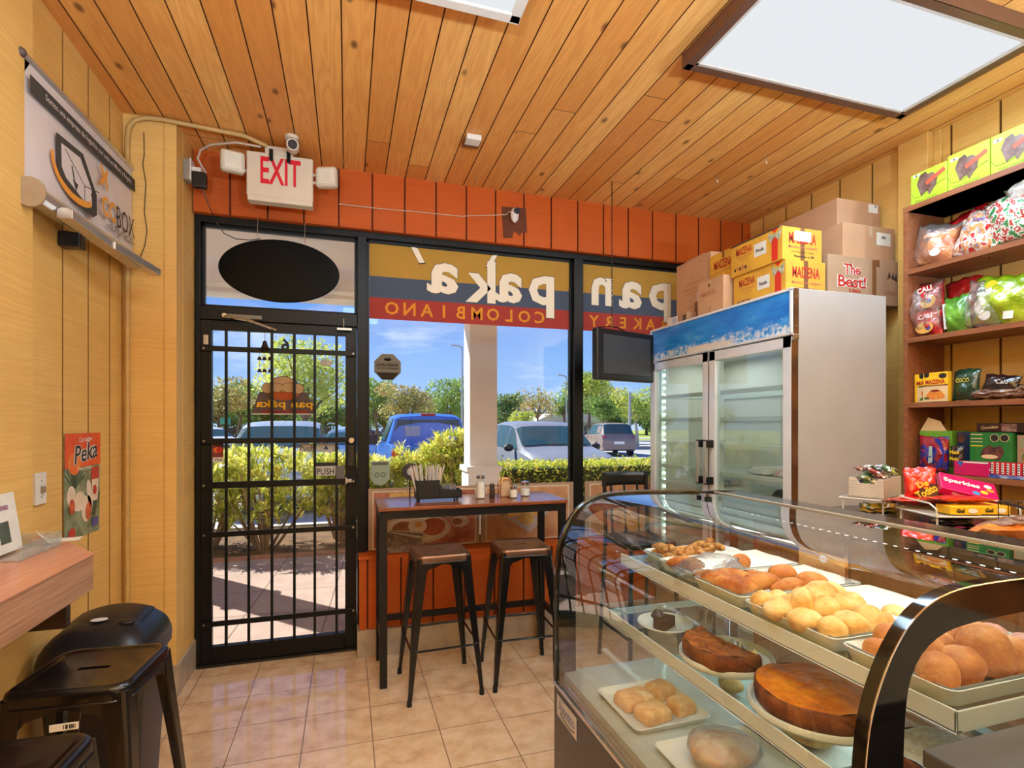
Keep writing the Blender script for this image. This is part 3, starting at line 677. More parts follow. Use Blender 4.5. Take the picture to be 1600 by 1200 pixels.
pq(2.955, 1.235, .075, .07, 'red_pack', M('pack_red', (200, 44, 40), .4), .0026); pq(2.955, 1.165, .07, .10, 'cup', CREAMP, .0030, [(-.5, .5), (.5, .5), (.36, -.5), (-.36, -.5)]); pq(2.95, 1.165, .04, .045, 'cup_mark', M('pack_red'), .0034, ell())
pq(2.955, 1.015, .06, .04, 'blue_tag', M('poster_blue', (60, 70, 150), .4), .0030); pq(2.735, .998, .06, .05, 'red_disc', M('pack_red'), .0030, ell())
# brochures and acrylic holder on the counter
br = thing('brochure_holder', 'clear acrylic holder with leaflets on the wall counter', 'brochure holder', (-1.05, 2.22, 1.042))
ACR = glass('acrylic', (.9, .93, .93), 1.45, haze=.12)
mb = MB(); mb.box(-1.10, 2.03, 1.043, -.97, 2.28, 1.048); mb.box(-.975, 2.03, 1.043, -.97, 2.28, 1.09); mb.box(-1.10, 2.28, 1.043, -.97, 2.284, 1.09); mb.box(-1.105, 2.03, 1.043, -1.10, 2.28, 1.16); mb.build('holder_box', ACR, br)
def leaf_(nm, lab, c, rx, m, w=.10, h=.21, rz=0, extra=None):
    t = thing(nm, lab, 'leaflet', c, group=None)
    X = T(*c) @ rotz(rz) @ Matrix.Rotation(rx, 4, 'Y')
    MB(X).box(-.003, -w / 2, 0, .003, w / 2, h).build('paper', m, t)
    if extra: extra(X, t)
    return t
def lf(X, t):
    MB(X).box(.0031, -.045, .03, .0036, .01, .10).build('photo', M('leaflet_photo', (90, 100, 86), .4, rgb2=(50, 60, 50)), t)
    c = X @ Vector((.004, -.01, .145)); text('BIENES', 'lettering', M('leaflet_purple', (150, 70, 130), .5), c, X.to_3x3() @ Vector((0, 1, 0)), X.to_3x3() @ Vector((0, 0, 1)), w=.06, bold=.02, parent=t)
leaf_('leaflet', 'white leaflet with purple lettering and a grey photo standing on the counter', (-1.045, 2.135, 1.055), R(-8), M('paper_white', (232, 230, 222), .6), .13, .19, extra=lf)
leaf_('leaflet', 'plain tall white leaflet standing at the far left against the wall', (-1.095, 2.09, 1.055), R(-3), M('paper_white'), .10, .26)
for i, (c, a, lab) in enumerate([((-1.02, 2.31, 1.05), .5, 'white business card tipped against the acrylic holder'), ((-1.00, 2.37, 1.0425), .2, 'white card lying flat near the slanted counter end')]):
    X = T(*c) @ rotz(a) @ Matrix.Rotation(R(50 if i == 0 else 0), 4, 'Y')
    tag(MB(X).box(-.05, -.035, 0, .05, .035, .0012).build('business_card', M('paper_white')), lab, 'card')

# ---- roll-up banner hung on the wall
bn = thing('wall_banner', 'white courier company banner with box and plane logo hung high on the left wall', 'banner', (-1.09, 2.8, 2.3))
BX = -1.085
def bpt(s, t):   # s along the wall 0..1, t up 0..1
    return Vector((BX + .012 * math.sin(s * 9) * (1 - t) , 2.300 + .975 * s, 2.325 + .050 * s + t * (.445 - .0 * s)))
mb = MB(); mb.grid(lambda a, b: bpt(a, b), 24, 8)
BW = M('banner_white', (214, 204, 200), .6, 0, .02); BD = M('banner_dark', (60, 44, 48), .6); BO = M('banner_orange', (232, 156, 60), .6, 0, .02)
mb.build('sheet', BW, bn, smooth='all')
bu = (bpt(1, 0) - bpt(0, 0)).normalized()
def bq(s, t, w, h, nm, m, lift=.016, poly=None):
    return quad_on(bpt(s, t) * 1 + Vector((0, 0, 0)) if False else Vector((BX + lift, bpt(s, t).y, bpt(s, t).z)), (0, bu.y, bu.z), ZP, w, h, nm, m, bn, lift=0, t=.0004, poly=poly)
def bt(body, s, t, h, m, w=None, bold=0, lift=.0175, nm='lettering'):
    p = bpt(s, t); return text(body, nm, m, (BX + lift, p.y, p.z), (0, bu.y, bu.z), ZP, h=h, w=w, bold=bold, parent=bn)
bq(.5, .79, .975, .062, 'dark_stripe', BD)
bt('Somos una empresa de logistica con sede en Miami y Bogota', .52, .79, .030, BW, w=.82, bold=.01)
# hexagon parcel outline
hx = [(-.50, .30), (-.20, .50), (.24, .50), (.52, .12), (.52, -.42), (.30, -.52), (.0, -.52), (-.52, -.12)]
hexo = bq(.355, .345, .34, .235, 'parcel_outline', BD, .016, [(-.48, .46), (.16, .50), (.52, -.05), (.52, -.42), (.40, -.52), (-.36, -.24), (-.48, -.10)])
bq(.348, .348, .265, .184, 'parcel_white', BW, .0166, [(-.46, .44), (.13, .48), (.50, -.03), (.50, -.42), (.38, -.50), (-.34, -.22), (-.46, -.06)])
def bl(s0, t0, s1, t1, w, m, nm, lift=.0172):
    s0, s1 = .355 + (s0 - .34) * 1.27, .355 + (s1 - .34) * 1.27; t0, t1 = .345 + (t0 - .34) * .78, .345 + (t1 - .34) * .78
    a, b = bpt(s0, t0), bpt(s1, t1); d = Vector((0, b.y - a.y, b.z - a.z)); L = d.length; d.normalize(); q = Vector((0, -d.z, d.y)); c = (a + b) / 2
    quad_on((BX + lift, c.y, c.z), d, q, L, w, nm, m, bn, lift=0, t=.0004)
for a in ((.255, .55, .39, .30), (.39, .30, .39, .08), (.39, .30, .50, .36)): bl(*a, .004, BD, 'parcel_line')
for a in ((.30, .42, .32, .24), (.45, .12, .45, .26)): bl(*a, .010, BD, 'arrow_shaft')
bq(.336, .25, .045, .036, 'arrow_head', BD, .0172, [(-.5, .5), (.5, .3), (.1, -.6)]); bq(.495, .30, .04, .036, 'arrow_head', BD, .0172, [(-.5, -.4), (.5, -.4), (0, .5)])
sw_ = []
for i in range(15): a = R(170 + 140 * i / 14); sw_.append((.5 * math.cos(a), .5 * math.sin(a)))
for i in range(14, -1, -1): a = R(170 + 140 * i / 14); sw_.append((.46 * math.cos(a) + .01, .40 * math.sin(a) + .02))
bq(.345, .36, .40, .235, 'orange_swoosh', BO, .0178, sw_)
bq(.605, .56, .10, .105, 'plane_shape', BO, .0182, [(-.45, -.30), (-.05, -.02), (-.35, .45), (-.18, .48), (.12, .16), (.36, .46), (.5, .46), (.34, .05), (.5, -.42), (.36, -.46), (.12, -.12), (-.25, -.45)])
bt('CC', .665, .275, .095, BO, w=.150, bold=.03); bt('BOX', .870, .265, .105, M('banner_ink', (50, 40, 42), .6), w=.225)
bt('-express-', .82, .085, .045, M('banner_grey', (130, 118, 116), .6), w=.34)
ALU = M('aluminium', (206, 202, 196), .3, .75, .03)
a, b = bpt(0, 1), bpt(1, 1); MB().tube([a - bu * .02, b + bu * .0], .012, 12).build('top_rail', ALU, bn, smooth=True)
MB().sphere(tuple(a - bu * .02), .016, 12, 8).build('rail_end_cap', M('cap_brown', (90, 74, 70), .5), bn, smooth='all')
mb = MB(); a, b = Vector((-1.06, 2.285, 2.285)), Vector((-1.06, 3.255, 2.325))
d = (b - a).normalized(); q = Vector((0, -d.z, d.y))
mb.prism([(p[0] * .055, p[1] * .060) for p in [(-.5, -.2), (-.3, -.5), (.3, -.5), (.5, -.2), (.5, .2), (.3, .5), (-.3, .5), (-.5, .2)]], a, XP, q, d, (b - a).length)
mb.build('cassette', ALU, bn, bevel=.004)
mb = MB(); mb.prism([(p[0] * .095, p[1] * .105) for p in ell(20)], a - d * .008, XP, q, d, .008); mb.build('end_plate', M('plate_brown', (160, 140, 112), .5), bn)
mb = MB()
for (a, b) in ((Vector((-1.01, 2.40, 2.262)), Vector((-.975, 2.98, 2.24))), (Vector((-.985, 2.72, 2.25)), Vector((-.93, 3.12, 2.245)))):
    d = (b - a).normalized(); r_ = d.cross(Vector(ZP)).normalized()
    mb.prism([(-.026, -.020), (.026, -.020), (.026, .012), (.012, .020), (-.012, .020), (-.026, .012)], a, r_, ZP, d, (b - a).length)
mb.build('swivel_foot', ALU, bn, bevel=.002)
MB().box(-.955, 3.113, 2.235, -.910, 3.128, 2.262).build('foot_cap', M('black_plastic'), bn, bevel=.003)
MB().box(-1.128, 2.62, 2.20, -1.05, 2.68, 2.262).build('wall_bracket', M('black_plastic'), bn, bevel=.006)

# ================================================================ STOOLS
STB = M('stool_black', (22, 20, 20), .26, .35, .1, 20, spec=.6, coat=.3)
STT = M('stool_seat_reflection', (138, 102, 80), .30, .75, .08, 16, spec=.6, coat=.25)  # ceiling reflection on the black seats put into a brown base colour
def rrect(w, d, r, n=6):
    P = []
    for cx, cy_, a0 in ((w / 2 - r, d / 2 - r, 0), (-w / 2 + r, d / 2 - r, 90), (-w / 2 + r, -d / 2 + r, 180), (w / 2 - r, -d / 2 + r, 270)):
        for i in range(n + 1):
            a = R(a0 + 90 * i / n); P.append((cx + r * math.cos(a), cy_ + r * math.sin(a)))
    return P
def loft(mb, rings, cap0=True, cap1=True):
    n = len(rings[0]); vs = [p for r in rings for p in r]; fs = []
    for i in range(len(rings) - 1):
        for j in range(n): fs.append((i * n + j, i * n + (j + 1) % n, (i + 1) * n + (j + 1) % n, (i + 1) * n + j))
    if cap0: fs.append(tuple(range(n))[::-1])
    if cap1: fs.append(tuple((len(rings) - 1) * n + j for j in range(n)))
    mb.add(vs, fs)
def make_stool(label, group=None):
    t = thing('bar_stool', label, 'bar stool', (0, 0, 0), world=False, group=group)
    # seat pan: skirt, rolled edge, dished top with a hand slot
    S = .305; outer = rrect(S, S, .045); N = len(outer)
    mb = MB()
    prof = [(.0, .722), (.0, .750), (-.003, .759), (-.010, .764), (-.018, .7645), (-.026, .7605), (-.034, .7590)]
    rings = [[(p[0] * (1 + 2 * o / S), p[1] * (1 + 2 * o / S), z) for p in outer] for o, z in prof]
    slot = []
    for p in outer:
        a = math.atan2(p[1], p[0]); slot.append(a)
    sl = [(max(-.033, min(.033, .05 * math.cos(a))) + .010 * math.cos(a), .0105 * math.sin(a) / max(.35, abs(math.sin(a)) ** .3), .759) for a in slot]
    sl = [(x, max(-.0115, min(.0115, y)), z) for x, y, z in sl]
    rings.append(sl); rings.append([(x, y, .745) for x, y, z in sl])
    loft(mb, rings, False, False); mb.build('seat', STT, t, smooth=50)
    # skirt rim fold
    mb = MB(); mb.tube([(p[0] * 1.004, p[1] * 1.004, .724) for p in outer], .0035, 6, closed=True); mb.build('seat_rim', STB, t, smooth=True)
    # flared legs of folded sheet
    for sx in (-1, 1):
        for sy in (-1, 1):
            mb = MB(); rings = []
            for z, c, w in ((.745, .140, .062), (.66, .146, .056), (.45, .163, .043), (.2, .182, .030), (.03, .194, .021)):
                o = c + .010; r = w * .22
                P = [(o - w, o), (o - r, o), (o - r * .3, o - r * .3), (o, o - r), (o, o - w), (o - .006, o - w), (o - .008, o - r * 1.6), (o - r * 1.6, o - .008), (o - w, o - .006)]
                rings.append([(sx * x, sy * y, z) for x, y in P])
            loft(mb, rings)
            lg = mb.build('leg', STB, t, bevel=.0012, seg=1)
            MB().cyl((sx * .196, sy * .196, 0), (sx * .195, sy * .195, .035), .014, 10, .012).build('rubber_foot', M('rubber', (20, 20, 20), .7), lg, smooth=True)
    # arched aprons between the legs
    for k in range(4):
        a = k * math.pi / 2; mb = MB(rotz(a)); P = [(-.115, .735), (.115, .735), (.112, .655), (.085, .69), (.05, .70), (.015, .712), (-.015, .712), (-.05, .70), (-.085, .69), (-.112, .655)]
        mb.prism(P, (0, .1485, 0), XP, ZP, (0, 1, 0), .003); mb.build('apron', STB, t)
    # cross bars
    for k in range(4):
        a = k * math.pi / 2; mb = MB(rotz(a)); z = .27
        mb.tube([(-.175, .183, z + .012), (-.15, .183, z), (.15, .183, z), (.175, .183, z + .012)], .006, 8); mb.build('foot_rest', STB, t, smooth=True)
    mb = MB(); mb.tube([(-.12, -.12, .69), (0, 0, .715), (.12, .12, .69)], .005, 8); mb.tube([(.12, -.12, .69), (0, 0, .709), (-.12, .12, .69)], .005, 8); mb.build('brace', STB, t)
    return t
s0 = make_stool('black metal bar stool in front of the left half of the window table', 'black metal bar stools')
s0.location = (.50, 3.005, 0); s0.rotation_euler.z = R(2)
for (x, y, a, lab) in ((.983, 3.00, -3, 'black metal bar stool in front of the right half of the window table'),
                       (-.705, 1.845, -5, 'black metal bar stool under the wall counter beside the black trash can'),
                       (-.71, 1.325, -4, 'nearest black metal bar stool at the bottom left corner')):
    c = copy_tree(s0); c.location = (x, y, 0); c.rotation_euler.z = R(a); c['label'] = lab
    if x < 0:      # the pair under the counter keeps plain black seats, without the painted reflection
        for q in c.children:
            if q.name.startswith('seat') and not q.name.startswith('seat_rim'): q.material_slots[0].link = 'OBJECT'; q.material_slots[0].material = STB
MB().box(-.735, 1.668, .672, -.672, 1.6705, .690).build('temp', WHITE).name = 'barcode_label'
bl_ = bpy.data.objects['barcode_label']; tag(bl_, 'small white barcode sticker under the seat of the stool beside the trash can', 'sticker')
mb = MB()
for i, x in enumerate((-.705, -.700, -.697, -.692, -.688, -.685, -.680)): mb.box(x, 1.6672, .676, x + (.003 if i % 2 else .0018), 1.668, .687)
mb.build('barcode', INK, bl_)

# trash can with swing lid
tcn = thing('trash_can', 'black plastic trash can with a domed swing lid behind the left stool', 'trash can', (-.875, 2.42, 0))
BP = M('bin_black', (26, 27, 30), .38, 0, .12, 30, .0004)
def rr3(w, d, r, z, c=(-.875, 2.42)): return [(c[0] + x, c[1] + y, z) for x, y in rrect(w, d, r)]
mb = MB(); loft(mb, [rr3(.26, .30, .05, 0), rr3(.32, .37, .06, .56), rr3(.345, .395, .065, .57), rr3(.345, .395, .065, .60)]); mb.build('body', BP, tcn, smooth=40)
mb = MB(); rings = []
for i in range(8):
    q = i / 7; f = math.cos(q * math.pi / 2 * .97); rings.append(rr3(.350 * (.35 + .65 * f), .400 * (.30 + .70 * f), .07 * (.4 + .6 * f), .60 + .13 * math.sin(q * math.pi / 2)))
loft(mb, rings); mb.build('lid_dome', BP, tcn, smooth=60)
mb = MB()
def flap(u, v):
    x = -.875 + .30 * (u - .5) * (1 - .25 * (v)); y = 2.42 + (.02 - .24 * v); z = .738 - .25 * max(0, v - .2) ** 2 * .9 - .9 * (u - .5) ** 2 * .12
    return (x, y, z)
def flap2(u, v):
    a = (u - .5) * 1.5; r0 = .06 + .105 * v
    return (-.875 + .16 * math.sin(a) * 1.05 + (.0), 2.42, .72)
mb.grid(lambda u, v: (-.875 + .245 * (u - .5), 2.30 + .22 * v, .744 - 1.5 * (u - .5) ** 2 * .07 - .5 * max(0, .75 - v) ** 2 * .10), 10, 10)
mb.build('swing_flap', BP, tcn, smooth='all', solid=.006)
MB(T(-.79, 2.335, .725) @ Matrix.Rotation(R(-10), 4, 'X')).sphere((0, 0, 0), (.028, .018, .010), 16, 8).build('finger_grip', M('grip', (16, 16, 18), .5), tcn, smooth='all')
MB().prism([(p[0] * .055, p[1] * .04) for p in ell(20)], (-.885, 2.36, .7375), XP, YP, ZP, .0015).build('white_label', WHITE, tcn)

# ================================================================ WINDOW TABLE
tb_ = thing('bar_table', 'tall narrow bar table with brown wood top and black metal legs at the window', 'table', (.72, 3.22, 0))
TT = laminate('table_wood', (150, 84, 52), (112, 56, 34), (2.5, 50, 50), .2)
MB().box(.165, 3.02, .985, 1.30, 3.465, 1.005).build('tabletop', TT, tb_, bevel=.003)
BM2 = M('table_black', (24, 24, 26), .4, .3)
mb = MB(); mb.box(.175, 3.03, .94, 1.29, 3.07, .985); mb.box(.175, 3.40, .94, 1.29, 3.44, .985); mb.box(.175, 3.03, .94, .215, 3.44, .985); mb.box(1.25, 3.03, .94, 1.29, 3.44, .985); mb.build('apron', BM2, tb_, bevel=.002)
for x in (.175, 1.25):
    for y in (3.03, 3.40): MB().box(x, y, 0, x + .04, y + .04, .94).build('leg', BM2, tb_, bevel=.002)
MB().box(.215, 3.405, .24, 1.25, 3.435, .275).build('rear_bar', BM2, tb_, bevel=.002)
for x in (.18, 1.255): MB().box(x, 3.07, .24, x + .03, 3.40, .275).build('side_bar', BM2, tb_, bevel=.002)

# caddy with straws and sachets
cd = thing('utensil_caddy', 'black metal caddy on feet, holding paper straws, on the window table', 'caddy', (.52, 3.22, 1.005))
CB = M('caddy_black', (34, 32, 32), .45, .2)
mb = MB()
mb.prism([(.395, 1.028), (.395, 1.135), (.53, 1.135), (.53, 1.082), (.665, 1.072), (.665, 1.028)], (0, 3.17, 0), XP, ZP, YP, .004)
mb.prism([(.395, 1.028), (.395, 1.135), (.53, 1.135), (.53, 1.082), (.665, 1.072), (.665, 1.028)], (0, 3.28, 0), XP, ZP, YP, .004)
mb.box(.393, 3.17, 1.024, .667, 3.284, 1.030); mb.box(.393, 3.17, 1.028, .398, 3.284, 1.135); mb.box(.528, 3.17, 1.028, .532, 3.284, 1.135); mb.box(.662, 3.17, 1.028, .667, 3.284, 1.072)
mb.build('tray_body', CB, cd)
for x in (.41, .64):
    for y in (3.185, 3.27): MB().cyl((x, y, 1.006), (x, y, 1.026), .006, 8).build('foot', CB, cd)
tag(MB().box(.47, 3.20, 1.032, .475, 3.26, 1.145).build('divider', CB, cd))
STRAW = M('straw_paper', (206, 196, 186), .7, 0, .06)
for i in range(26):
    x = .405 + .115 * (i % 9) / 8; y = 3.19 + .035 * (i // 9) + random.uniform(-.006, .006); lean = (x - .46) * .65 + random.uniform(-.02, .02)
    tag(MB().tube([(x, y, 1.034), (x + lean, y + random.uniform(-.015, .02), 1.215 + random.uniform(-.008, .012))], .0048, 7).build('wrapped_straw', STRAW), 'white paper wrapped straw standing in the black caddy', 'straw', 'wrapped straws in the caddy')
for i in range(7):
    X = T(.555 + i * .012, 3.225, 1.036) @ rotz(random.uniform(-.1, .1)) @ Matrix.Rotation(R(random.uniform(-12, 12)), 4, 'Y')
    tag(MB(X).box(-.001, -.03, 0, .001, .03, .065).build('sachet', M('sachet', (214, 212, 214), .5, rgb2=(150, 150, 165))), 'small white sachet upright in the low end of the black caddy', 'sachet', 'sachets in the caddy')
dk = thing('tape_disc', 'dark round disc with a pale centre leaning behind the straws', 'disc', (.395, 3.34, 1.005))
mb = MB(); mb.tube([(.375, 3.36, 1.175), (.378, 3.345, 1.175)], .052, 28); mb.build('disc', M('disc_dark', (66, 54, 50), .5), dk, smooth=True)
MB().tube([(.378, 3.345, 1.175), (.379, 3.340, 1.175)], .024, 20).build('disc_centre', M('disc_pale', (188, 184, 178), .5), dk)
MB().cyl((.375, 3.355, 1.006), (.375, 3.355, 1.13), .004, 8).build('stem', CB, dk)
JG = glass('jar_glass', (.93, .96, .96), 1.45, haze=.03)
def jar(nm, lab, x, y, h, r, fill, fh, lidm, lidh=.02):
    t = thing(nm, lab, 'shaker', (x, y, 1.005))
    MB().lathe([(r * .8, 0), (r, .004), (r, h * .8), (r * .82, h * .92), (r * .8, h)], (x, y, 1.0055), 24).build('glass_body', JG, t, smooth=True)
    MB().lathe([(.001, .004), (r * .9, .005), (r * .9, fh), (.001, fh + .003)], (x, y, 1.0055), 20).build('contents', fill, t, smooth=True)
    MB().lathe([(r * .88, 0), (r * .9, .002), (r * .86, lidh), (r * .3, lidh + .006), (.001, lidh + .006)], (x, y, 1.0055 + h), 20).build('lid', lidm, t, smooth=True)
    return t
SUG = M('sugar', (236, 230, 220), .8, 0, .02, 60)
jar('sugar_dispenser', 'tall glass sugar dispenser with metal lid on the window table', .800, 3.24, .125, .030, SUG, .10, CHROME, .018)
pp = thing('pepper_shaker', 'slim dark brown shaker between the sugar dispenser and the napkin holder', 'shaker', (.872, 3.23, 1.005))
MB().lathe([(.016, 0), (.017, .004), (.017, .06), (.015, .065)], (.872, 3.23, 1.0055), 18).build('body', M('pepper', (52, 34, 26), .35), pp, smooth=True)
MB().lathe([(.0155, 0), (.016, .02), (.012, .026), (.001, .026)], (.872, 3.23, 1.0705), 18).build('cap', M('pepper_cap', (34, 24, 20), .4), pp, smooth=True)
nh = thing('napkin_holder', 'copper coloured napkin holder with upright napkins on the window table', 'napkin holder', (.965, 3.26, 1.005))
COP = M('copper', (196, 140, 96), .22, .85)
mb = MB(); mb.box(.925, 3.235, 1.006, 1.01, 3.30, 1.011)
for y in (3.24, 3.295): mb.tube([(.93, y, 1.008), (.928, y, 1.09), (.945, y, 1.125), (.99, y, 1.125), (1.007, y, 1.09), (1.005, y, 1.008)], .004, 8)
mb.build('frame', COP, nh, smooth=True)
for i, y in enumerate((3.255, 3.265, 3.275)):
    tag(MB().box(.938, y - .003, 1.012, .998, y + .003, 1.118 - i * .006).build('napkin', M('napkin_tan', (206, 170, 130), .8)), 'folded tan paper napkin held upright in the copper holder', 'napkin', 'napkins in the copper holder')
jar('salt_shaker', 'rounded glass shaker with white contents leaning on the copper napkin holder', 1.005, 3.205, .06, .026, SUG, .05, CHROME, .012)
jar('sugar_jar', 'short glass jar with silver lid at the right end of the window table', 1.105, 3.27, .07, .032, SUG, .045, CHROME, .022)

# framed food posters standing in the window, and menus leaning on the ledge
PB = M('poster_board', (172, 140, 112), .6, 0, .06, 8)
def food_board(x0, x1, label, draw):
    t = thing('food_poster', label, 'poster', ((x0 + x1) / 2, 3.6, .634))
    MB().box(x0, 3.612, .640, x1, 3.618, 1.045).build('board', PB, t)
    draw(t, x0, x1); return t
def fq(t, x, z, w, h, nm, m, k=1, poly=None, rot=0):
    a = R(rot); return quad_on((x, 3.612 - .0012 * k, z), (math.cos(a), 0, math.sin(a)), (-math.sin(a), 0, math.cos(a)), w, h, nm, m, t, lift=0, t=.0006, poly=poly)
PLATE = M('plate_print', (206, 190, 168), .5, 0, .04); MEAT = M('meat_print', (176, 116, 84), .6, rgb2=(140, 84, 60), vs=60); BEAN = M('bean_print', (190, 104, 60), .6, rgb2=(156, 76, 44), vs=60)
WH2 = M('white_print', (226, 212, 188), .5, 0, .02); YO = M('yolk_print', (226, 170, 90), .5); CORN = M('corn_print', (222, 184, 110), .6, rgb2=(196, 150, 80), vs=50)
REDT = M('red_print', (192, 126, 98), .6, rgb2=(140, 66, 46), vs=8)
def d1(t, x0, x1):
    fq(t, .51, .835, .70, .385, 'white_border', PLATE, 1); fq(t, .51, .835, .68, .365, 'photo_ground', REDT, 2)
    fq(t, .47, .99, .40, .05, 'yellow_top', CORN, 3)
    fq(t, .45, .765, .46, .20, 'plate', PLATE, 3, ell()); fq(t, .45, .768, .40, .165, 'plate_inner', WH2, 4, ell())
    fq(t, .36, .765, .15, .11, 'minced_meat', MEAT, 5, ell()); fq(t, .56, .775, .17, .12, 'red_beans', BEAN, 5, ell())
    fq(t, .455, .72, .12, .05, 'plantain', CORN, 6, ell()); fq(t, .455, .785, .125, .095, 'fried_egg', WH2, 6, ell()); fq(t, .460, .795, .05, .035, 'egg_yolk', YO, 7, ell())
    fq(t, .66, .875, .17, .08, 'small_dish', PLATE, 4, ell()); fq(t, .745, .80, .13, .075, 'bowl', PLATE, 5, ell()); fq(t, .725, .80, .07, .045, 'sauce', MEAT, 6, ell())
def d2(t, x0, x1):
    c = (x0 + x1) / 2; fq(t, c, .835, x1 - x0 - .07, .385, 'white_border', PLATE, 1); fq(t, c, .835, x1 - x0 - .09, .365, 'photo_ground', M('tan_print', (196, 146, 104), .6, rgb2=(170, 118, 80)), 2)
    fq(t, c - .02, .80, .36, .22, 'tray_paper', M('paper_print', (190, 178, 172), .6), 3, [(-.5, .1), (.1, -.5), (.6, .35), (-.1, .55)])
    for i, (dx, z, w, h, r) in enumerate([(-.12, .85, .13, .08, 20), (-.02, .80, .13, .09, -20), (.08, .86, .12, .10, 30), (.0, .88, .12, .08, 0), (.14, .90, .12, .08, 10)]):
        fq(t, c + dx, z, w, h, 'pastry', CORN if i % 2 else YO, 4 + i % 2, ell(), r)
    fq(t, c - .17, .84, .07, .07, 'green_leaf', M('leaf_print', (130, 130, 60), .6), 6, [(-.5, .3), (-.1, .1), (0, .5), (.1, .1), (.5, .2), (.15, -.1), (.2, -.5), (-.1, -.1), (-.4, -.3)])
food_board(.135, .885, 'window food poster of a white plate with beans, meat and fried egg', d1)
food_board(.892, 1.595, 'window food poster of golden pastries on paper, behind the right table stool', d2)
food_board(1.69, 3.14, 'wide pastry poster in the right window behind the bar chair', d2)
mn = thing('menu_stack', 'stack of dark edged photo menus leaning on the window ledge under the table', 'menus', (.34, 3.55, .634))
for i in range(4):
    X = T(.225 + i * .012, 3.535 + .014 * i, .640) @ Matrix.Rotation(R(-20 + 3 * i), 4, 'X') @ Matrix.Rotation(R(14 - 3 * i), 4, 'Y')
    MB(X).box(0, -.003, 0, .22, .003, .13).build('menu', M('menu_photo', (150, 120, 96), .4, rgb2=(60, 46, 44), vs=50) if i % 2 == 0 else M('menu_edge', (206, 196, 180), .5), mn)

# hanging monitor
mo = thing('hanging_monitor', 'black flat screen monitor hanging from the ceiling on a chain beside the fridge', 'monitor', (1.80, 3.2, 1.76))
X = T(1.565, 3.19, 1.765) @ rotz(R(17.5))
MB(X).box(0, -.02, 0, .56, .035, .345).build('casing', M('monitor_black', (22, 23, 25), .35), mo, bevel=.012, seg=3)
MB(X).box(.055, -.0225, .045, .515, -.0195, .305).build('screen', M('screen_grey', (66, 68, 72), .30, 0, .05, spec=.4), mo)
MB(X).box(.06, .034, .05, .50, .075, .29).build('rear_housing', M('monitor_black'), mo, bevel=.02)
mb = MB(X); mb.tube([(.02, .0, .345), (.12, .0, .362), (.20, .0, .365), (.28, .0, .345)], .004, 6); mb.build('loop_wire', BLACKM, mo)
mb = MB(); cx, cy_ = (X @ Vector((.155, 0, 0)))[:2]
z = 2.125; k = 0
while z < 3.10:
    ax = Vector((1, 0, 0)) if k % 2 else Vector((0, 1, 0)); mb.tube([tuple(Vector((cx, cy_, z + .011)) + ax * (.005 * math.cos(a)) + Vector((0, 0, .012 * math.sin(a)))) for a in [j * math.pi / 4 for j in range(8)]], .0016, 5, closed=True); z += .0185; k += 1
mb.build('chain', M('chain', (60, 52, 44), .4, .7), mo)

# tall chair behind the display case
ch = thing('bar_chair', 'black bar chair with a curved wooden back rest behind the display case', 'chair', (1.72, 2.95, 0))
CHB = M('chair_black', (26, 24, 24), .3)
mb = MB(); mb.grid(lambda u, v: (1.555 + .32 * u, 3.06 + .045 * math.sin(u * math.pi) , 1.075 + .085 * v - .02 * math.sin(u * math.pi) * (1 - 2 * abs(v - .5)) * 0), 14, 3); mb.build('backrest', CHB, ch, solid=.016, smooth='all')
for x in (1.565, 1.865): MB().tube([(x, 3.06, 1.16), (x, 3.04, .78), (x + (-.02 if x < 1.7 else .02), 3.09, 0)], .013, 10).build('rear_leg', CHB, ch, smooth=True)
for x in (1.575, 1.855): MB().tube([(x, 2.74, .75), (x + (-.03 if x < 1.7 else .03), 2.70, 0)], .013, 10).build('front_leg', CHB, ch, smooth=True)
mb = MB(); loft(mb, [[(1.715 + x, 2.89 + y, z) for x, y in rrect(.34, .36, .06)] for z in (.74, .775)]); mb.build('seat', CHB, ch, bevel=.008)
for x in (1.62, 1.715, 1.81): MB().cyl((x, 3.05, .77), (x, 3.075, 1.08), .008, 8).build('back_slat', CHB, ch)
mb = MB(); mb.tube([(1.555, 2.715, .28), (1.875, 2.715, .28)], .009, 8); mb.tube([(1.555, 3.07, .28), (1.875, 3.07, .28)], .009, 8); mb.tube([(1.555, 2.715, .22), (1.55, 3.07, .22)], .009, 8); mb.tube([(1.875, 2.715, .22), (1.88, 3.07, .22)], .009, 8); mb.build('stretcher', CHB, ch)
# ================================================================ GLASS DOOR FRIDGE
fr = thing('display_fridge', 'tall white two door glass fridge with a blue ice sign on top', 'refrigerator', (2.5, 2.8, 0))
FW = M('fridge_white', (178, 175, 172), .38, 0, .03, 6); FI = M('fridge_inside', (226, 228, 220), .5, 0, .02); FD = M('door_frame_white', (232, 236, 240), .22, .15, .02)
BRG = M('fridge_trim', (150, 118, 90), .16, .85, .03)
Y0, Y1 = 2.157, 3.470
mb = MB(); mb.box(2.2, Y0, .10, 2.80, Y0 + .045, 2.165); mb.box(2.2, Y1 - .045, .10, 2.80, Y1, 2.165); mb.box(2.76, Y0 + .045, .10, 2.80, Y1 - .045, 2.165)
mb.box(2.2, Y0 + .045, 1.93, 2.76, Y1 - .045, 2.165); mb.box(2.2, Y0 + .045, .10, 2.76, Y1 - .045, .42); mb.build('cabinet', FW, fr, bevel=.004)
mb = MB(); mb.box(2.752, Y0 + .046, .42, 2.76, Y1 - .046, 1.93); mb.box(2.21, Y0 + .0455, .42, 2.752, Y0 + .052, 1.93); mb.box(2.21, Y1 - .052, .42, 2.752, Y1 - .0455, 1.93); mb.box(2.2, 2.77, .42, 2.24, 2.815, 1.93)
mb.build('inner_liner', FI, fr)
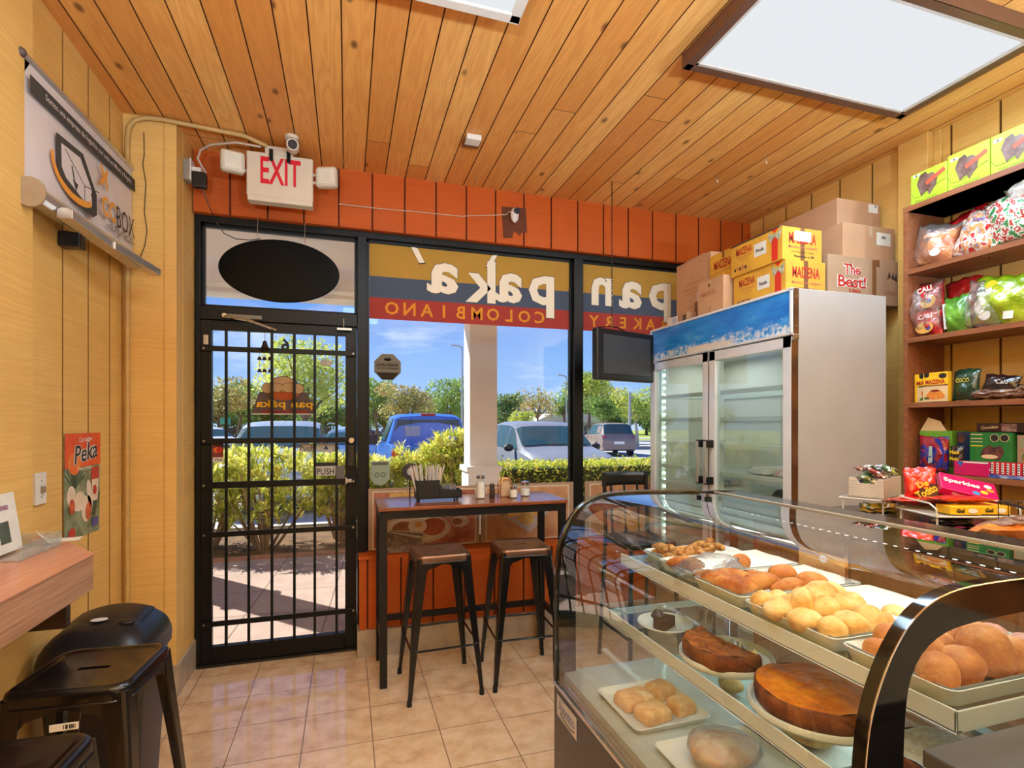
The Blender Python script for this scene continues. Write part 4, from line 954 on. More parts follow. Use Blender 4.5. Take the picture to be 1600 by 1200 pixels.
MB().box(2.20, Y0 + .01, .0, 2.78, Y1 - .01, .10).build('kick_base', BLACKM, fr)
# sign box
def signmat():
    m, n, o = newmat('ice_sign'); t = n.nodes.new('ShaderNodeTexCoord'); s = n.nodes.new('ShaderNodeSeparateXYZ'); n.links.new(t.outputs['Object'], s.inputs[0])
    mp = n.nodes.new('ShaderNodeMapping'); mp.inputs['Scale'].default_value = (1, 2.2, 9); n.links.new(t.outputs['Object'], mp.inputs[0])
    z = noise(n, mp.outputs[0], 1.6, 5, .6); base = ramp(n, z.outputs[0], [(.3, lin((20, 110, 214))), (.55, lin((40, 146, 236))), (.75, lin((120, 196, 250)))])
    z2 = noise(n, t.outputs['Object'], 34, 5, .75); vo = n.nodes.new('ShaderNodeTexVoronoi'); vo.inputs['Scale'].default_value = 30; n.links.new(t.outputs['Object'], vo.inputs[0])
    # heap of ice along the foot of the sign, its crest rising and falling
    cr_ = noise(n, mp.outputs[0], 5.0, 5, .6)
    top = math_(n, 'ADD', 1.962, math_(n, 'MULTIPLY', math_(n, 'SUBTRACT', cr_.outputs[0], .25), .16))
    below = math_(n, 'MULTIPLY', math_(n, 'SUBTRACT', top, math_(n, 'ADD', s.outputs[2], 0)), 26); q = n.nodes.new('ShaderNodeClamp'); n.links.new(below, q.inputs[0])
    ice = ramp(n, math_(n, 'ADD', z2.outputs[0], math_(n, 'MULTIPLY', vo.outputs['Distance'], .25)), [(.48, lin((30, 130, 222))), (.58, lin((126, 188, 232))), (.70, lin((236, 240, 246)))])
    c = mixc(n, q.outputs[0], base, ice)
    b = bsdf(n, o, c, .25, 0, .5); return m
sg = MB().box(2.158, Y0 + .004, 1.937, 2.199, Y1 - .004, 2.152).build('sign_panel', signmat(), fr)
sgz = sg
mb = MB(); mb.box(2.152, Y0, 2.150, 2.2, Y1, 2.165); mb.box(2.152, Y0, 1.925, 2.2, Y1, 1.939); mb.box(2.152, Y0, 1.93, 2.166, Y0 + .012, 2.16); mb.box(2.152, Y1 - .012, 1.93, 2.166, Y1, 2.16); mb.build('sign_frame', FD, fr, bevel=.002)
MB().box(2.168, Y0 - .0015, 1.93, 2.2, Y0 + .004, 2.163).build('sign_side', BRG, fr)
for z in (1.97, 2.12): MB().cyl((2.184, Y0 - .001, z), (2.184, Y0 - .004, z), .005, 10).build('sign_screw', CHROME, fr)
quad_on((2.1575, 2.80, 1.953), YN, ZP, .44, .028, 'sign_white_patch', WHITE, fr, lift=.001, poly=[(-.5, -.5), (.5, -.5), (.42, .0), (.5, .5), (-.2, .8), (-.5, .5)])
DGL = glass('fridge_glass', (.88, .94, .92), 1.6, gain=1.9)
for (ya, yb, hy) in ((Y0 + .003, 2.800, 2.77), (2.812, Y1 - .003, 2.845)):
    d = MB(); b_ = .055
    d.box(2.155, ya, .30, 2.197, ya + b_, 1.918); d.box(2.155, yb - b_, .30, 2.197, yb, 1.918); d.box(2.155, ya, 1.86, 2.197, yb, 1.918); d.box(2.155, ya, .30, 2.197, yb, .37)
    dd = d.build('glass_door', FD, fr, bevel=.003)
    MB().box(2.170, ya + b_, .37, 2.176, yb - b_, 1.86).build('door_pane', DGL, dd)
    h = MB(); h.box(2.095, hy - .012, 1.105, 2.113, hy + .012, 1.365); h.build('door_handle', ALU, dd, bevel=.004)
    h = MB(); h.box(2.10, hy - .014, 1.325, 2.156, hy + .014, 1.372); h.box(2.10, hy - .014, 1.098, 2.156, hy + .014, 1.145); h.build('handle_mount', M('black_plastic'), dd, bevel=.004)
    MB().box(2.157, ya - .0025, .32, 2.196, ya + .001, 1.90).build('door_side_strip', BRG, dd)
MB().box(2.16, Y0 - .006, 1.905, 2.199, Y0 + .02, 1.925).build('hinge', CHROME, fr, bevel=.002)
SHW = M('fridge_shelf', (222, 232, 228), .4, 0, .02)
for z in (.62, .84, 1.05, 1.165, 1.335, 1.50, 1.665):
    mb = MB(); mb.box(2.215, Y0 + .055, z - .012, 2.228, Y1 - .055, z + .014); mb.box(2.74, Y0 + .055, z - .006, 2.75, Y1 - .055, z + .006)
    for k in range(27): y = Y0 + .06 + k * (Y1 - Y0 - .12) / 26; mb.box(2.228, y - .0025, z - .002, 2.74, y + .0025, z + .003)
    mb.build('wire_shelf', SHW, fr)
LED = emit('fridge_led', (236, 255, 246), 9)
for y in (Y1 - .062, Y0 + .056, 2.793):
    st = MB().box(2.24, y - .006, .45, 2.252, y + .006, 1.90).build('led_strip', FI, fr)
    mb = MB()
    for k in range(30): z = .48 + k * .048; mb.box(2.236, y - .004, z, 2.240, y + .004, z + .012)
    mb.build('led_dots', LED, st)
for y in (2.5, 3.12): area('fridge_lamp', (2.5, y, 1.915), .3, .4, .8, (1, .98, .94))
# a few things left inside on the low shelves
FOODT = M('tray_foil', (196, 200, 196), .3, .5)
for i, (y, z, m_, lab) in enumerate(((2.34, 1.18, M('pack_pink', (200, 120, 110), .5, rgb2=(228, 214, 206), vs=40), 'pale pink packet on the lower right fridge shelf'),
                                     (2.55, 1.18, M('pack_white', (216, 214, 206), .5, rgb2=(186, 178, 168), vs=30), 'white wrapped packet in the middle of the lower fridge shelf'),
                                     (3.02, 1.065, M('pack_grey', (176, 180, 176), .5, rgb2=(130, 134, 132), vs=30), 'grey tray of food on the lower left fridge shelf'),
                                     (2.36, 1.065, M('pack_dark', (84, 74, 68), .5, rgb2=(50, 46, 46), vs=30), 'dark tray low in the right side of the fridge'))):
    mb = MB(T(2.42, y, z)); loft(mb, [[(x * (1 - .1 * k), yy * (1 - .1 * k), h) for x, yy in rrect(.28, .17, .03)] for k, h in enumerate((0, .02, .035))]); tag(mb.build('food_packet', m_, bevel=.004), lab, 'food packet')

# ================================================================ CARTONS ON THE FRIDGE
def cmat(nm, rgb, rgb2=None): return M(nm, rgb, .75, 0, .05, 6, rgb2=rgb2)
KR = cmat('carton_brown', (190, 146, 110)); KR2 = cmat('carton_tan', (206, 160, 120)); KR3 = cmat('carton_grey_brown', (172, 138, 108)); MZ = cmat('carton_yellow', (224, 168, 50), (206, 148, 50))
TAPE = M('tape_brown', (130, 84, 52), .3); INKR = M('ink_red', (186, 44, 34), .6); INKO = M('ink_faded', (190, 110, 80), .7); INKD = M('ink_dark', (70, 56, 48), .7); RIB = M('ribbon_red', (220, 52, 30), .6); BOW = M('bow_grey', (132, 134, 108), .6, rgb2=(200, 196, 170), vs=60)
def carton(nm, lab, x0, y0, z0, x1, y1, z1, m, group=None):
    t = thing(nm, lab, 'box', ((x0 + x1) / 2, (y0 + y1) / 2, z0), group=group)
    MB().box(x0, y0, z0, x1, y1, z1).build('carton_body', m, t, bevel=.003); return t
def fx(t, x, y, z, w, h, nm, m, poly=None, k=1):     # on a face looking towards -X
    return quad_on((x - .0006 * k, y, z), YN, ZP, w, h, nm, m, t, lift=0, t=.0003, poly=poly)
def fy(t, x, y, z, w, h, nm, m, poly=None, k=1):     # on a face looking towards -Y
    return quad_on((x, y - .0006 * k, z), XP, ZP, w, h, nm, m, t, lift=0, t=.0003, poly=poly)
def tx_(t, body, x, y, z, m, h=None, w=None, b=.02, k=2, sh=0): return text(body, 'lettering', m, (x - .0006 * k, y, z), YN, ZP, h=h, w=w, bold=b, parent=t, shear=sh)
def ty_(t, body, x, y, z, m, h=None, w=None, b=.02, k=2, sh=0): return text(body, 'lettering', m, (x, y - .0006 * k, z), XP, ZP, h=h, w=w, bold=b, parent=t, shear=sh)
Z0 = 2.1655
for (zb, zt, dx, dy, lab) in ((Z0, 2.372, 0, 0, 'yellow cornstarch carton with a bow and ribbon, lower of the two stacked'), (2.373, 2.556, -.012, .012, 'yellow cornstarch carton with a white label, upper of the two stacked')):
    x0, x1, ya, yb = 2.285 + dx, 2.56 + dx, 2.325 + dy, 2.735 + dy
    t = carton('cornstarch_carton', lab, x0, ya, zb, x1, yb, zt, MZ); h = zt - zb
    tx_(t, 'MAIZENA', x0, yb - .115, zb + h * .76, INKR, h=.045, w=.13)
    tx_(t, 'Fecula de maiz', x0, yb - .12, zb + h * .57, INKO, h=.014, w=.12, b=0, sh=.2); tx_(t, 'premium', x0, yb - .12, zb + h * .46, INKO, h=.012, w=.07, b=0)
    fx(t, x0, ya + .165, zb + h * .58, .095, .075, 'white_label', WHITE); tx_(t, 'Fecula', x0, ya + .165, zb + h * .56, INKD, h=.02, w=.06, k=3)
    for i in range(5): fx(t, x0, yb - .04 - i * .022, zb + h * (.20 + .03 * (i % 2)), .018, .022, 'printed_mark', INKO if i % 2 else INKD, ell(8))
    fx(t, x0, ya + .055, zb + h * .40, .045, h * .72, 'ribbon', RIB); fx(t, x0, ya + .055, zb + h * .93, .05, h * .12, 'ribbon_top', RIB, [(-.5, .5), (.5, .5), (0, -.5)])
    fx(t, x0, ya + .055, zb + h * .78, .095, .065, 'bow', BOW, [(-.5, .5), (-.1, .1), (0, .3), (.1, .1), (.5, .5), (.45, -.1), (.30, -.5), (.06, -.1), (-.06, -.1), (-.30, -.5), (-.45, -.1)], k=2)
    ty_(t, 'MAIZENA', (x0 + x1) / 2, ya, zb + h * .68, INKR, h=.06, w=.19); ty_(t, 'Mezcla para preparar', (x0 + x1) / 2 + .005, ya, zb + h * .40, INKO, h=.02, w=.21, sh=.2, b=.01)
    ty_(t, 'Contenido neto', (x0 + x1) / 2, ya, zb + h * .27, INKD, h=.010, w=.16, b=0); ty_(t, 'Paquetes x 20', (x0 + x1) / 2 + .01, ya, zb + h * .13, INKD, h=.015, w=.14, b=.03)
    fy(t, (x0 + x1) / 2, ya, zb + h * .5, .03, h, 'tape', TAPE, k=.6)
    if zb > 2.3:
        fy(t, (x0 + x1) / 2 + .0, ya, zb + h * .74, .115, .055, 'white_label', WHITE, k=4)
        MB().box(x0 - .003, ya + .02, zt, x0 + .03, yb, zt + .008).build('open_flap', M('flap_dark', (90, 62, 40), .8), t)
t = carton('cardboard_box', 'large plain brown cardboard box at the window end of the fridge top', 2.345, 3.03, Z0, 2.62, 3.42, 2.640, KR2)
for i, (z, w) in enumerate(((2.47, .2), (2.43, .26), (2.40, .22), (2.30, .12), (2.27, .12))): tx_(t, 'FRAGIL MANEJAR', 2.345, 3.20, z, INKO, h=.012, w=w, b=0)
fx(t, 2.345, 3.16, 2.37, .035, .07, 'white_sticker', WHITE); fx(t, 2.345, 3.18, 2.25, .05, .16, 'tape', TAPE)
MB().box(2.345, 3.10, 2.640, 2.40, 3.30, 2.646).build('top_flap', KR2, t)
t = carton('cardboard_box', 'narrow tan cardboard box with red print, below the small yellow carton', 2.232, 2.764, Z0, 2.60, 3.018, 2.402, KR2)
tx_(t, 'NAUTICO', 2.232, 2.91, 2.315, INKO, h=.028, w=.14, b=.01); fx(t, 2.232, 2.90, 2.36, .022, .035, 'printed_mark', INKD, [(-.5, .2), (0, .5), (.5, .1), (.2, 0), (.1, -.5), (-.1, 0)])
fx(t, 2.232, 2.89, 2.2, .02, .05, 'tape', KR)
t = carton('cornstarch_carton', 'small yellow cornstarch carton on the narrow tan box', 2.33, 2.772, 2.403, 2.60, 3.02, 2.592, MZ)
tx_(t, 'MAIZENA', 2.33, 2.885, 2.515, INKR, h=.055, w=.18); tx_(t, 'Mezcla para preparar', 2.33, 2.88, 2.465, INKO, h=.014, w=.18, b=0, sh=.2); fx(t, 2.33, 2.885, 2.57, .02, .04, 'tape', TAPE)
t = carton('small_box', 'small white box with a pale blue side at the window corner of the fridge top', 2.225, 3.24, Z0, 2.30, 3.36, 2.235, WHITE)
fx(t, 2.225, 3.27, 2.2, .05, .05, 'blue_panel', M('pale_blue', (184, 188, 214), .6))
t = carton('small_box', 'small brown box marked with a black letter beside the white box', 2.225, 3.12, Z0, 2.30, 3.235, 2.245, KR)
tx_(t, 'SI', 2.225, 3.155, 2.205, INK, h=.04, b=.04)
t = carton('cardboard_box', 'kraft cardboard box printed The Best in red, hanging past the fridge side', 2.585, 2.33, Z0, 3.13, 2.70, 2.43, KR3)
ty_(t, 'The', 2.76, 2.33, 2.355, WHITE, h=.065, w=.13, b=.08); ty_(t, 'The', 2.76, 2.33, 2.355, INKR, h=.062, w=.12, b=.02, k=3)
ty_(t, 'Best!', 2.76, 2.33, 2.285, WHITE, h=.075, w=.22, b=.08); ty_(t, 'Best!', 2.76, 2.33, 2.285, INKR, h=.07, w=.21, b=.02, k=3)
ty_(t, 'a taste', 2.78, 2.33, 2.235, INKR, h=.02); ty_(t, 'Colombiano!', 2.76, 2.33, 2.205, INKR, h=.02, w=.16)
ty_(t, '| Classic', 3.06, 2.33, 2.24, INKO, h=.03, w=.12, b=.0); fy(t, 3.07, 2.33, 2.34, .08, .06, 'scribble', INKD, [(-.5, -.4), (-.3, .5), (-.1, -.2), (.1, .5), (.2, -.2), (.4, .4), (.5, -.5), (.1, -.3), (-.2, -.1)])
fy(t, 2.93, 2.33, 2.31, .03, .23, 'tape', TAPE); fy(t, 2.94, 2.33, 2.405, .06, .045, 'tape_end', TAPE, [(-.5, -.2), (.1, .5), (.5, .5), (.5, -.5), (0, -.3)], k=2)
t = carton('cardboard_box', 'plain brown cardboard box with a white shipping label on its right, middle of the stack', 2.73, 2.36, 2.4315, 3.13, 2.72, 2.636, KR)
fy(t, 3.04, 2.36, 2.565, .11, .075, 'shipping_label', WHITE); ty_(t, '888', 3.04, 2.36, 2.575, INKD, h=.015, k=3); fy(t, 2.94, 2.36, 2.60, .03, .06, 'torn_tape', M('tape_clear', (196, 168, 140), .3))
t = carton('cardboard_box', 'long brown cardboard box with a small white label, topmost of the stack', 2.79, 2.45, 2.637, 3.13, 2.90, 2.82, KR)
fy(t, 3.07, 2.45, 2.785, .075, .05, 'shipping_label', WHITE); fy(t, 3.09, 2.45, 2.80, .012, .012, 'dark_dot', INKD, ell(10), k=2)

# ================================================================ WALL SHELVES
sh = thing('shelving_unit', 'brown wooden shelving unit full of snacks on the right wall', 'shelves', (3.0, 1.2, 0))
SW = laminate('shelf_wood', (150, 92, 58), (124, 72, 44), (60, 3, 60), .45)
YS0, YS1 = .35, 2.11
for y in (YS0, YS1 - .022): MB().box(2.86, y, .0, 3.135, y + .022, 2.63).build('side_panel', SW, sh, bevel=.001)
for z in (2.63, 2.295, 1.93, 1.585, 1.22, .85, .4): MB().box(2.862, YS0 + .022, z - .027, 3.135, YS1 - .022, z - .001).build('shelf_board', SW, sh, bevel=.001)
MB().box(2.858, YS0, 2.603, 3.135, YS1, 2.631).build('top_board', SW, sh, bevel=.001)
# lime green chocolate boxes on top
LIME = M('box_lime', (164, 204, 36), .5, rgb2=(180, 214, 60)); CHOC = M('choc_print', (84, 52, 44), .4, rgb2=(130, 100, 90), vs=20); REDR = M('ribbon_print', (196, 84, 56), .5); OLV = M('olive_line', (120, 120, 30), .6)
for i, (ya, yb, lab) in enumerate(((1.908, 2.088, 'lime green chocolate box, the leftmost of the row on top of the shelves'), (1.722, 1.904, 'lime green chocolate box in the middle of the row on top of the shelves'), (1.52, 1.718, 'lime green chocolate box cut off by the right edge of the photo'))):
    z1 = 2.802 + (.012 if i else -.004); t = carton('chocolate_box', lab, 2.885, ya, 2.6315, 3.09, yb, z1, LIME); c = (ya + yb) / 2
    fx(t, 2.885, c + .005, 2.725, .105, .13, 'chocolate_heart', CHOC, [(-.5, .1), (-.35, .42), (-.08, .5), (.02, .36), (.25, .36), (.5, .15), (.42, -.2), (.1, -.5), (.0, -.3), (-.3, -.42)])
    a = R(24); quad_on((2.8835, c - .035, 2.745), (0, -math.cos(a), math.sin(a)), (0, math.sin(a), math.cos(a)), .10, .022, 'ribbon_print', REDR, t, lift=0, t=.0003)
    fx(t, 2.885, yb - .03, 2.785, .035, .014, 'brand_mark', WHITE); fx(t, 2.885, yb - .03, 2.785, .012, .012, 'brand_dot', CHOC, ell(8), k=2)
    mb = MB(); mb.tube([(2.8842, yb - .004, 2.70), (2.8842, yb - .02, 2.672), (2.8842, c + .04, 2.668), (2.8842, c, 2.678), (2.8842, c - .04, 2.70), (2.8842, ya + .004, 2.715)], .0012, 5); mb.build('curved_line', OLV, t)
    tx_(t, 'Dulce Chocolate', 2.885, c + .01, 2.65, OLV, h=.013, w=.11, b=0)

# ---- pillow bags
def plastic(nm, cols, vs=14, rough=.22):
    if nm in MATS: return MATS[nm]
    m, n, o = newmat(nm); mp = coords(n); z = noise(n, mp.outputs[0], vs, 3, .55); k = len(cols)
    c = ramp(n, z.outputs[0], [(.34 + .34 * i / max(1, k - 1), lin(q)) for i, q in enumerate(cols)])
    n_ = [x for x in n.nodes if x.type == 'VALTORGB'][-1]; n_.color_ramp.interpolation = 'CONSTANT' if k > 3 else 'EASE'
    w = noise(n, mp.outputs[0], 22, 3, .6)
    b = bsdf(n, o, c, rough, 0, .7, coat=.6); bump(n, b, w.outputs[0], .012, .7); MATS[nm] = m; return m
def clearbag(nm='clear_wrap', haze=.07):
    if nm in MATS: return MATS[nm]
    m, n, o = newmat(nm); mp = coords(n); w = noise(n, mp.outputs[0], 26, 4, .65)
    bp = n.nodes.new('ShaderNodeBump'); bp.inputs['Distance'].default_value = .015; n.links.new(w.outputs[0], bp.inputs['Height'])
    gl = n.nodes.new('ShaderNodeBsdfGlossy'); gl.inputs['Roughness'].default_value = .12; n.links.new(bp.outputs[0], gl.inputs['Normal'])
    lw = n.nodes.new('ShaderNodeLayerWeight'); lw.inputs[0].default_value = .35; n.links.new(bp.outputs[0], lw.inputs['Normal'])
    tr = n.nodes.new('ShaderNodeBsdfTransparent'); mx = n.nodes.new('ShaderNodeMixShader')
    n.links.new(math_(n, 'ADD', math_(n, 'MULTIPLY', lw.outputs['Fresnel'], .7), .05), mx.inputs[0]); n.links.new(tr.outputs[0], mx.inputs[1]); n.links.new(gl.outputs[0], mx.inputs[2])
    df = n.nodes.new('ShaderNodeBsdfDiffuse'); m2 = n.nodes.new('ShaderNodeMixShader'); m2.inputs[0].default_value = haze
    n.links.new(mx.outputs[0], m2.inputs[1]); n.links.new(df.outputs[0], m2.inputs[2]); n.links.new(m2.outputs[0], o.inputs[0]); MATS[nm] = m; return m
def pillow(mb, w, h, d, seed=0, wr=.12, crimp=.05, n=18):
    rnd = random.Random(seed); ph = [rnd.uniform(0, 6.28) for _ in range(8)]
    def f(side):
        def g(u, v):
            x = (u - .5) * w; z = (v - .5) * h
            ax = max(0, 1 - abs(2 * u - 1) ** 3.0); vv = max(0, 1 - abs(2 * v - 1) / (1 - crimp)) ; az = 1 - (1 - vv) ** 2.6 if vv > 0 else 0
            bulge = d / 2 * (ax ** .8) * az
            wv = (math.sin(u * 11 + ph[0] + 3 * v) + math.sin(v * 13 + ph[1] - 4 * u) + math.sin((u + v) * 17 + ph[2]) * .6 + math.sin((u - v) * 23 + ph[3]) * .5)
            bulge *= 1 + wr * wv
            pin = 1 - .10 * (1 - az) * (1 - abs(2 * u - 1)) - .05 * math.sin(v * math.pi)
            wob = .025 * h * math.sin(u * 5 + ph[4]) * abs(2 * v - 1) + d * .04 * math.sin(u * 19 + ph[5]) * (1 - az)
            return (x * pin, side * bulge + d * .10 * math.sin(v * 7 + ph[6]) * (1 - az) + (d * .02 * math.sin(u * 24) * (1 - az)), z + wob)
        return g
    mb.grid(f(-1), n, n); mb.grid(f(1), n, n)
def bag(nm, lab, c, w, h, d, mat, face='x', tilt=0, lean=0, yaw=0, seed=1, group=None, wr=.12, deco=None, cat='snack bag'):
    """pillow pack centred at c; face 'x' looks towards -X, 'y' towards -Y"""
    t = thing(nm, lab, cat, (c[0], c[1], c[2] - h / 2), group=group)
    X = T(*c) @ rotz(R((-90 if face == 'x' else 0) + yaw)) @ Matrix.Rotation(R(lean), 4, 'X') @ Matrix.Rotation(R(tilt), 4, 'Y')
    mb = MB(X); pillow(mb, w, h, d, seed, wr); mb.build('bag_body', mat, t, smooth='all')
    if deco: deco(X, t, w, h, d)
    return t
def dtext(body, m, fx_=0, fz=0, h=.03, w=None, bold=.03, rot=0, out=.5):
    def g(X, t, W, Hh, D):
        rm = X.to_3x3(); a = R(rot); r = rm @ Vector((math.cos(a), 0, math.sin(a))); u = rm @ Vector((-math.sin(a), 0, math.cos(a)))
        text(body, 'bag_lettering', m, X @ Vector((fx_ * W, -D * out - .003, fz * Hh)), r, u, h=h, w=w, bold=bold, parent=t)
    return g
def dpatch(nm, m, fx_, fz, w, h, poly=None, out=.47, rot=0):
    def g(X, t, W, Hh, D):
        rm = X.to_3x3(); a = R(rot); r = rm @ Vector((math.cos(a), 0, math.sin(a))); u = rm @ Vector((-math.sin(a), 0, math.cos(a)))
        quad_on(X @ Vector((fx_ * W, -D * out - .002, fz * Hh)), r, u, w, h, nm, m, t, lift=0, t=.0006, poly=poly or ell(16))
    return g
def multi(*fs):
    def g(*a):
        for f in fs: f(*a)
    return g
CLR = clearbag()
YL = M('yellow_print', (240, 200, 40), .4, 0, .02); WT = M('white_gloss', (236, 234, 228), .3, 0, .02)
ORBAG = plastic('bag_orange', [(214, 110, 36), (232, 140, 60), (236, 196, 150)], 12); REDB = plastic('bag_red', [(150, 20, 28), (198, 34, 40), (214, 60, 56)], 9)
REDW = plastic('bag_red_white', [(186, 34, 34), (214, 206, 200), (222, 150, 90), (150, 160, 180), (196, 40, 40)], 26); GRW = plastic('bag_green_white', [(60, 130, 70), (220, 220, 210), (180, 60, 50), (226, 226, 222), (96, 160, 90)], 30)
GRN = plastic('bag_green', [(74, 140, 40), (104, 172, 50), (150, 196, 90)], 9); LMG = plastic('bag_lime', [(120, 160, 20), (166, 190, 36), (196, 206, 60)], 7); WHB = plastic('bag_clear_white', [(196, 190, 182), (220, 216, 210), (170, 160, 150)], 16)
DKG = plastic('bag_dark_green', [(16, 46, 34), (24, 66, 46), (40, 84, 60)], 14); DKB = plastic('bag_dark', [(26, 14, 16), (44, 24, 22), (64, 38, 32)], 12); BRB = plastic('bag_clear_brown', [(96, 62, 46), (150, 120, 104), (70, 44, 36)], 22)
# shelf at 2.295: heap of bags
bag('snack_bag', 'clear bag of orange snacks at the left end of the upper snack shelf', (2.955, 1.995, 2.405), .19, .19, .10, ORBAG, seed=3, lean=-6, yaw=8, tilt=12, deco=multi(dpatch('white_print', WT, .1, -.25, .05, .04), dpatch('dark_print', CHOC, -.15, .1, .05, .03)))
o = bag('clear_wrapper', 'loose crinkled clear wrapper around the orange snacks on the upper shelf', (2.945, 2.0, 2.405), .205, .215, .13, CLR, seed=4, yaw=8, tilt=12, cat='wrapper')
bag('snack_bag', 'red bag with white print behind the orange snacks on the upper shelf', (3.02, 1.90, 2.46), .22, .19, .07, REDB, seed=5, lean=-4, tilt=-14, deco=dpatch('white_print', WT, .1, .1, .08, .04))
bag('snack_bag', 'red and white candy bag slumping over the middle of the upper shelf', (2.95, 1.80, 2.40), .20, .23, .09, REDW, seed=7, tilt=24, lean=-5, deco=dtext('Super', M('blue_print', (60, 70, 150), .4), 0, .25, .025, rot=8))
bag('snack_bag', 'green, white and red printed candy bag at the right of the upper shelf', (2.935, 1.63, 2.425), .27, .22, .10, GRW, seed=9, tilt=-6, lean=-3)
bag('snack_bag', 'big clear bag of pale snacks lying on top of the green and white bag', (2.95, 1.585, 2.545), .22, .12, .10, WHB, seed=11, tilt=-18)
# shelf at 1.93
bag('snack_bag', 'red and gold bag, upper of two at the left of the second shelf', (2.945, 2.03, 2.145), .14, .15, .08, REDB, seed=13, deco=multi(dtext('CALI', WT, 0, .22, .028, rot=8), dpatch('gold_print', M('gold_print', (224, 170, 80), .4), .1, -.2, .08, .07), dpatch('blue_eye', M('blue_print'), .15, -.2, .025, .025, out=.5)))
bag('snack_bag', 'red and gold bag, lower of two at the left of the second shelf', (2.94, 2.03, 2.005), .14, .14, .08, REDB, seed=15, deco=multi(dtext('CALI', WT, .05, .22, .026, rot=4), dpatch('gold_print', M('gold_print'), .0, -.2, .09, .06), dpatch('blue_eye', M('blue_print'), .15, -.22, .025, .025, out=.5)))
bag('clear_wrapper', 'clear wrap hanging around the two red and gold bags on the second shelf', (2.935, 2.045, 2.075), .165, .29, .12, CLR, seed=16, cat='wrapper')
bag('snack_bag', 'dark red bag behind the red and gold bags on the second shelf', (3.05, 1.93, 2.09), .18, .26, .07, REDB, seed=17)
bag('snack_bag', 'plain green bag with a white edge on the second shelf', (2.94, 1.895, 2.025), .12, .185, .07, GRN, seed=19, tilt=-4, deco=dpatch('white_edge', WT, -.42, 0, .02, .13, [(-.5, -.5), (.5, -.5), (.5, .5), (-.5, .5)], .12))
bag('snack_bag', 'big shiny lime green bag in clear wrap on the second shelf', (2.955, 1.70, 2.055), .25, .23, .12, LMG, seed=21, tilt=6, deco=multi(dpatch('pale_print', WT, -.28, -.1, .05, .08, out=.42), dpatch('pale_print', WT, -.2, -.3, .05, .05, out=.38), dpatch('yellow_print', YL, -.12, .28, .05, .05, out=.42), dpatch('white_code', WT, .18, -.33, .04, .035, [(-.5, -.5), (.5, -.5), (.5, .5), (-.5, .5)], .36)))
bag('clear_wrapper', 'crinkled clear wrap on the left half of the lime green bag', (2.94, 1.77, 2.045), .17, .22, .13, CLR, seed=22, tilt=10, cat='wrapper')
bag('snack_bag', 'orange bag standing at the right end of the second shelf', (2.95, 1.565, 2.04), .10, .22, .06, ORBAG, seed=23, deco=dpatch('red_tag', M('pack_red'), .0, .35, .09, .035, [(-.5, -.5), (.5, -.5), (.5, .5), (-.5, .5)], .4))
# shelf at 1.585
YB = M('box_yellow', (244, 196, 32), .45, rgb2=(238, 180, 30)); FLAN = M('flan_print', (206, 110, 40), .5, rgb2=(232, 150, 60), vs=60); CRM = M('cream_print', (226, 196, 150), .5); DRED = M('dark_red_print', (130, 40, 26), .5); BADGE = M('badge_black', (36, 30, 28), .5); GRP = M('green_print', (60, 96, 40), .5)
for (ya, yb, x0, lab) in ((2.005, 2.083, 2.905, 'yellow cornstarch box partly hidden at the left of the third shelf'), (1.895, 2.015, 2.872, 'yellow cornstarch box with a flan picture in front on the third shelf')):
    w = yb - ya; c = (ya + yb) / 2; full = ya < 1.9
    if not full: yb2 = yb
    t = carton('cornstarch_box', lab, x0, ya, 1.5855, x0 + .03, yb, 1.735, YB)
    if full:
        tx_(t, 'MAIZENA', x0, c, 1.687, INKR, h=.022, w=.095, b=.03); fx(t, x0, c, 1.668, w, .007, 'dark_band', DRED); tx_(t, 'NATILLA TRADICIONAL', x0, c, 1.668, CRM, h=.004, w=.09, b=0)
        fx(t, x0, c, 1.625, w, .078, 'picture_ground', CRM); fx(t, x0, c, 1.622, .10, .05, 'flan', FLAN, [(-.5, -.3), (-.35, .2), (-.2, .45), (.2, .45), (.35, .2), (.5, -.3), (.3, -.5), (-.3, -.5)], k=2); fx(t, x0, c, 1.641, .045, .012, 'flan_top', DRED, ell(14), k=3)
        fx(t, x0, c + .04, 1.603, .03, .012, 'leaf_print', GRP, ell(8), k=3)
        fx(t, x0, c + .042, 1.722, .025, .027, 'badge', BADGE, [(-.5, .5), (.5, .5), (.5, -.2), (0, -.5), (-.5, -.2)]); fx(t, x0, c - .036, 1.715, .036, .026, 'octagon_mark', BADGE, OCT)
    else:
        tx_(t, 'MAI', x0, ya + .042, 1.687, INKR, h=.022, b=.03); fx(t, x0, ya + .03, 1.668, .055, .008, 'green_band', GRP); fx(t, x0, ya + .032, 1.625, .06, .078, 'picture_ground', CRM)
        fx(t, x0, ya + .025, 1.632, .035, .035, 'orange_fruit', M('orange_print', (232, 130, 40), .5), ell(12), k=2); fx(t, x0, ya + .035, 1.605, .04, .02, 'leaf_print', GRP, [(-.5, -.5), (0, .5), (.5, -.5)], k=2); fx(t, x0, ya + .04, 1.722, .025, .027, 'badge', BADGE, [(-.5, .5), (.5, .5), (.5, -.2), (0, -.5), (-.5, -.2)])
bag('snack_bag', 'dark green coco bag beside the yellow cornstarch boxes', (2.925, 1.845, 1.665), .12, .155, .05, DKG, seed=25, lean=-6, deco=dtext('COCO', M('gold_ink', (190, 176, 60), .4), -.02, .12, .022, w=.06))
bag('snack_bag', 'black coffee bag lying tilted on the third shelf', (2.93, 1.70, 1.665), .15, .075, .04, DKB, seed=27, tilt=8, lean=-12, deco=dtext('Cafe', WT, .1, .0, .02, w=.05, bold=0))
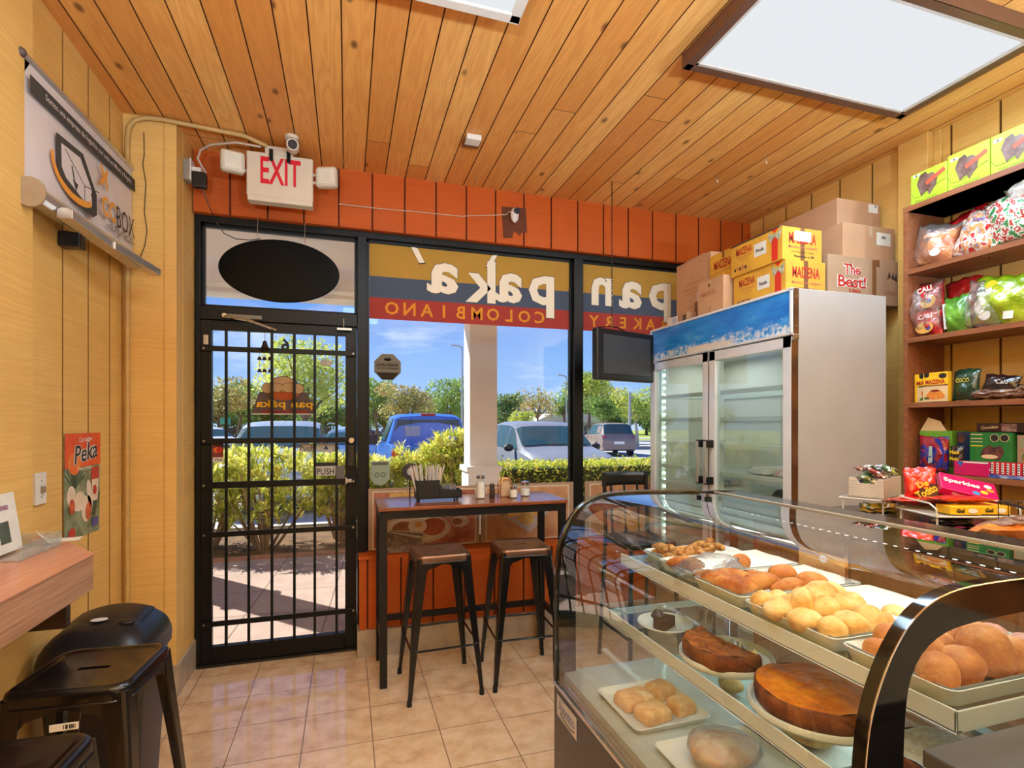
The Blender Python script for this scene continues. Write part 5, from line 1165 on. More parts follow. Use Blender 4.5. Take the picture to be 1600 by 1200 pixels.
bag('snack_bag', 'flat clear bag of dark sweets at the bottom of the third shelf', (2.94, 1.735, 1.615), .22, .055, .10, BRB, seed=29)
bag('snack_bag', 'second dark brown bag lying at the right of the third shelf', (2.95, 1.58, 1.625), .18, .07, .10, BRB, seed=31, tilt=-4)
bag('snack_bag', 'tall black bag at the right edge of the third shelf', (2.95, 1.57, 1.70), .10, .11, .05, DKB, seed=33)
# shelf at 1.22
GB = M('box_green', (36, 120, 50), .45, rgb2=(28, 104, 44)); GB2 = M('box_bright_green', (120, 176, 50), .45, rgb2=(96, 156, 50)); DC = M('cookie_print', (44, 28, 28), .5, rgb2=(110, 60, 50), vs=40); BLU = M('box_blue', (26, 50, 96), .4, rgb2=(16, 30, 60)); MAG = M('box_magenta', (206, 20, 96), .32, rgb2=(190, 14, 84))
t = carton('snack_box', 'open green snack box with a red brush title at the left of the fourth shelf', 2.93, 1.915, 1.221, 3.06, 2.075, 1.435, GB2)
MB().prism([(0, 0), (.13, 0), (.10, .05), (.04, .07)], (2.93, 2.07, 1.435), (0, -1, 0), ZP, XP, .003).build('open_flap', CRM, t)
a = R(5); text('Trocks', 'lettering', M('pack_red'), (2.9285, 2.03, 1.385), (0, -1, .08), ZP, h=.02, w=.06, bold=.06, parent=t)
fx(t, 2.93, 1.975, 1.365, .09, .07, 'cookie_picture', DC, ell(), k=2); fx(t, 2.93, 2.025, 1.365, .04, .03, 'yellow_mark', YL, ell(8), k=1)
t = carton('snack_box', 'dark blue snack box squeezed between two green boxes on the fourth shelf', 2.95, 1.835, 1.221, 3.06, 1.905, 1.43, BLU)
fx(t, 2.95, 1.885, 1.40, .04, .05, 'brown_print', DC, ell(10))
bag('snack_bag', 'glossy red and blue curved snack bag in front of the open green box', (2.90, 1.98, 1.32), .15, .175, .05, plastic('bag_red_blue', [(150, 16, 40), (40, 36, 130), (190, 30, 60), (24, 20, 40)], 10), seed=35, deco=multi(dpatch('blue_arc', M('arc_blue', (40, 50, 160), .3), .25, 0, .05, .15, [(-.5, .5), (.1, .5), (.5, .1), (.4, -.3), (-.2, -.5), (.1, -.1), (.1, .2)], .35), dpatch('silver_strip', M('arc_silver', (170, 190, 186), .3), .0, -.05, .02, .09, [(-.5, -.5), (.5, -.4), (.5, .5), (-.3, .5)], .5)))
bag('snack_bag', 'small black nut bag with yellow lettering on the fourth shelf', (2.895, 1.865, 1.31), .062, .105, .04, DKB, seed=37, deco=multi(dtext('Mani', YL, 0, .2, .018, w=.042, out=.52), dtext('Moto', YL, 0, -.1, .018, w=.042, out=.52)))
t = carton('snack_box', 'wide dark green box with two black octagon marks on the fourth shelf', 2.925, 1.655, 1.221, 3.07, 1.832, 1.43, GB)
for y in (1.715, 1.675): fx(t, 2.925, y + .01, 1.405, .036, .036, 'octagon_rim', CRM, OCT); fx(t, 2.925, y + .01, 1.405, .031, .031, 'octagon_mark', BADGE, OCT, k=2)
fx(t, 2.925, 1.735, 1.335, .10, .07, 'cookie_picture', DC, [(-.5, -.2), (-.4, .2), (-.1, .5), (.1, .35), (.35, .5), (.5, .1), (.3, -.5), (-.2, -.4)]); fx(t, 2.925, 1.745, 1.315, .07, .02, 'cream_filling', CRM, ell(14), k=2)
for z in (1.42, 1.40, 1.385, 1.365): fx(t, 2.925, 1.80, z, .05, .004, 'print_line', CRM if z > 1.37 else YL)
t = carton('snack_box', 'long chocolate box lying across the two green boxes', 2.94, 1.60, 1.4315, 3.05, 1.81, 1.475, M('box_choc', (62, 28, 26), .4, rgb2=(44, 20, 20)))
text('Chocolate', 'lettering', CRM, (2.9385, 1.755, 1.455), (0, -1, .1), ZP, h=.015, w=.07, bold=.02, parent=t); fx(t, 2.94, 1.675, 1.453, .06, .035, 'picture', M('choc_photo', (170, 130, 120), .5, rgb2=(90, 60, 60), vs=60))
t = carton('kraft_box', 'small brown kraft box right of the dark green box on the fourth shelf', 2.95, 1.565, 1.221, 3.05, 1.652, 1.42, KR3)
fx(t, 2.95, 1.61, 1.385, .06, .045, 'grey_label', M('label_grey', (150, 150, 120), .6)); fx(t, 2.95, 1.61, 1.315, .045, .05, 'green_print', GRP, ell(10))
t = carton('snack_box', 'green box at the far right of the fourth shelf', 2.96, 1.45, 1.221, 3.07, 1.56, 1.45, GB)
t = carton('candy_box', 'bright magenta candy box lying at the front of the fourth shelf', 2.872, 1.715, 1.221, 2.92, 1.868, 1.29, MAG)
text('Bubbly', 'lettering', WT, (2.885, 1.7135, 1.255), XP, ZP, h=.015, w=.035, bold=.05, parent=t); fx(t, 2.872, 1.84, 1.275, .03, .026, 'blue_print', M('blue_bright', (40, 110, 200), .4), [(-.5, .5), (.5, .5), (.1, -.5)])
fx(t, 2.872, 1.78, 1.286, .12, .006, 'white_line', WT)
STR = M('roll_red', (204, 40, 60), .35, 0, .02)
for i in range(11):
    y = 1.705 - i * .0205
    t = thing('candy_roll', 'red and white striped candy roll in the row on the fourth shelf', 'candy', (2.885, y, 1.237), group='striped candy rolls')
    MB().tube([(2.885, y, 1.237), (2.885, y, 1.295)], .0095, 12).build('roll', STR, t, smooth=True)
    MB().box(2.8745, y - .0045, 1.242, 2.8752, y + .0045, 1.290).build('white_label', WT, t)
    mb = MB()
    for k in range(4): mb.box(2.874, y - .003, 1.246 + k * .011, 2.8744, y + .003, 1.252 + k * .011)
    mb.build('label_print', INKD, t)
MB_ = MB().box(2.868, 1.46, 1.2215, 2.93, 1.715, 1.236); t = MB_.build('blue_tray', M('tray_blue', (30, 50, 150), .35, rgb2=(180, 190, 220), vs=40)); tag(t, 'flat blue tray box under the striped candy rolls', 'tray')
t = carton('candy_box', 'yellow and white candy box behind the striped rolls at the right edge', 2.90, 1.50, 1.2365, 2.95, 1.60, 1.325, YB)
fx(t, 2.90, 1.55, 1.30, .08, .022, 'white_panel', WT)

# ================================================================ REAR COUNTER WITH SNACK RACKS
rc = thing('rear_counter', 'wooden rear counter with dark top behind the display case', 'counter', (1.95, 1.1, 0))
WC = laminate('rear_wood', (176, 112, 66), (146, 86, 48), (60, 60, 2.5), .35)
MB().box(1.60, .10, .02, 2.30, 1.80, 1.085).build('body', WC, rc, bevel=.002)
MB().box(1.585, .08, 1.085, 2.32, 1.82, 1.108).build('worktop', M('dark_top', (46, 38, 36), .12, 0, .06, spec=.6), rc, bevel=.002)
WW = M('wire_white', (222, 214, 202), .4, 0, .02)
def rack(lab, X, w, d, z, rails=True):
    t = thing('wire_rack', lab, 'rack', (X @ Vector((0, 0, 0)))[:], world=True)
    mb = MB(X); mb.tube([(-w / 2, -d / 2, z), (w / 2, -d / 2, z), (w / 2, d / 2, z), (-w / 2, d / 2, z)], .0035, 8, closed=True)
    k = int(w / .012)
    for i in range(1, k): x = -w / 2 + w * i / k; mb.tube([(x, -d / 2, z), (x, d / 2, z)], .0014, 5)
    mb.build('wire_top', WW, t)
    for sx in (-1, 1):
        for sy in (-1, 1): MB(X).tube([(sx * (w / 2 - .01), sy * (d / 2 - .01), 0.001), (sx * (w / 2 - .01), sy * (d / 2 - .01), z)], .003, 8).build('leg', WW, t)
    if rails:
        mb = MB(X)
        for sx in (-1, 1): mb.tube([(sx * w / 2, -d / 2, z), (sx * w / 2, -d / 2, z + .025), (sx * w / 2, -d / 2 + .03, z + .04), (sx * w / 2, d / 2 - .02, z + .045), (sx * w / 2, d / 2, z)], .003, 8)
        mb.build('side_rail', WW, t)
    return t
X1 = T(2.08, 1.66, 1.109) @ rotz(R(-68)); rack('white wire rack under the perforated candy basket', X1, .16, .26, .062, False)
X2 = T(2.05, 1.33, 1.109) @ rotz(R(-20)); rack('low white wire rack holding yellow candy boxes and a red bag', X2, .27, .20, .050)
bk = thing('perforated_basket', 'white perforated plastic basket full of small candies beside the fridge', 'basket', (2.07, 1.66, 1.175))
XB = T(2.085, 1.655, 1.1755) @ rotz(R(-68)); w, d, h = .125, .215, .078
WB = M('basket_white', (216, 208, 196), .45, 0, .02)
mb = MB(XB)
mb.box(-w / 2, -d / 2, 0, w / 2, d / 2, .003); mb.box(-w / 2, -d / 2, .0, -w / 2 + .003, d / 2, h); mb.box(w / 2 - .003, -d / 2, .0, w / 2, d / 2, h); mb.box(-w / 2, d / 2 - .003, 0, w / 2, d / 2, h)
mb.build('basket_shell', WB, bk)
mb = MB(XB); mb.prism([(-w / 2, 0), (w / 2, 0), (w / 2, h), (w / 2 - .02, h), (w / 2 - .034, h - .022), (-w / 2 + .042, h - .022), (-w / 2 + .026, h), (-w / 2, h)], (0, -d / 2 + .003, 0), XP, ZP, YN, .003)
fp = mb.build('front_panel', WB, bk)
HL = M('hole_dark', (84, 74, 66), .7); mb = MB(XB)
for r_ in range(9):
    for c_ in range(20):
        x = -w / 2 + .006 + c_ * .0060 + (.003 if r_ % 2 else 0); z = .006 + r_ * .0075
        if x > w / 2 - .004 or (z > h - .026 and -w / 2 + .03 < x < w / 2 - .025) or z > h - .006: continue
        mb.box(x - .0012, -d / 2 - .0003, z - .0012, x + .0012, -d / 2 + .0001, z + .0012)
mb.build('perforations', HL, fp)
tag(bpy.data.objects[fp.name], None)
CC = [(206, 206, 210), (90, 140, 60), (40, 60, 90), (200, 110, 50), (150, 90, 60), (226, 200, 150), (60, 150, 80), (180, 50, 40), (180, 190, 60), (236, 232, 226)]
rnd = random.Random(5)
def candy(c, s, k, seed, rx, ry, rzz, group, lab):
    X = T(*c) @ rotz(rzz) @ Matrix.Rotation(rx, 4, 'X') @ Matrix.Rotation(ry, 4, 'Y')
    mt = plastic('candy_%s' % ['silver', 'green', 'navy', 'orange', 'brown', 'cream', 'emerald', 'red', 'lime', 'white'][k], [CC[k], tuple(int(v * .6) for v in CC[k]), (226, 222, 214)], 60)
    mb = MB(X)
    n_ = 10; P = [(-1.0, .55), (-.72, .18), (-.5, .62), (0, .75), (.5, .62), (.72, .18), (1.0, .55)]
    rings = [[(px * s, math.cos(j * 2 * math.pi / n_) * r_ * s * .6, math.sin(j * 2 * math.pi / n_) * r_ * s * (.12 if abs(px) > .9 else .5)) for j in range(n_)] for px, r_ in P]
    loft(mb, rings); o = mb.build('wrapped_candy', mt, smooth='all'); tag(o, lab, 'candy', group); return o
for i in range(46):
    lay = i // 13; u, v = rnd.uniform(-.4, .4), rnd.uniform(-.42, .45)
    p = XB @ Vector((u * (w - .03), v * (d - .02), .058 + lay * .017 + .014 * (v + .4)))
    candy(tuple(p), rnd.uniform(.022, .034), rnd.randrange(10), i, rnd.uniform(-.6, .6), rnd.uniform(-.5, .5), rnd.uniform(0, 3.1), 'candies heaped in the white basket', 'small wrapped candy heaped in the white perforated basket')
bag('snack_bag', 'dark green and yellow bag under the white rack beside the fridge', (2.03, 1.60, 1.133), .13, .042, .05, plastic('bag_olive', [(70, 80, 20), (190, 140, 40), (50, 70, 30)], 20), face='y', yaw=-38, seed=41)
# red bags
RDB = plastic('bag_bright_red', [(190, 22, 18), (222, 36, 26), (236, 70, 50)], 8, .18)
bag('snack_bag', 'upright bright red bag with yellow De Todito lettering', (2.05, 1.45, 1.245), .105, .125, .045, RDB, face='y', yaw=-38, seed=43, lean=-8, deco=multi(dpatch('dark_blot', M('blot', (70, 30, 24), .4), .12, -.2, .075, .06, [(-.5, -.3), (-.2, .2), (.3, .5), (.5, .2), (.4, -.4), (0, -.5)], .50), dtext('De', YL, .0, -.0, .022, rot=22, out=.56, bold=.03), dtext('Todito', YL, .1, -.22, .03, w=.07, rot=32, out=.58, bold=.03)))
bag('snack_bag', 'red bag lying flat in front of the upright red bag', (2.02, 1.44, 1.183), .20, .13, .03, RDB, face='y', yaw=-38, lean=84, seed=45, deco=dtext('Todito', YL, .1, -.2, .02, w=.09, out=.6))
t = thing('candy_box', 'magenta candy box with white lettering tilted over the red bags', 'box', (2.16, 1.38, 1.20))
XQ = T(2.18, 1.375, 1.232) @ rotz(R(-42)) @ Matrix.Rotation(R(14), 4, 'Y') @ Matrix.Rotation(R(32), 4, 'X')
MB(XQ).box(-.085, -.05, -.014, .085, .05, .014).build('carton_body', MAG, t, bevel=.002)
rm = XQ.to_3x3(); text('Sparkies', 'lettering', WT, XQ @ Vector((-.02, .005, .0155)), rm @ Vector((1, 0, 0)), rm @ Vector((0, 1, 0)), h=.032, w=.11, bold=.03, parent=t)
for (x, y, mm) in ((.045, -.02, YL), (.065, .0, M('gummy_orange', (236, 150, 50), .4)), (.02, -.035, M('gummy_blue', (60, 150, 210), .4)), (.06, .02, WT)): MB(XQ).sphere((x, y, .0150), (.012, .010, .0012), 10, 6).build('candy_print', mm, t)
rm0 = XQ.to_3x3(); text('Sparkies', 'side_lettering', WT, XQ @ Vector((0, -.0508, 0)), rm0 @ Vector((1, 0, 0)), rm0 @ Vector((0, 0, 1)), h=.012, w=.10, bold=.04, parent=t)
def ybox(lab, lx, ly, lz, w_, d_, h_):
    t = thing('candy_box', lab, 'box', tuple(X2 @ Vector((lx, ly, lz)))); XX = X2 @ T(lx, ly, lz)
    MB(XX).box(-w_ / 2, -d_ / 2, 0, w_ / 2, d_ / 2, h_).build('carton_body', YB, t, bevel=.0015)
    rm = XX.to_3x3(); text('Gol', 'lettering', BADGE, XX @ Vector((-w_ * .2, -d_ / 2 - .001, h_ / 2)), rm @ Vector((1, 0, 0)), rm @ Vector((0, 0, 1)), h=h_ * .5, bold=.05, parent=t)
    c = XX @ Vector((w_ * .2, -d_ / 2 - .0008, h_ / 2)); quad_on(c, rm @ Vector((1, 0, 0)), rm @ Vector((0, 0, 1)), w_ * .3, h_ * .6, 'white_panel', WT, t, poly=ell(14)); return t
ybox('yellow candy box on the left of the low white rack', -.03, -.055, .055, .10, .07, .028)
ybox('yellow candy box on the right of the low white rack', .075, -.03, .055, .10, .09, .028)
bag('snack_bag', 'thin red bag lying over the yellow candy boxes on the low rack', (2.045, 1.32, 1.208), .21, .11, .022, RDB, face='y', yaw=-20, lean=86, seed=47)
bag('snack_bag', 'brown packet stored under the low white rack', (2.03, 1.33, 1.128), .16, .035, .05, DKB, face='y', yaw=-20, seed=48)
# front dark tray with crisps, green box, wire basket of paper bags
t = thing('black_tray', 'black plastic tray with looped handles at the edge of the rear counter', 'tray', (1.83, .92, 1.109))
XT = T(1.84, 1.02, 1.110) @ rotz(R(-24)); mb = MB(XT)
BPP = M('black_plastic')
mb.box(-.19, -.115, 0, .19, .115, .003); mb.box(-.19, -.115, 0, .19, -.111, .028); mb.box(-.19, .111, 0, .19, .115, .028); mb.box(-.19, -.115, 0, -.186, .115, .028); mb.box(.186, -.115, 0, .19, .115, .028); mb.build('tray_body', BPP, t)
for x in (-.165, .065, .105):
    MB(XT).tube([(x - .018, -.118, .022), (x - .010, -.119, .002), (x, -.119, -.0005 + .002), (x + .010, -.119, .002), (x + .018, -.118, .022)], .0015, 6).build('wire_loop', M('loop_grey', (150, 140, 120), .4, .5), t)
for i, (x, y, z, m_, lab) in enumerate(((-.06, 0, .045, ORBAG, 'orange crisps bag with green white lettering in the black tray'), (.08, .02, .045, ORBAG, 'orange crisps bag on the right of the black tray'), (.01, .05, .062, BRB, 'brown crisps bag behind the orange bags in the black tray'))):
    p = XT @ Vector((x, y, z)); bag('crisps_bag', lab, tuple(p), .17, .13, .045, m_, face='y', yaw=-24 + i * 11, lean=72, seed=50 + i, deco=dtext('Crujitos', WT, 0, .1, .022, w=.08, out=.55) if i == 0 else None)
t = carton('snack_box', 'flat green box standing on the rear counter left of the black tray', 1.63, 1.135, 1.1085, 1.82, 1.225, 1.140, GB2)
wbk = thing('wire_basket', 'dark wire basket with a tall handle holding brown paper bags', 'basket', (2.10, 1.05, 1.109))
XW = T(2.08, 1.06, 1.109) @ rotz(R(-30)); WD = M('wire_dark', (58, 46, 38), .4, .6); mb = MB(XW)
for k in range(9): x = -.11 + k * .0275; mb.tube([(x, -.08, .1 - .03 * math.sin(k / 8 * math.pi)), (x, -.075, .01), (x, .075, .01), (x, .08, .11)], .0014, 5)
for y in (-.08, .08): mb.tube([(-.11 + k * .0275, y, .1 - (.03 * math.sin(k / 8 * math.pi) if y < 0 else -.01)) for k in range(9)], .0022, 6)
mb.tube([(-.11, -.08, .1), (-.11, .08, .11)], .002, 6); mb.tube([(.11, -.08, .1), (.11, .08, .11)], .002, 6); mb.build('basket_wires', WD, wbk)
MB(XW).tube([(-.12, -.085, .001), (-.12, -.085, .075), (-.115, -.07, .098), (-.10, -.02, .105), (-.11, .07, .11)], .0042, 8).build('tall_handle', WD, wbk, smooth=True)
for i in range(5):
    XX = XW @ T(-.02 + .012 * i, -.045 + .024 * i, .016) @ Matrix.Rotation(R(-6 + 3 * i), 4, 'X')
    mb = MB(XX); mb.grid(lambda u, v: ((u - .5) * .17, .004 * math.sin(u * 9 + i) * v, v * (.10 + .008 * math.sin(u * 5 + i))), 8, 5); tag(mb.build('paper_bag', M('paper_brown', (188, 150, 118), .8, rgb2=(168, 130, 100), vs=20), solid=.010, smooth='all'), 'folded brown paper bag standing in the dark wire basket', 'paper bag', 'paper bags in the wire basket')
# ================================================================ CURVED GLASS DISPLAY CASE
dc = thing('display_case', 'curved glass bakery display case with black base and black arched ends', 'display case', (1.09, 1.17, 0))
CBK = M('case_black', (16, 15, 15), .10, .1, .08, 20, spec=.7, coat=.4); CBR = laminate('case_base', (44, 34, 30), (30, 24, 22), (30, 2, 60), .18)
CHR2 = M('case_chrome', (210, 210, 212), .10, 1, .02)
YA, YB_ = .575, 1.765
MB().box(.725, YA, .03, 1.47, YB_, .555).build('base_cabinet', CBR, dc, bevel=.003)
MB().box(.705, YA, .06, .727, YB_, .550).build('front_panel', CBR, dc, bevel=.002)
mb = MB(); mb.box(.700, YA, .548, .722, YB_, .562); mb.box(.722, YA, .556, .735, YB_, .572); mb.build('chrome_strip', CHR2, dc, bevel=.002)
for y in (YA + .08, YB_ - .08):
    for x in (.78, 1.42): MB().cyl((x, y, 0), (x, y, .03), .02, 12).build('foot', BLACKM, dc)
MB().box(.735, YA + .01, .556, 1.44, YB_ - .01, .590).build('deck', M('deck_glass', (190, 200, 194), .06, .2, .04), dc)
PROF = [(.706, .562), (.704, .70), (.705, .84), (.708, .93), (.714, 1.0), (.723, 1.045), (.738, 1.085), (.763, 1.13), (.795, 1.168), (.830, 1.192), (.870, 1.207), (.93, 1.215), (1.05, 1.2165), (1.20, 1.212), (1.372, 1.204)]
def smooth_prof(P, k=4):
    out = []
    for i in range(len(P) - 1):
        p0 = P[max(i - 1, 0)]; p1 = P[i]; p2 = P[i + 1]; p3 = P[min(i + 2, len(P) - 1)]
        for j in range(k):
            t = j / k; out.append(tuple(.5 * ((2 * p1[a]) + (-p0[a] + p2[a]) * t + (2 * p0[a] - 5 * p1[a] + 4 * p2[a] - p3[a]) * t * t + (-p0[a] + 3 * p1[a] - 3 * p2[a] + p3[a]) * t ** 3) for a in (0, 1)))
    return out + [P[-1]]
SP = smooth_prof(PROF)
CG = glass('case_glass', (.96, .985, .98), 1.55, gain=2.0)
mb = MB(); ya, yb = YA + .012, YB_ - .012; n = len(SP)
# outward pane with real thickness
inn = []
for i, p in enumerate(SP):
    a = SP[max(i - 1, 0)]; b = SP[min(i + 1, n - 1)]; dx, dz = b[0] - a[0], b[1] - a[1]; L = math.hypot(dx, dz); inn.append((p[0] + dz / L * .005, p[1] - dx / L * .005))
vs = [(p[0], y, p[1]) for y in (ya, yb) for p in SP] + [(p[0], y, p[1]) for y in (ya, yb) for p in inn]
fs = []
for i in range(n - 1):
    fs += [(i, i + 1, n + i + 1, n + i), (2 * n + i, 3 * n + i, 3 * n + i + 1, 2 * n + i + 1), (i, 2 * n + i, 2 * n + i + 1, i + 1), (n + i, n + i + 1, 3 * n + i + 1, 3 * n + i)]
fs += [(0, n, 3 * n, 2 * n), (n - 1, 3 * n - 1, 4 * n - 1, 2 * n - 1)]
mb.add(vs, fs); mb.build('curved_glass', CG, dc, smooth=30)
# arched ends: black band around a glass pane
INNER = [(.780, .562), (.779, .90), (.781, 1.0), (.786, 1.06), (.797, 1.10), (.820, 1.130), (.855, 1.150), (.90, 1.160), (1.0, 1.166), (1.20, 1.168), (1.44, 1.160)]
IS = smooth_prof(INNER)
def endpanel(y0, y1, nm):
    mb = MB(); O = [(p[0] - .004, p[1] + .004) for p in SP[:-1]] + [(1.372, 1.212), (1.475, 1.206)]; I = IS
    # resample both curves to one count
    def rs(C, k):
        d = [0]
        for i in range(1, len(C)): d.append(d[-1] + math.dist(C[i], C[i - 1]))
        out = []
        for j in range(k):
            t = d[-1] * j / (k - 1); i = max(1, next((q for q in range(len(d)) if d[q] >= t - 1e-9), len(d) - 1)); f = (t - d[i - 1]) / max(1e-9, d[i] - d[i - 1]); out.append((C[i - 1][0] + (C[i][0] - C[i - 1][0]) * f, C[i - 1][1] + (C[i][1] - C[i - 1][1]) * f))
        return out
    K = 64; o_, i_ = rs(O, K), rs(I, K)
    vs = [(p[0], y, p[1]) for y in (y0, y1) for C in (o_, i_) for p in C]; fs = []
    for j in range(K - 1):
        fs += [(j, j + 1, K + j + 1, K + j), (2 * K + j, 3 * K + j, 3 * K + j + 1, 2 * K + j + 1), (j, 2 * K + j, 2 * K + j + 1, j + 1), (K + j, K + j + 1, 3 * K + j + 1, 3 * K + j)]
    fs += [(0, K, 3 * K, 2 * K), (K - 1, 3 * K - 1, 4 * K - 1, 2 * K - 1)]
    mb.add(vs, fs); e_ = mb.build(nm, CBK, dc, smooth=40)
    mb = MB(); ym = (y0 + y1) / 2; poly = [(p[0], p[1]) for p in IS] + [(1.44, .562)]; mb.prism(poly, (0, ym - .002, 0), XP, ZP, YP, .004); mb.build('end_glass', CG, dc)
    # bright edge trim along the outer curve
    ye = y0 - .001 if nm else y0
    mb = MB(); mb.tube([(p[0] - .004, y0 + .0005, p[1] + .004) for p in SP[:-2]], .0015 if y0 < 1 else .006, 6); mb.build('edge_trim', CHR2 if y0 < 1 else CBK, dc, smooth=True)
endpanel(YA, YA + .022, 'arched_end'); endpanel(YB_ - .022, YB_, 'arched_end')
mb = MB(); mb.box(1.372, YA, 1.190, 1.48, YB_, 1.206); mb.build('rear_top', M('case_top_dark', (58, 52, 50), .10, .0, .05, spec=.8), dc, bevel=.002)
MB().box(1.362, YA + .02, 1.194, 1.376, YB_ - .02, 1.2085).build('glass_rail', M('rail_grey', (190, 180, 160), .35, .5), dc)
mb = MB(); mb.box(1.43, YA, .555, 1.47, YA + .03, 1.19); mb.box(1.43, YB_ - .03, .555, 1.47, YB_, 1.19); mb.box(1.43, YA, 1.165, 1.47, YB_, 1.19); mb.box(1.43, YA, .555, 1.47, YB_, .60); mb.build('rear_frame', CHR2, dc, bevel=.002)
for a, b, x in ((YA + .03, 1.19, 1.442), (1.15, YB_ - .03, 1.456)): MB().box(x, a, .60, x + .005, b, 1.165).build('rear_glass_door', CG, dc)
MB().box(1.30, YA + .03, 1.168, 1.345, YB_ - .03, 1.182).build('lamp_rail', M('lamp_rail', (170, 176, 172), .3, .5), dc)
area('case_lamp', (1.32, 1.17, 1.160), .05, 1.1, .4, (.80, .92, 1))
LE = emit('led_case', (255, 252, 240), 11); mb = MB()
for k in range(40): y = YA + .06 + k * (YB_ - YA - .12) / 39; mb.box(1.316, y - .004, 1.163, 1.328, y + .004, 1.168)
mb.build('led_lights', LE, dc)
for zz, xx in ((.958, 1.37), (.772, 1.37)):
    area('shelf_lamp', (xx - .01, 1.17, zz - .004), .03, 1.05, .75, (.84, .94, 1))
    MB().box(xx - .025, YA + .05, zz, xx + .01, YB_ - .05, zz + .012).build('lamp_rail', M('lamp_rail'), dc)
for y in (YA + .03, YB_ - .034):
    for x in (1.35,): MB().box(x, y, .59, x + .012, y + .006, 1.17).build('shelf_post', CHR2, dc)
for y in (1.16,): MB().box(1.36, y, .59, 1.372, y + .010, 1.17).build('shelf_post', CHR2, dc)
SHG = glass('shelf_glass', (.90, .965, .94), 1.5); LIP = M('shelf_lip', (214, 216, 208), .35, 0, .02)
for (x0, z) in ((.952, .985), (.880, .800)):
    s_ = MB().box(x0 + .01, YA + .045, z, 1.40, YB_ - .04, z + .006).build('glass_shelf', SHG, dc)
    mb = MB(); mb.box(x0, YA + .04, z - .022, x0 + .004, YB_ - .035, z + .016); mb.box(x0, YA + .04, z - .022, x0 + .014, YB_ - .035, z - .018); mb.box(x0, YA + .04, z - .022, 1.40, YA + .044, z + .014); mb.box(x0, YB_ - .039, z - .022, 1.40, YB_ - .035, z + .002); mb.build('front_lip', LIP, s_, bevel=.001)
lb = quad_on((.7045, 1.650, .490), YN, ZP, .165, .072, 'maker_plate', M('plate_pale', (196, 196, 204), .35), dc, t=.001); lb['label'] = 'pale maker plate with blue lettering'
text('Avantco', 'lettering', M('avantco_blue', (110, 116, 180), .4), (.7025, 1.650, .497), YN, ZP, h=.038, w=.135, bold=.0, parent=lb)
mb = MB(); mb.tube([(.7028, 1.70, .475), (.7028, 1.67, .466), (.7028, 1.62, .462), (.7028, 1.585, .470)], .0018, 5); mb.build('underline_swoosh', INKD, lb)

# black box beside the near end
bx_ = thing('side_cabinet', 'dark grey boxy cabinet at the near end of the display case', 'cabinet', (1.02, .3, 0))
DG = M('cabinet_dark', (62, 62, 62), .5, 0, .06, 20)
MB().box(.755, .06, .02, 1.40, .515, 1.005).build('body', DG, bx_, bevel=.003)
MB().box(.745, .05, 1.005, 1.41, .525, 1.030).build('top', DG, bx_, bevel=.004)

# ---------------------------------------------------------------- trays and baked goods
TRW = M('tray_white', (222, 222, 212), .35, 0, .02); PAPER = M('liner_paper', (232, 230, 222), .7, 0, .03, 20, .001)
def tray(lab, x0, y0, x1, y1, z, h=.03, lip=.012, mat=None, paper=True, name='tray'):
    t = thing(name, lab, 'tray', ((x0 + x1) / 2, (y0 + y1) / 2, z)); cx, cy_ = (x0 + x1) / 2, (y0 + y1) / 2; w, d = x1 - x0, y1 - y0
    def rg(s, zz, r=.02): return [(cx + a, cy_ + b, zz) for a, b in rrect(w - s, d - s, r, 4)]
    mb = MB(); loft(mb, [rg(2 * lip, z), rg(0, z + h), rg(.003, z + h + .001), rg(2 * lip + .004, z + .003)], True, True); mb.build('tray_shell', mat or TRW, t, smooth=50)
    if paper:
        rr = random.Random(int(y0 * 100)); ph = rr.random() * 6
        mb = MB(); mb.grid(lambda u, v: (x0 + .008 + (w - .016) * u, y0 + .008 + (d - .016) * v, z + .006 + (h * .9) * max(abs(2 * u - 1), abs(2 * v - 1)) ** 9 + .0016 * math.sin(u * 14 + ph) * math.sin(v * 11)), 20, 16); mb.build('paper_liner', PAPER, t, smooth='all')
    return t
ZS = .992
tray('white tray of crumbly pastries at the far end of the upper shelf', 1.03, 1.555, 1.37, 1.72, ZS, .018)
tray('white paper lined tray with croissants, second from the far end of the upper shelf', .985, 1.345, 1.385, 1.545, ZS, .032)
tray('white paper lined tray with long golden pastries on the upper shelf', .965, 1.130, 1.385, 1.335, ZS, .032)
tray('white paper lined tray heaped with pale cheese buns on the upper shelf', .960, .850, 1.385, 1.120, ZS, .032)
tray('white tray with round fried dough balls at the near end of the upper shelf', .960, .625, 1.30, .840, ZS, .032)
tray('small tray of pink pastries at the near rear corner of the upper shelf', 1.305, .63, 1.395, .84, ZS, .020)
def baked(nm, a, b, c_=None, vs=18):
    """crust that is darker where it baked most"""
    if nm in MATS: return MATS[nm]
    m, n, o = newmat(nm); mp = coords(n); z = noise(n, mp.outputs[0], vs, 6, .62); z2 = noise(n, mp.outputs[0], 5 * vs, 4, .6)
    c = ramp(n, z.outputs[0], [(.36, lin(a)), (.52, lin(b))] + ([(.66, lin(c_))] if c_ else []))
    bb = bsdf(n, o, c, .55, 0, .35); bb.inputs['Subsurface Weight'].default_value = .08; bb.inputs['Subsurface Radius'].default_value = (.01, .005, .002); bump(n, bb, z2.outputs[0], .004, .8); MATS[nm] = m; return m
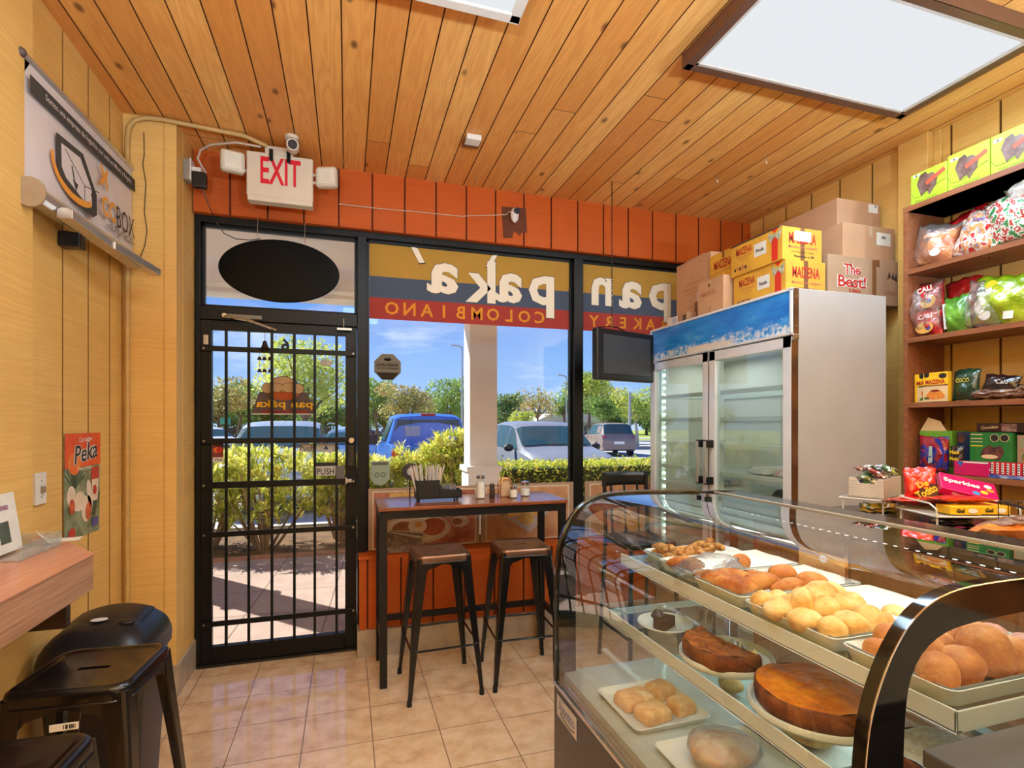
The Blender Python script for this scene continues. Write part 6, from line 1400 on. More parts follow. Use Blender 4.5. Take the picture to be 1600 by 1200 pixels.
BUNP = baked('bun_pale', (246, 216, 156), (236, 188, 112), (216, 152, 72)); BUNF = baked('bun_fried', (222, 158, 92), (202, 128, 66), (182, 106, 52)); CRO = baked('crust_golden', (226, 150, 72), (204, 120, 48), (176, 92, 34)); EMP = baked('crust_long', (218, 150, 80), (194, 112, 50), (166, 84, 36)); CRUMB = baked('crumb_pastry', (228, 178, 108), (196, 132, 66), (150, 92, 44), 60); PNK = baked('pink_pastry', (226, 170, 150), (206, 140, 124), (236, 214, 200))
def lump(seed, amt=.06):
    r = random.Random(seed); ph = [r.uniform(0, 6.28) for _ in range(5)]
    return lambda q: 1 + amt * (math.sin(q.x * 3 + ph[0]) + math.sin(q.y * 3.5 + ph[1]) + math.sin(q.z * 4 + ph[2]) + .5 * math.sin(q.x * 8 + q.y * 7 + ph[3]))
def bun(nm, lab, x, y, z, rx, ry, rz_, mat, seed, group=None, a=0, nip=0, cat='bread'):
    k0 = lump(seed)
    k = (lambda q: k0(q) * (1 + nip * max(0, q.z) ** 14)) if nip else k0
    o = MB(T(x, y, z) @ rotz(a)).sphere((0, 0, 0), (rx, ry, rz_), 22, 14, k).build(nm, mat, smooth='all'); return tag(o, lab, cat, group)
for i, (x, y, r, zz) in enumerate([(.99, 1.085, .030, 0), (1.03, 1.03, .034, 0), (.975, 1.015, .033, .004), (1.045, 1.085, .028, 0), (1.09, 1.045, .036, .006), (1.15, 1.055, .036, .010), (.985, .945, .034, .0), (1.05, .965, .036, .012), (1.11, .975, .034, .008), (1.17, .985, .034, .0), (1.00, .89, .032, 0), (1.06, .90, .034, .0), (1.125, .905, .034, .004), (1.20, 1.07, .034, 0), (1.02, .985, .030, .030), (1.085, 1.00, .030, .034), (1.20, .90, .033, 0)]):
    bun('cheese_bun', 'pale golden cheese bun heaped in the paper lined tray on the upper shelf', x, y, ZS + .008 + r * .8 + zz, r * 1.05, r, r * .85, BUNP, 100 + i, 'pale cheese buns in the upper shelf tray', i, .12)
for i, (x, y, r, zz) in enumerate([(.995, .675, .034, 0), (1.055, .675, .037, 0), (1.03, .735, .044, .006), (1.10, .74, .036, 0), (1.135, .69, .046, .006), (1.20, .735, .040, .0), (1.215, .685, .034, 0), (1.06, .80, .035, 0), (1.15, .79, .036, .004), (1.245, .785, .030, 0), (1.0, .785, .026, 0)]):
    bun('fried_dough_ball', 'smooth brown fried dough ball in the near tray of the upper shelf', x, y, ZS + .008 + r * .9 + zz, r, r * 1.04, r * .93, BUNF, 200 + i, 'fried dough balls in the near tray', i * .7)
def croissant(mb, L, R_, bend, k=9):
    P = []; rs = []
    for i in range(k * 2 + 1):
        t = i / (k * 2) * 2 - 1; P.append((L * t, bend * t * t, R_ * .55 * (1 - .3 * t * t))); rs.append(R_ * (1 - abs(t) ** 2.2 * .72) * (1 + .07 * math.cos(i * math.pi)))
    mb.tube(P, rs, 14)
for i, (x, y, a, L, r, m_, lab) in enumerate([(1.195, 1.40, .5, .055, .027, CRO, 'golden croissant lying alone on white paper on the upper shelf'), (1.02, 1.44, -.6, .055, .026, EMP, 'golden croissant at the front edge of the second tray'), ]):
    mb = MB(T(x, y, ZS + .022) @ rotz(a)); croissant(mb, L, r, .02); tag(mb.build('croissant', m_, smooth='all'), lab, 'croissant')
for i, (x, y, a, L, r) in enumerate([(1.02, 1.30, -.9, .062, .022), (1.055, 1.27, -.8, .060, .022), (1.02, 1.22, -.7, .058, .026), (1.09, 1.20, -.1, .062, .024), (1.16, 1.17, .1, .060, .022), (1.105, 1.25, -.5, .05, .02)]):
    mb = MB(T(x, y, ZS + .010 + r * .5 + .010 * (i % 2)) @ rotz(a)); croissant(mb, L, r, .006); tag(mb.build('long_pastry', EMP, smooth='all'), 'long golden brown pastry piled on the upper shelf tray', 'pastry', 'long golden pastries')
for i, (x, y, r) in enumerate([(1.235, 1.27, .036), (1.255, 1.185, .038)]):
    bun('round_bread', ('round orange bread at the back of the long pastry tray', 'round orange bread beside the pile of cheese buns')[i], x, y, ZS + .008 + r * .7, r * 1.1, r, r * .75, CRO, 240 + i)
rnd = random.Random(9)
for i in range(16):
    x, y = 1.06 + .24 * ((i * .37) % 1), 1.585 + .10 * ((i * .61) % 1); mb = MB(T(x, y, ZS + .014 + .010 * (i % 3)) @ rotz(rnd.uniform(0, 3)) @ Matrix.Rotation(rnd.uniform(-.3, .3), 4, 'X')); croissant(mb, rnd.uniform(.028, .04), rnd.uniform(.010, .014), .015)
    tag(mb.build('cracknel', CRUMB, smooth='all'), 'thin crumbly twisted pastry in the far tray of the upper shelf', 'pastry', 'crumbly pastries in the far tray')
for i in range(6):
    bun('pink_pastry', 'pink glazed pastry in the small tray at the near rear corner', 1.335 + .03 * (i % 2), .66 + .03 * i, ZS + .024, .024, .020, .014, PNK, 260 + i, 'pink glazed pastries', i, cat='pastry')
tag(quad_on((1.425, 1.30, 1.035), YN, ZP, .19, .062, 'price_card', M('card_tan', (226, 178, 120), .5, rgb2=(210, 156, 100)), None), 'tan price card standing behind the trays on the upper shelf', 'card')
pc = bpy.data.objects['price_card']; quad_on((1.4235, 1.30, 1.048), YN, ZP, .03, .025, 'round_print', WT, pc, poly=ell(14)); text('COLOMBIANO', 'lettering', INKO, (1.4225, 1.30, 1.020), YN, ZP, w=.14, h=.010, parent=pc)
bag('wrapped_pastry', 'clear plastic bag draped over the pastries at the front of the upper shelf', (1.04, 1.36, ZS + .05), .15, .20, .06, CLR, face='y', yaw=60, lean=80, seed=61, cat='pastry')

# cakes on stands
def stand(lab, x, y, r, z, name='cake_plate'):
    t = thing(name, lab, 'cake plate', (x, y, z)); MB().lathe([(.001, 0), (r * .62, 0), (r * .66, .006), (r * .97, .010), (r, .016), (r, .026), (r * .985, .030), (r * .93, .026), (r * .90, .020), (.001, .019)], (x, y, z), 48).build('plate', TRW, t, smooth=35); return t
FOIL = M('foil', (222, 222, 226), .30, .55, .1, 60, .002)
def cake(nm, lab, x, y, r, z, h, mats, a0=0, a1=360, seed=1, dome=.008, cat='cake'):
    t = thing(nm, lab, cat, (x, y, z)); n_ = 48; full = a1 - a0 >= 360; rr = random.Random(seed)
    ang = [R(a0 + (a1 - a0) * i / n_) for i in range(n_ + (0 if full else 1))]
    ph = [rr.uniform(0, 6) for _ in range(4)]
    def rad(a): return r * (1 + .012 * math.sin(5 * a + ph[0]) + .008 * math.sin(11 * a + ph[1]))
    rings = []
    for q, zz in ((.93, 0), (.985, .006), (1.0, h * .55), (.99, h * .86), (.955, h * .98)): rings.append([(x + rad(a) * q * math.cos(a), y + rad(a) * q * math.sin(a), z + zz) for a in ang])
    k = len(ang); mb = MB(); vs = [p for rg in rings for p in rg]; fs = []
    for i in range(len(rings) - 1):
        for j in range(k if full else k - 1): fs.append((i * k + j, i * k + (j + 1) % k, (i + 1) * k + (j + 1) % k, (i + 1) * k + j))
    if not full:
        c0 = len(vs); vs += [(x, y, z), (x, y, z + h * .93)]
        for j in (0, k - 1):
            f = [c0] + [i * k + j for i in range(len(rings))] + [c0 + 1]; fs.append(tuple(f))
    mb.add(vs, fs); mb.build('cake_side', mats[0], t, smooth=45)
    def top(u, v):
        a = R(a0 + (a1 - a0) * u); q = v * .958; zz = h * .98 + dome * (1 - v * v) * (1 - 2.2 * math.exp(-((v - .8) / .12) ** 2) * .35) + .0022 * math.sin(9 * a + 7 * v + ph[2]) * v + .0016 * math.sin(23 * v + 5 * a)
        if not full: zz = h * (.93 + .05 * v) + .003 * math.sin(9 * a + 7 * v)
        return (x + rad(a) * q * math.cos(a), y + rad(a) * q * math.sin(a), z + zz)
    MB().grid(top, 56, 14).build('cake_top', mats[1], t, smooth='all')
    return t
CBS = baked('cake_side_brown', (150, 84, 42), (122, 64, 32), (96, 46, 24), 26); CTO = baked('cake_top_orange', (226, 138, 20), (206, 112, 20), (168, 84, 28), 14); CTB = baked('cake_top_brown', (190, 112, 48), (150, 80, 34), (112, 56, 26), 40); CCH = baked('cake_chocolate', (66, 46, 44), (46, 32, 34), (34, 24, 26), 30); COC = baked('coconut', (240, 236, 224), (220, 210, 190), (200, 190, 170), 90)
Z2 = .807
stand('white plate under the half brown cake on the middle shelf', 1.005, 1.235, .125, Z2); ck = cake('half_cake', 'half of a dark brown cake with a crackled top on the middle shelf', .995, 1.225, .112, Z2 + .0195, .048, (CBS, CTB), 88, 282, 3, .004)
stand('white plate under the large orange cake on the middle shelf', 1.02, .955, .142, Z2); ck2 = cake('round_cake', 'large round cake with an orange top on the middle shelf', 1.02, .955, .128, Z2 + .0195, .046, (CBS, CTO), 0, 360, 5, .010)
stand('white plate with foil at the near end of the middle shelf', 1.045, .690, .105, Z2); ck3 = cake('coconut_cake', 'coconut topped cake on foil at the near end of the middle shelf', 1.05, .690, .092, Z2 + .0195, .042, (CBS, COC), 0, 360, 7, .006)
def foil(lab, x, y, r, a0, a1, z, seed):
    rr = random.Random(seed); ph = rr.uniform(0, 6)
    o = MB().grid(lambda u, v: ((x + (r + (.016 + .006 * math.sin(u * 31 + ph)) * v) * math.cos(R(a0 + (a1 - a0) * u))), (y + (r + (.016 + .006 * math.sin(u * 31 + ph)) * v) * math.sin(R(a0 + (a1 - a0) * u))), z + .003 + (.014 + .008 * math.sin(u * 47 + ph * 2)) * v), 60, 3).build('foil_liner', FOIL)
    return tag(o, lab, 'foil')
foil('crumpled silver foil at the cut edge of the half brown cake', .995, 1.225, .06, -60, 85, Z2 + .022, 1)
foil('crumpled silver foil peeking out in front of the orange cake', 1.02, .955, .126, 262, 318, Z2 + .022, 2)
foil('silver foil around the coconut topped cake', 1.05, .69, .088, 0, 358, Z2 + .022, 3)
pl = thing('small_plate', 'white rimmed plate under the dark chocolate slice on the middle shelf', 'plate', (.985, 1.50, Z2))
MB().lathe([(.001, 0), (.045, 0), (.050, .004), (.080, .016), (.088, .021), (.087, .024), (.078, .019), (.05, .008), (.001, .007)], (.985, 1.50, Z2), 40).build('plate', TRW, pl, smooth=40)
sl_ = thing('cake_slice', 'dark chocolate cake slice with a swirl on a white plate', 'cake', (.975, 1.50, Z2 + .008))
mb = MB(T(.975, 1.495, Z2 + .0085) @ rotz(.6)); mb.prism([(-.045, -.022), (.035, -.028), (.035, .03), (-.03, .022)], (0, 0, 0), XP, YP, ZP, .034); mb.build('slice', CCH, sl_, bevel=.004)
MB(T(.96, 1.50, Z2 + .047)).sphere((0, 0, 0), (.022, .022, .016), 18, 10, lump(4, .08)).build('cream_swirl', M('choc_swirl', (60, 56, 66), .3), sl_, smooth='all')
# deck trays
ZD = .5905
tray('white tray of puff pastries on the bottom deck at the far end', .775, 1.32, 1.03, 1.575, ZD, .018, paper=False)
tray('white tray with a bagged loaf on the bottom deck', .790, 1.015, 1.09, 1.265, ZD, .016, paper=False)
tray('white tray at the back of the bottom deck', 1.10, 1.03, 1.38, 1.30, ZD, .016, paper=False)
PUFF = baked('puff_pastry', (232, 184, 120), (214, 156, 88), (236, 206, 150), 14)
for i, (x, y, a, w, d) in enumerate([(.86, 1.475, .1, .115, .085), (.87, 1.39, .15, .10, .075), (.965, 1.50, .3, .09, .075), (.975, 1.40, .2, .08, .065)]):
    mb = MB(T(x, y, ZD + .004) @ rotz(a)); rg = [[(px * s, py * s, zz) for px, py in rrect(w, d, .014)] for s, zz in ((.96, 0), (1, .008), (.97, .022), (.85, .034), (.6, .038))]; loft(mb, rg)
    tag(mb.build('puff_pastry', PUFF, smooth=60), 'rectangular flaky puff pastry on the bottom deck tray', 'pastry', 'puff pastries on the bottom deck')
for i, (x, y, r, lab) in enumerate([(.93, 1.15, .085, 'round pale loaf in clear plastic on the bottom deck'), (1.23, 1.17, .075, 'second round loaf at the back of the bottom deck')]):
    bun('round_loaf', lab, x, y, ZD + .038, r, r * .9, .036, PUFF, 300 + i)
    if i == 0: o = MB(T(x, y, ZD + .042)).sphere((0, 0, 0), (r * 1.08, r * 1.02, .042), 28, 16, lump(9, .03)).build('plastic_wrap', clearbag('loaf_wrap', .12), smooth='all'); tag(o, 'shiny clear plastic wrap around the round loaf on the bottom deck', 'wrapper')
for i, (x, y) in enumerate([(.86, .90), (.96, .88), (.90, .80), (1.02, .80), (1.12, .88), (1.2, 1.45), (1.28, 1.38)]):
    bun('sweet_bun', 'small sweet bun lying on the bottom deck glass', x, y, ZD + .027, .038, .034, .027, PUFF if i % 2 else CRO, 320 + i, 'sweet buns on the bottom deck', i)
# ================================================================ OUTSIDE
def groundmat(nm, a, b, joint=None, rot=0, T_=1.2, rough=.85):
    m, n, o = newmat(nm); t = n.nodes.new('ShaderNodeTexCoord'); mp = n.nodes.new('ShaderNodeMapping'); mp.inputs['Rotation'].default_value = (0, 0, R(rot)); n.links.new(t.outputs['Object'], mp.inputs[0])
    z = noise(n, t.outputs['Object'], 5, 6, .65); z2 = noise(n, t.outputs['Object'], 60, 3, .6)
    c = mixc(n, ramp(n, z.outputs[0], [(.35, (0, 0, 0)), (.65, (1, 1, 1))]), lin(a), lin(b)); c = mixc(n, math_(n, 'MULTIPLY', z2.outputs[0], .3), c, lin(b))
    if joint:
        s = n.nodes.new('ShaderNodeSeparateXYZ'); n.links.new(mp.outputs[0], s.inputs[0]); L = []
        for i in (0, 1):
            f = math_(n, 'FRACT', math_(n, 'DIVIDE', math_(n, 'ADD', s.outputs[i], 20.3), T_)); L.append(math_(n, 'LESS_THAN', f, .010 / T_))
        c = mixc(n, math_(n, 'MAXIMUM', L[0], L[1]), c, lin(joint))
    b_ = bsdf(n, o, c, rough, 0, .2); bump(n, b_, z2.outputs[0], .004, .4); return m
GZ = -.15
mb = MB(); mb.box(-14, 3.80, GZ, 18, 6.42, -.02); tag(mb.build('sidewalk', groundmat('walk_concrete', (172, 150, 140), (156, 134, 124), (110, 88, 80), 4, .62)), kind='structure')
mb = MB(); mb.box(-14, 6.42, GZ, 18, 6.55, -.0); tag(mb.build('walk_edging', M('edging_brick', (170, 116, 88), .8, 0, .1, 20)), kind='structure')
mb = MB(); mb.box(-14, 6.55, GZ - .02, 18, 8.35, -.03); tag(mb.build('mulch_bed', groundmat('mulch', (126, 96, 62), (84, 62, 44))), kind='structure')
mb = MB(); mb.box(-14, 8.35, GZ - .02, 18, 8.5, 0); tag(mb.build('kerb', M('kerb_concrete', (190, 184, 174), .8)), kind='structure')
mb = MB(); mb.box(-60, 8.5, GZ - .1, 90, 46, GZ); tag(mb.build('parking_lot', groundmat('asphalt', (176, 176, 178), (156, 156, 158))), kind='structure')
mb = MB(); mb.box(-90, 46, GZ - .1, 140, 120, GZ + .02); tag(mb.build('lawn', groundmat('lawn_green', (170, 176, 74), (130, 146, 60))), kind='structure')
mb = MB(); mb.box(-60, 50, GZ, 120, 55, GZ + .06); tag(mb.build('road', groundmat('road_grey', (170, 168, 166), (160, 158, 156))), kind='structure')
PLW = M('stucco_white', (248, 242, 236), .8, 0, .02, 6)
mb = MB(); mb.box(-14, 3.76, 3.02, 18, 6.06, 3.12); tag(mb.build('canopy_soffit', PLW), kind='structure')
mb = MB(); mb.box(-14, 5.78, 2.76, 18, 6.06, 3.05); mb.box(-14, 5.60, 2.80, 18, 5.78, 3.02); tag(mb.build('canopy_beam', PLW), kind='structure')
mb = MB(); mb.box(-14, 3.90, 3.1, 18, 6.06, 4.2); tag(mb.build('canopy_fascia', PLW), kind='structure')
mb = MB(); mb.box(-14, 3.76, GZ, -1.32, 3.90, 3.1); mb.box(3.36, 3.76, GZ, 18, 3.90, 3.1); mb.box(-.874, 3.80, 2.74, 3.36, 3.90, 3.1); tag(mb.build('shop_front_outside', PLW), kind='structure')
for i, x in enumerate((-4.45, -1.50, 1.417, 4.33, 7.3)):
    lab = ['white canopy column farthest left outside', 'white canopy column outside left of the entrance', 'white square canopy column seen through the wide window', 'white canopy column outside hidden by the fridge', 'white canopy column farthest right outside'][i]
    t = thing('canopy_column', lab, 'column', (x, 5.75, -.02))
    MB().box(x - .153, 5.6, .98, x + .153, 5.9, 2.80).build('shaft', PLW, t, bevel=.004)
    MB().box(x - .175, 5.578, -.02, x + .175, 5.922, .98).build('plinth', PLW, t, bevel=.004)
    MB().box(x - .195, 5.558, .955, x + .195, 5.942, 1.015).build('plinth_cap', PLW, t, bevel=.006)

def leafmat(nm, cols, vs=3.0, trans=.35):
    if nm in MATS: return MATS[nm]
    m, n, o = newmat(nm); mp = coords(n); z = noise(n, mp.outputs[0], vs, 5, .7)
    c = ramp(n, z.outputs[0], [(.34 + .34 * i / (len(cols) - 1), lin(q)) for i, q in enumerate(cols)])
    d = n.nodes.new('ShaderNodeBsdfPrincipled'); d.inputs['Roughness'].default_value = .5; d.inputs['Specular IOR Level'].default_value = .35; t = n.nodes.new('ShaderNodeBsdfTranslucent'); n.links.new(c, d.inputs[0]); n.links.new(c, t.inputs[0])
    mx = n.nodes.new('ShaderNodeMixShader'); mx.inputs[0].default_value = trans; n.links.new(d.outputs[0], mx.inputs[1]); n.links.new(t.outputs[0], mx.inputs[2]); n.links.new(mx.outputs[0], o.inputs[0]); MATS[nm] = m; return m
DRA = leafmat('dracaena_leaf', [(112, 140, 50), (186, 196, 76), (238, 230, 130), (222, 204, 90)], 9, .45); HDG = leafmat('hedge_leaf', [(100, 134, 44), (172, 188, 66), (228, 220, 96), (206, 160, 76)], 8, .5)
def dracaena(lab, x, y, h, r, seed, n=62):
    h += .07; r *= 1.12
    rr = random.Random(seed); t = thing('yellow_shrub', lab, 'shrub', (x, y, -.03)); mb = MB(); st = MB()
    for i in range(n):
        a = rr.uniform(0, 6.283); q = rr.random() ** .5; z = .26 + (h - .36) * rr.random() ** .85; rad = r * q * (1.05 - .5 * abs(z / h - .55) ** 1.5)
        c = Vector((x + math.cos(a) * rad, y + math.sin(a) * rad * .8, z))
        if i % 11 == 0: st.tube([(x + math.cos(a) * rad * .2, y + math.sin(a) * rad * .2, -.03), (x + math.cos(a) * rad * .7, y + math.sin(a) * rad * .6, z * .6), tuple(c)], [.02, .012, .006], 6)
        ax = Vector((math.cos(a) * .5, math.sin(a) * .5, 1)).normalized()
        for k in range(15):
            b = rr.uniform(0, 6.283); el = rr.uniform(-.15, 1.2); L = rr.uniform(.13, .24)
            d = Vector((math.cos(b) * math.cos(el), math.sin(b) * math.cos(el), math.sin(el))) * .85 + ax * .35; d.normalize()
            s = d.cross(Vector((0, 0, 1))); s = s.normalized() if s.length > .01 else Vector((1, 0, 0)); w = .0115
            p1 = c + d * L * .5 + Vector((0, 0, .01)); p2 = c + d * L - Vector((0, 0, L * .22))
            mb.add([tuple(c), tuple(p1 + s * w), tuple(p2), tuple(p1 - s * w)], [(0, 1, 2, 3)])
    st.build('stems', M('stem_grey', (150, 120, 90), .8), t); mb.build('leaves', DRA, t, fix=False); return t
for i, (x, y, h, r, lab) in enumerate([(-1.62, 7.25, 1.12, .50, 'yellow green spiky shrub at the left edge of the door view'), (-.95, 7.05, 1.14, .62, 'large yellow spiky shrub behind the middle of the door grille'), (-.10, 7.3, 1.04, .34, 'yellow spiky shrub behind the right bars of the door'),
                                        (.33, 7.20, .98, .34, 'yellow spiky shrub at the left side of the wide window'), (1.02, 7.05, 1.16, .38, 'tall yellow spiky shrub left of the white column'), (1.36, 6.75, 1.34, .28, 'yellow spiky shrub whose shoots reach the white column'), (-2.5, 7.3, 1.2, .5, 'yellow spiky shrub outside left of the door view')]):
    dracaena(lab, x, y, h, r, 50 + i, 230)
def leafcloud(mb, pts, size, rr, flat=.0):
    for p in pts:
        a = Vector((rr.gauss(0, 1), rr.gauss(0, 1), rr.gauss(0, 1))).normalized(); b = a.cross(Vector((rr.gauss(0, 1), rr.gauss(0, 1), rr.gauss(0, 1)))).normalized(); s = size * rr.uniform(.6, 1.3)
        P = Vector(p); mb.add([tuple(P - a * s), tuple(P + b * s * .45), tuple(P + a * s), tuple(P - b * s * .45)], [(0, 1, 2, 3)])
def hedge(lab, x0, y0, x1, y1, z0, z1, n, seed, core):
    rr = random.Random(seed); t = thing('clipped_hedge', lab, 'hedge', ((x0 + x1) / 2, (y0 + y1) / 2, z0))
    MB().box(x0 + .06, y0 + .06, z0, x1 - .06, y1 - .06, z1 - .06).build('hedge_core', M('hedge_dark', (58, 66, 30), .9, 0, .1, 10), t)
    mb = MB(); pts = []
    for i in range(n):
        f = rr.random()
        if f < .42: pts.append((rr.uniform(x0, x1), y0 + rr.gauss(.02, .025), rr.uniform(z0 + .1, z1)))
        elif f < .9: pts.append((rr.uniform(x0, x1), rr.uniform(y0, y1), z1 + rr.gauss(-.01, .025)))
        else: pts.append((x0 + rr.gauss(.02, .02), rr.uniform(y0, y1), rr.uniform(z0 + .1, z1)))
    leafcloud(mb, pts, .028, rr); mb.build('leaves', HDG, t, fix=False); return t
hedge('low clipped yellow green hedge in front of the grey car', 1.98, 7.0, 8.2, 7.7, -.03, .90, 11000, 3, None)
BARK = M('bark', (112, 92, 74), .9, 0, .12, 10); BARKP = M('bark_pale', (196, 186, 172), .9, 0, .08, 10)
TG = leafmat('tree_green', [(92, 124, 56), (134, 164, 76), (176, 196, 96)], .5, .45); TY = leafmat('tree_yellow_green', [(134, 160, 66), (188, 198, 90), (222, 220, 116)], .5, .45); TB = leafmat('tree_olive_brown', [(126, 134, 76), (176, 160, 96), (208, 172, 112)], .35, .45); TD = leafmat('tree_dark', [(76, 104, 58), (108, 138, 76), (142, 168, 94)], .4, .45)
def tree(lab, x, y, h, rx, rz, mat, n, size, seed, bark=None, trunk=.16, lean=0, sparse=0, base=None, group=None, nm='tree'):
    """crown centre at h - rz"""
    rr = random.Random(seed); t = thing(nm, lab, 'tree', (x, y, GZ), group=group); cz = h - rz; st = MB(); bz = base if base is not None else cz - rz * .8
    st.tube([(x, y, GZ), (x + lean * .3, y, bz * .6), (x + lean, y, bz)], [trunk, trunk * .75, trunk * .6], 9)
    lob = []
    k = 11
    for i in range(k):
        a = i * 2.4 + rr.uniform(-.3, .3); q = .62 * math.sqrt((i + .5) / k); zz = rr.uniform(-.45, .55); c = Vector((x + lean + math.cos(a) * rx * q, y + math.sin(a) * rx * q, cz + rz * zz)); lob.append((c, rr.uniform(.36, .52)))
        st.tube([(x + lean, y, bz), tuple((Vector((x + lean, y, bz)) * .5 + c * .5) + Vector((0, 0, .1 * rz))), tuple(c)], [trunk * .42, trunk * .25, trunk * .08], 6)
    st.build('trunk', bark or BARK, t, smooth=True)
    mb = MB(); pts = []
    for i in range(n):
        c, s = lob[rr.randrange(k)]; d = Vector((rr.gauss(0, 1), rr.gauss(0, 1), rr.gauss(0, 1))).normalized(); q = rr.uniform(.55, 1.0) if not sparse else rr.uniform(.2, 1.15)
        p = c + Vector((d.x * rx * s, d.y * rx * s, d.z * rz * s * 1.05)) * q; pts.append(tuple(p))
    leafcloud(mb, pts, size, rr); mb.build('crown', mat, t, fix=False); return t
def at(px, d):      # ground point under a viewing direction, d metres along the view axis
    c_, s_ = math.cos(R(17.25)), math.sin(R(17.25)); u = (px - 800) / 831.27; return ((s_ + u * c_) * d, (c_ - u * s_) * d)
TR = [  # direction, distance, height, crown radius, half height, material, leaves, leaf size, label
    (468, 21, 5.0, 2.1, 1.75, TY, 5200, .085, 'large round yellow green tree behind the entrance door'),
    (345, 44, 5.6, 3.2, 2.2, TB, 2600, .17, 'olive brown tree at the far left of the door view'),
    (372, 52, 6.4, 3.2, 2.4, TG, 2600, .19, 'green tree behind the left bars of the door'),
    (590, 50, 6.4, 2.3, 2.6, TG, 2600, .17, 'green tree at the left edge of the wide window'),
    (640, 46, 5.4, 3.0, 2.0, TB, 3400, .14, 'broad olive brown tree behind the blue pickup'),
    (700, 52, 6.4, 3.0, 2.7, TG, 3200, .16, 'tall green tree just left of the white column'),
    (790, 50, 4.6, 2.2, 1.5, TD, 1800, .16, 'dark tree directly right of the white column'),
    (842, 42, 4.7, 2.0, 1.55, TB, 1100, .12, 'thin half bare brown tree above the grey car'),
    (820, 32, 2.35, .95, .55, TY, 1500, .075, 'small clipped green tree above the grey car roof'),
    (882, 46, 5.2, 1.5, 1.8, TG, 1100, .14, 'slim green tree left of the window post'),
    (920, 44, 6.0, 2.3, 2.1, TY, 2600, .15, 'tall yellow green tree just right of the window post'),
    (948, 52, 5.8, 2.4, 1.7, TB, 1700, .16, 'brownish tree below the hanging monitor'),
    (943, 36, 3.55, 1.45, 1.15, TG, 3000, .085, 'round clipped tree behind the far brown car'),
    (996, 35, 4.15, 1.75, 1.35, TY, 3400, .085, 'round clipped tree with a pale trunk beside the fridge'),
    (1060, 36, 4.2, 1.8, 1.3, TG, 2400, .10, 'round clipped tree outside hidden by the fridge')]
for i, (px, d, h, rx, rz, m_, n_, s_, lab) in enumerate(TR):
    x, y = at(px, d); tree(lab, x, y, h, rx, rz, m_, n_, s_, 500 + i, BARKP if i in (13,) else BARK, .13 if h < 5 else .2, rr_ if (rr_ := random.Random(i).uniform(-.3, .3)) else 0, sparse=(i in (7, 9)), base=1.6 if i in (0, 12, 13) else None)
first = None
spots = [(300, 74), (352, 80), (405, 76), (455, 82), (505, 74), (552, 80), (600, 76), (655, 82), (715, 76), (770, 82), (815, 86), (860, 88), (905, 82), (955, 84), (1010, 78), (1080, 76), (1160, 80), (1260, 80), (180, 80), (40, 76), (-120, 70), (-320, 60)]
for i, (px, d) in enumerate(spots):
    x, y = at(px, d)
    if first is None:
        first = tree('distant green tree in the belt of trees beyond the lawn', x, y, 5.2, 4.6, 2.7, TD, 3000, .26, 900, group='distant belt of trees', base=1.0, trunk=.25); o = first
    else: o = copy_tree(first)
    o.location = (x, y, GZ); o.rotation_euler.z = i * 1.3; s_ = .85 + .3 * ((i * 7) % 5) / 5; o.scale = (s_, s_, s_ * (.78 if px > 740 and px < 900 else 1.0))
mb = MB(); x, y = at(300, 60); x2, y2 = at(505, 60); mb.box(x - 10, 58, GZ, x2 + 1, 58.4, 1.15); tag(mb.build('dark_fence', M('fence_dark', (76, 68, 66), .8, 0, .1, 2)), 'long dark fence beyond the lawn behind the entrance door', 'fence')

# ---------------------------------------------------------------- cars
CGL = M('car_glass', (44, 80, 92), .12, 0, .1, 2, spec=.12); TYRE = M('tyre', (24, 24, 24), .8); RIM = M('rim', (150, 152, 156), .3, .8); TRIM = M('car_trim', (26, 27, 30), .5); LAMPR = M('tail_red', (190, 24, 20), .2, 0, .05, coat=.5); LAMPW = M('head_lamp', (216, 220, 226), .12, .3, .03)
def paint(nm, rgb): return M(nm, rgb, .3, .1, .03, 2, coat=.25)
SUV = [  # y, z belt, z top, half width, half width top, z under
    (0.0, .62, .66, .70, .62, .36), (.10, .80, .84, .84, .74, .28), (.45, .93, 1.00, .92, .80, .26), (1.10, 1.02, 1.09, .93, .82, .26), (1.30, 1.05, 1.14, .93, .80, .26),
    (1.95, 1.06, 1.58, .93, .74, .26), (2.30, 1.06, 1.66, .93, .72, .26), (3.30, 1.08, 1.68, .93, .71, .26), (4.05, 1.10, 1.62, .92, .68, .26), (4.42, 1.06, 1.10, .90, .76, .30), (4.55, .80, .90, .86, .76, .36)]
SEDAN = [(0.0, .55, .60, .68, .60, .34), (.10, .70, .74, .82, .72, .26), (.50, .82, .88, .89, .78, .24), (1.30, .92, .98, .90, .78, .24), (2.0, .95, 1.36, .90, .62, .24), (2.4, .95, 1.43, .90, .60, .24), (3.1, .96, 1.43, .90, .60, .24), (3.6, .97, 1.34, .90, .62, .24), (4.15, .96, 1.02, .88, .74, .26), (4.6, .88, .96, .86, .74, .28), (4.7, .66, .80, .82, .72, .34)]
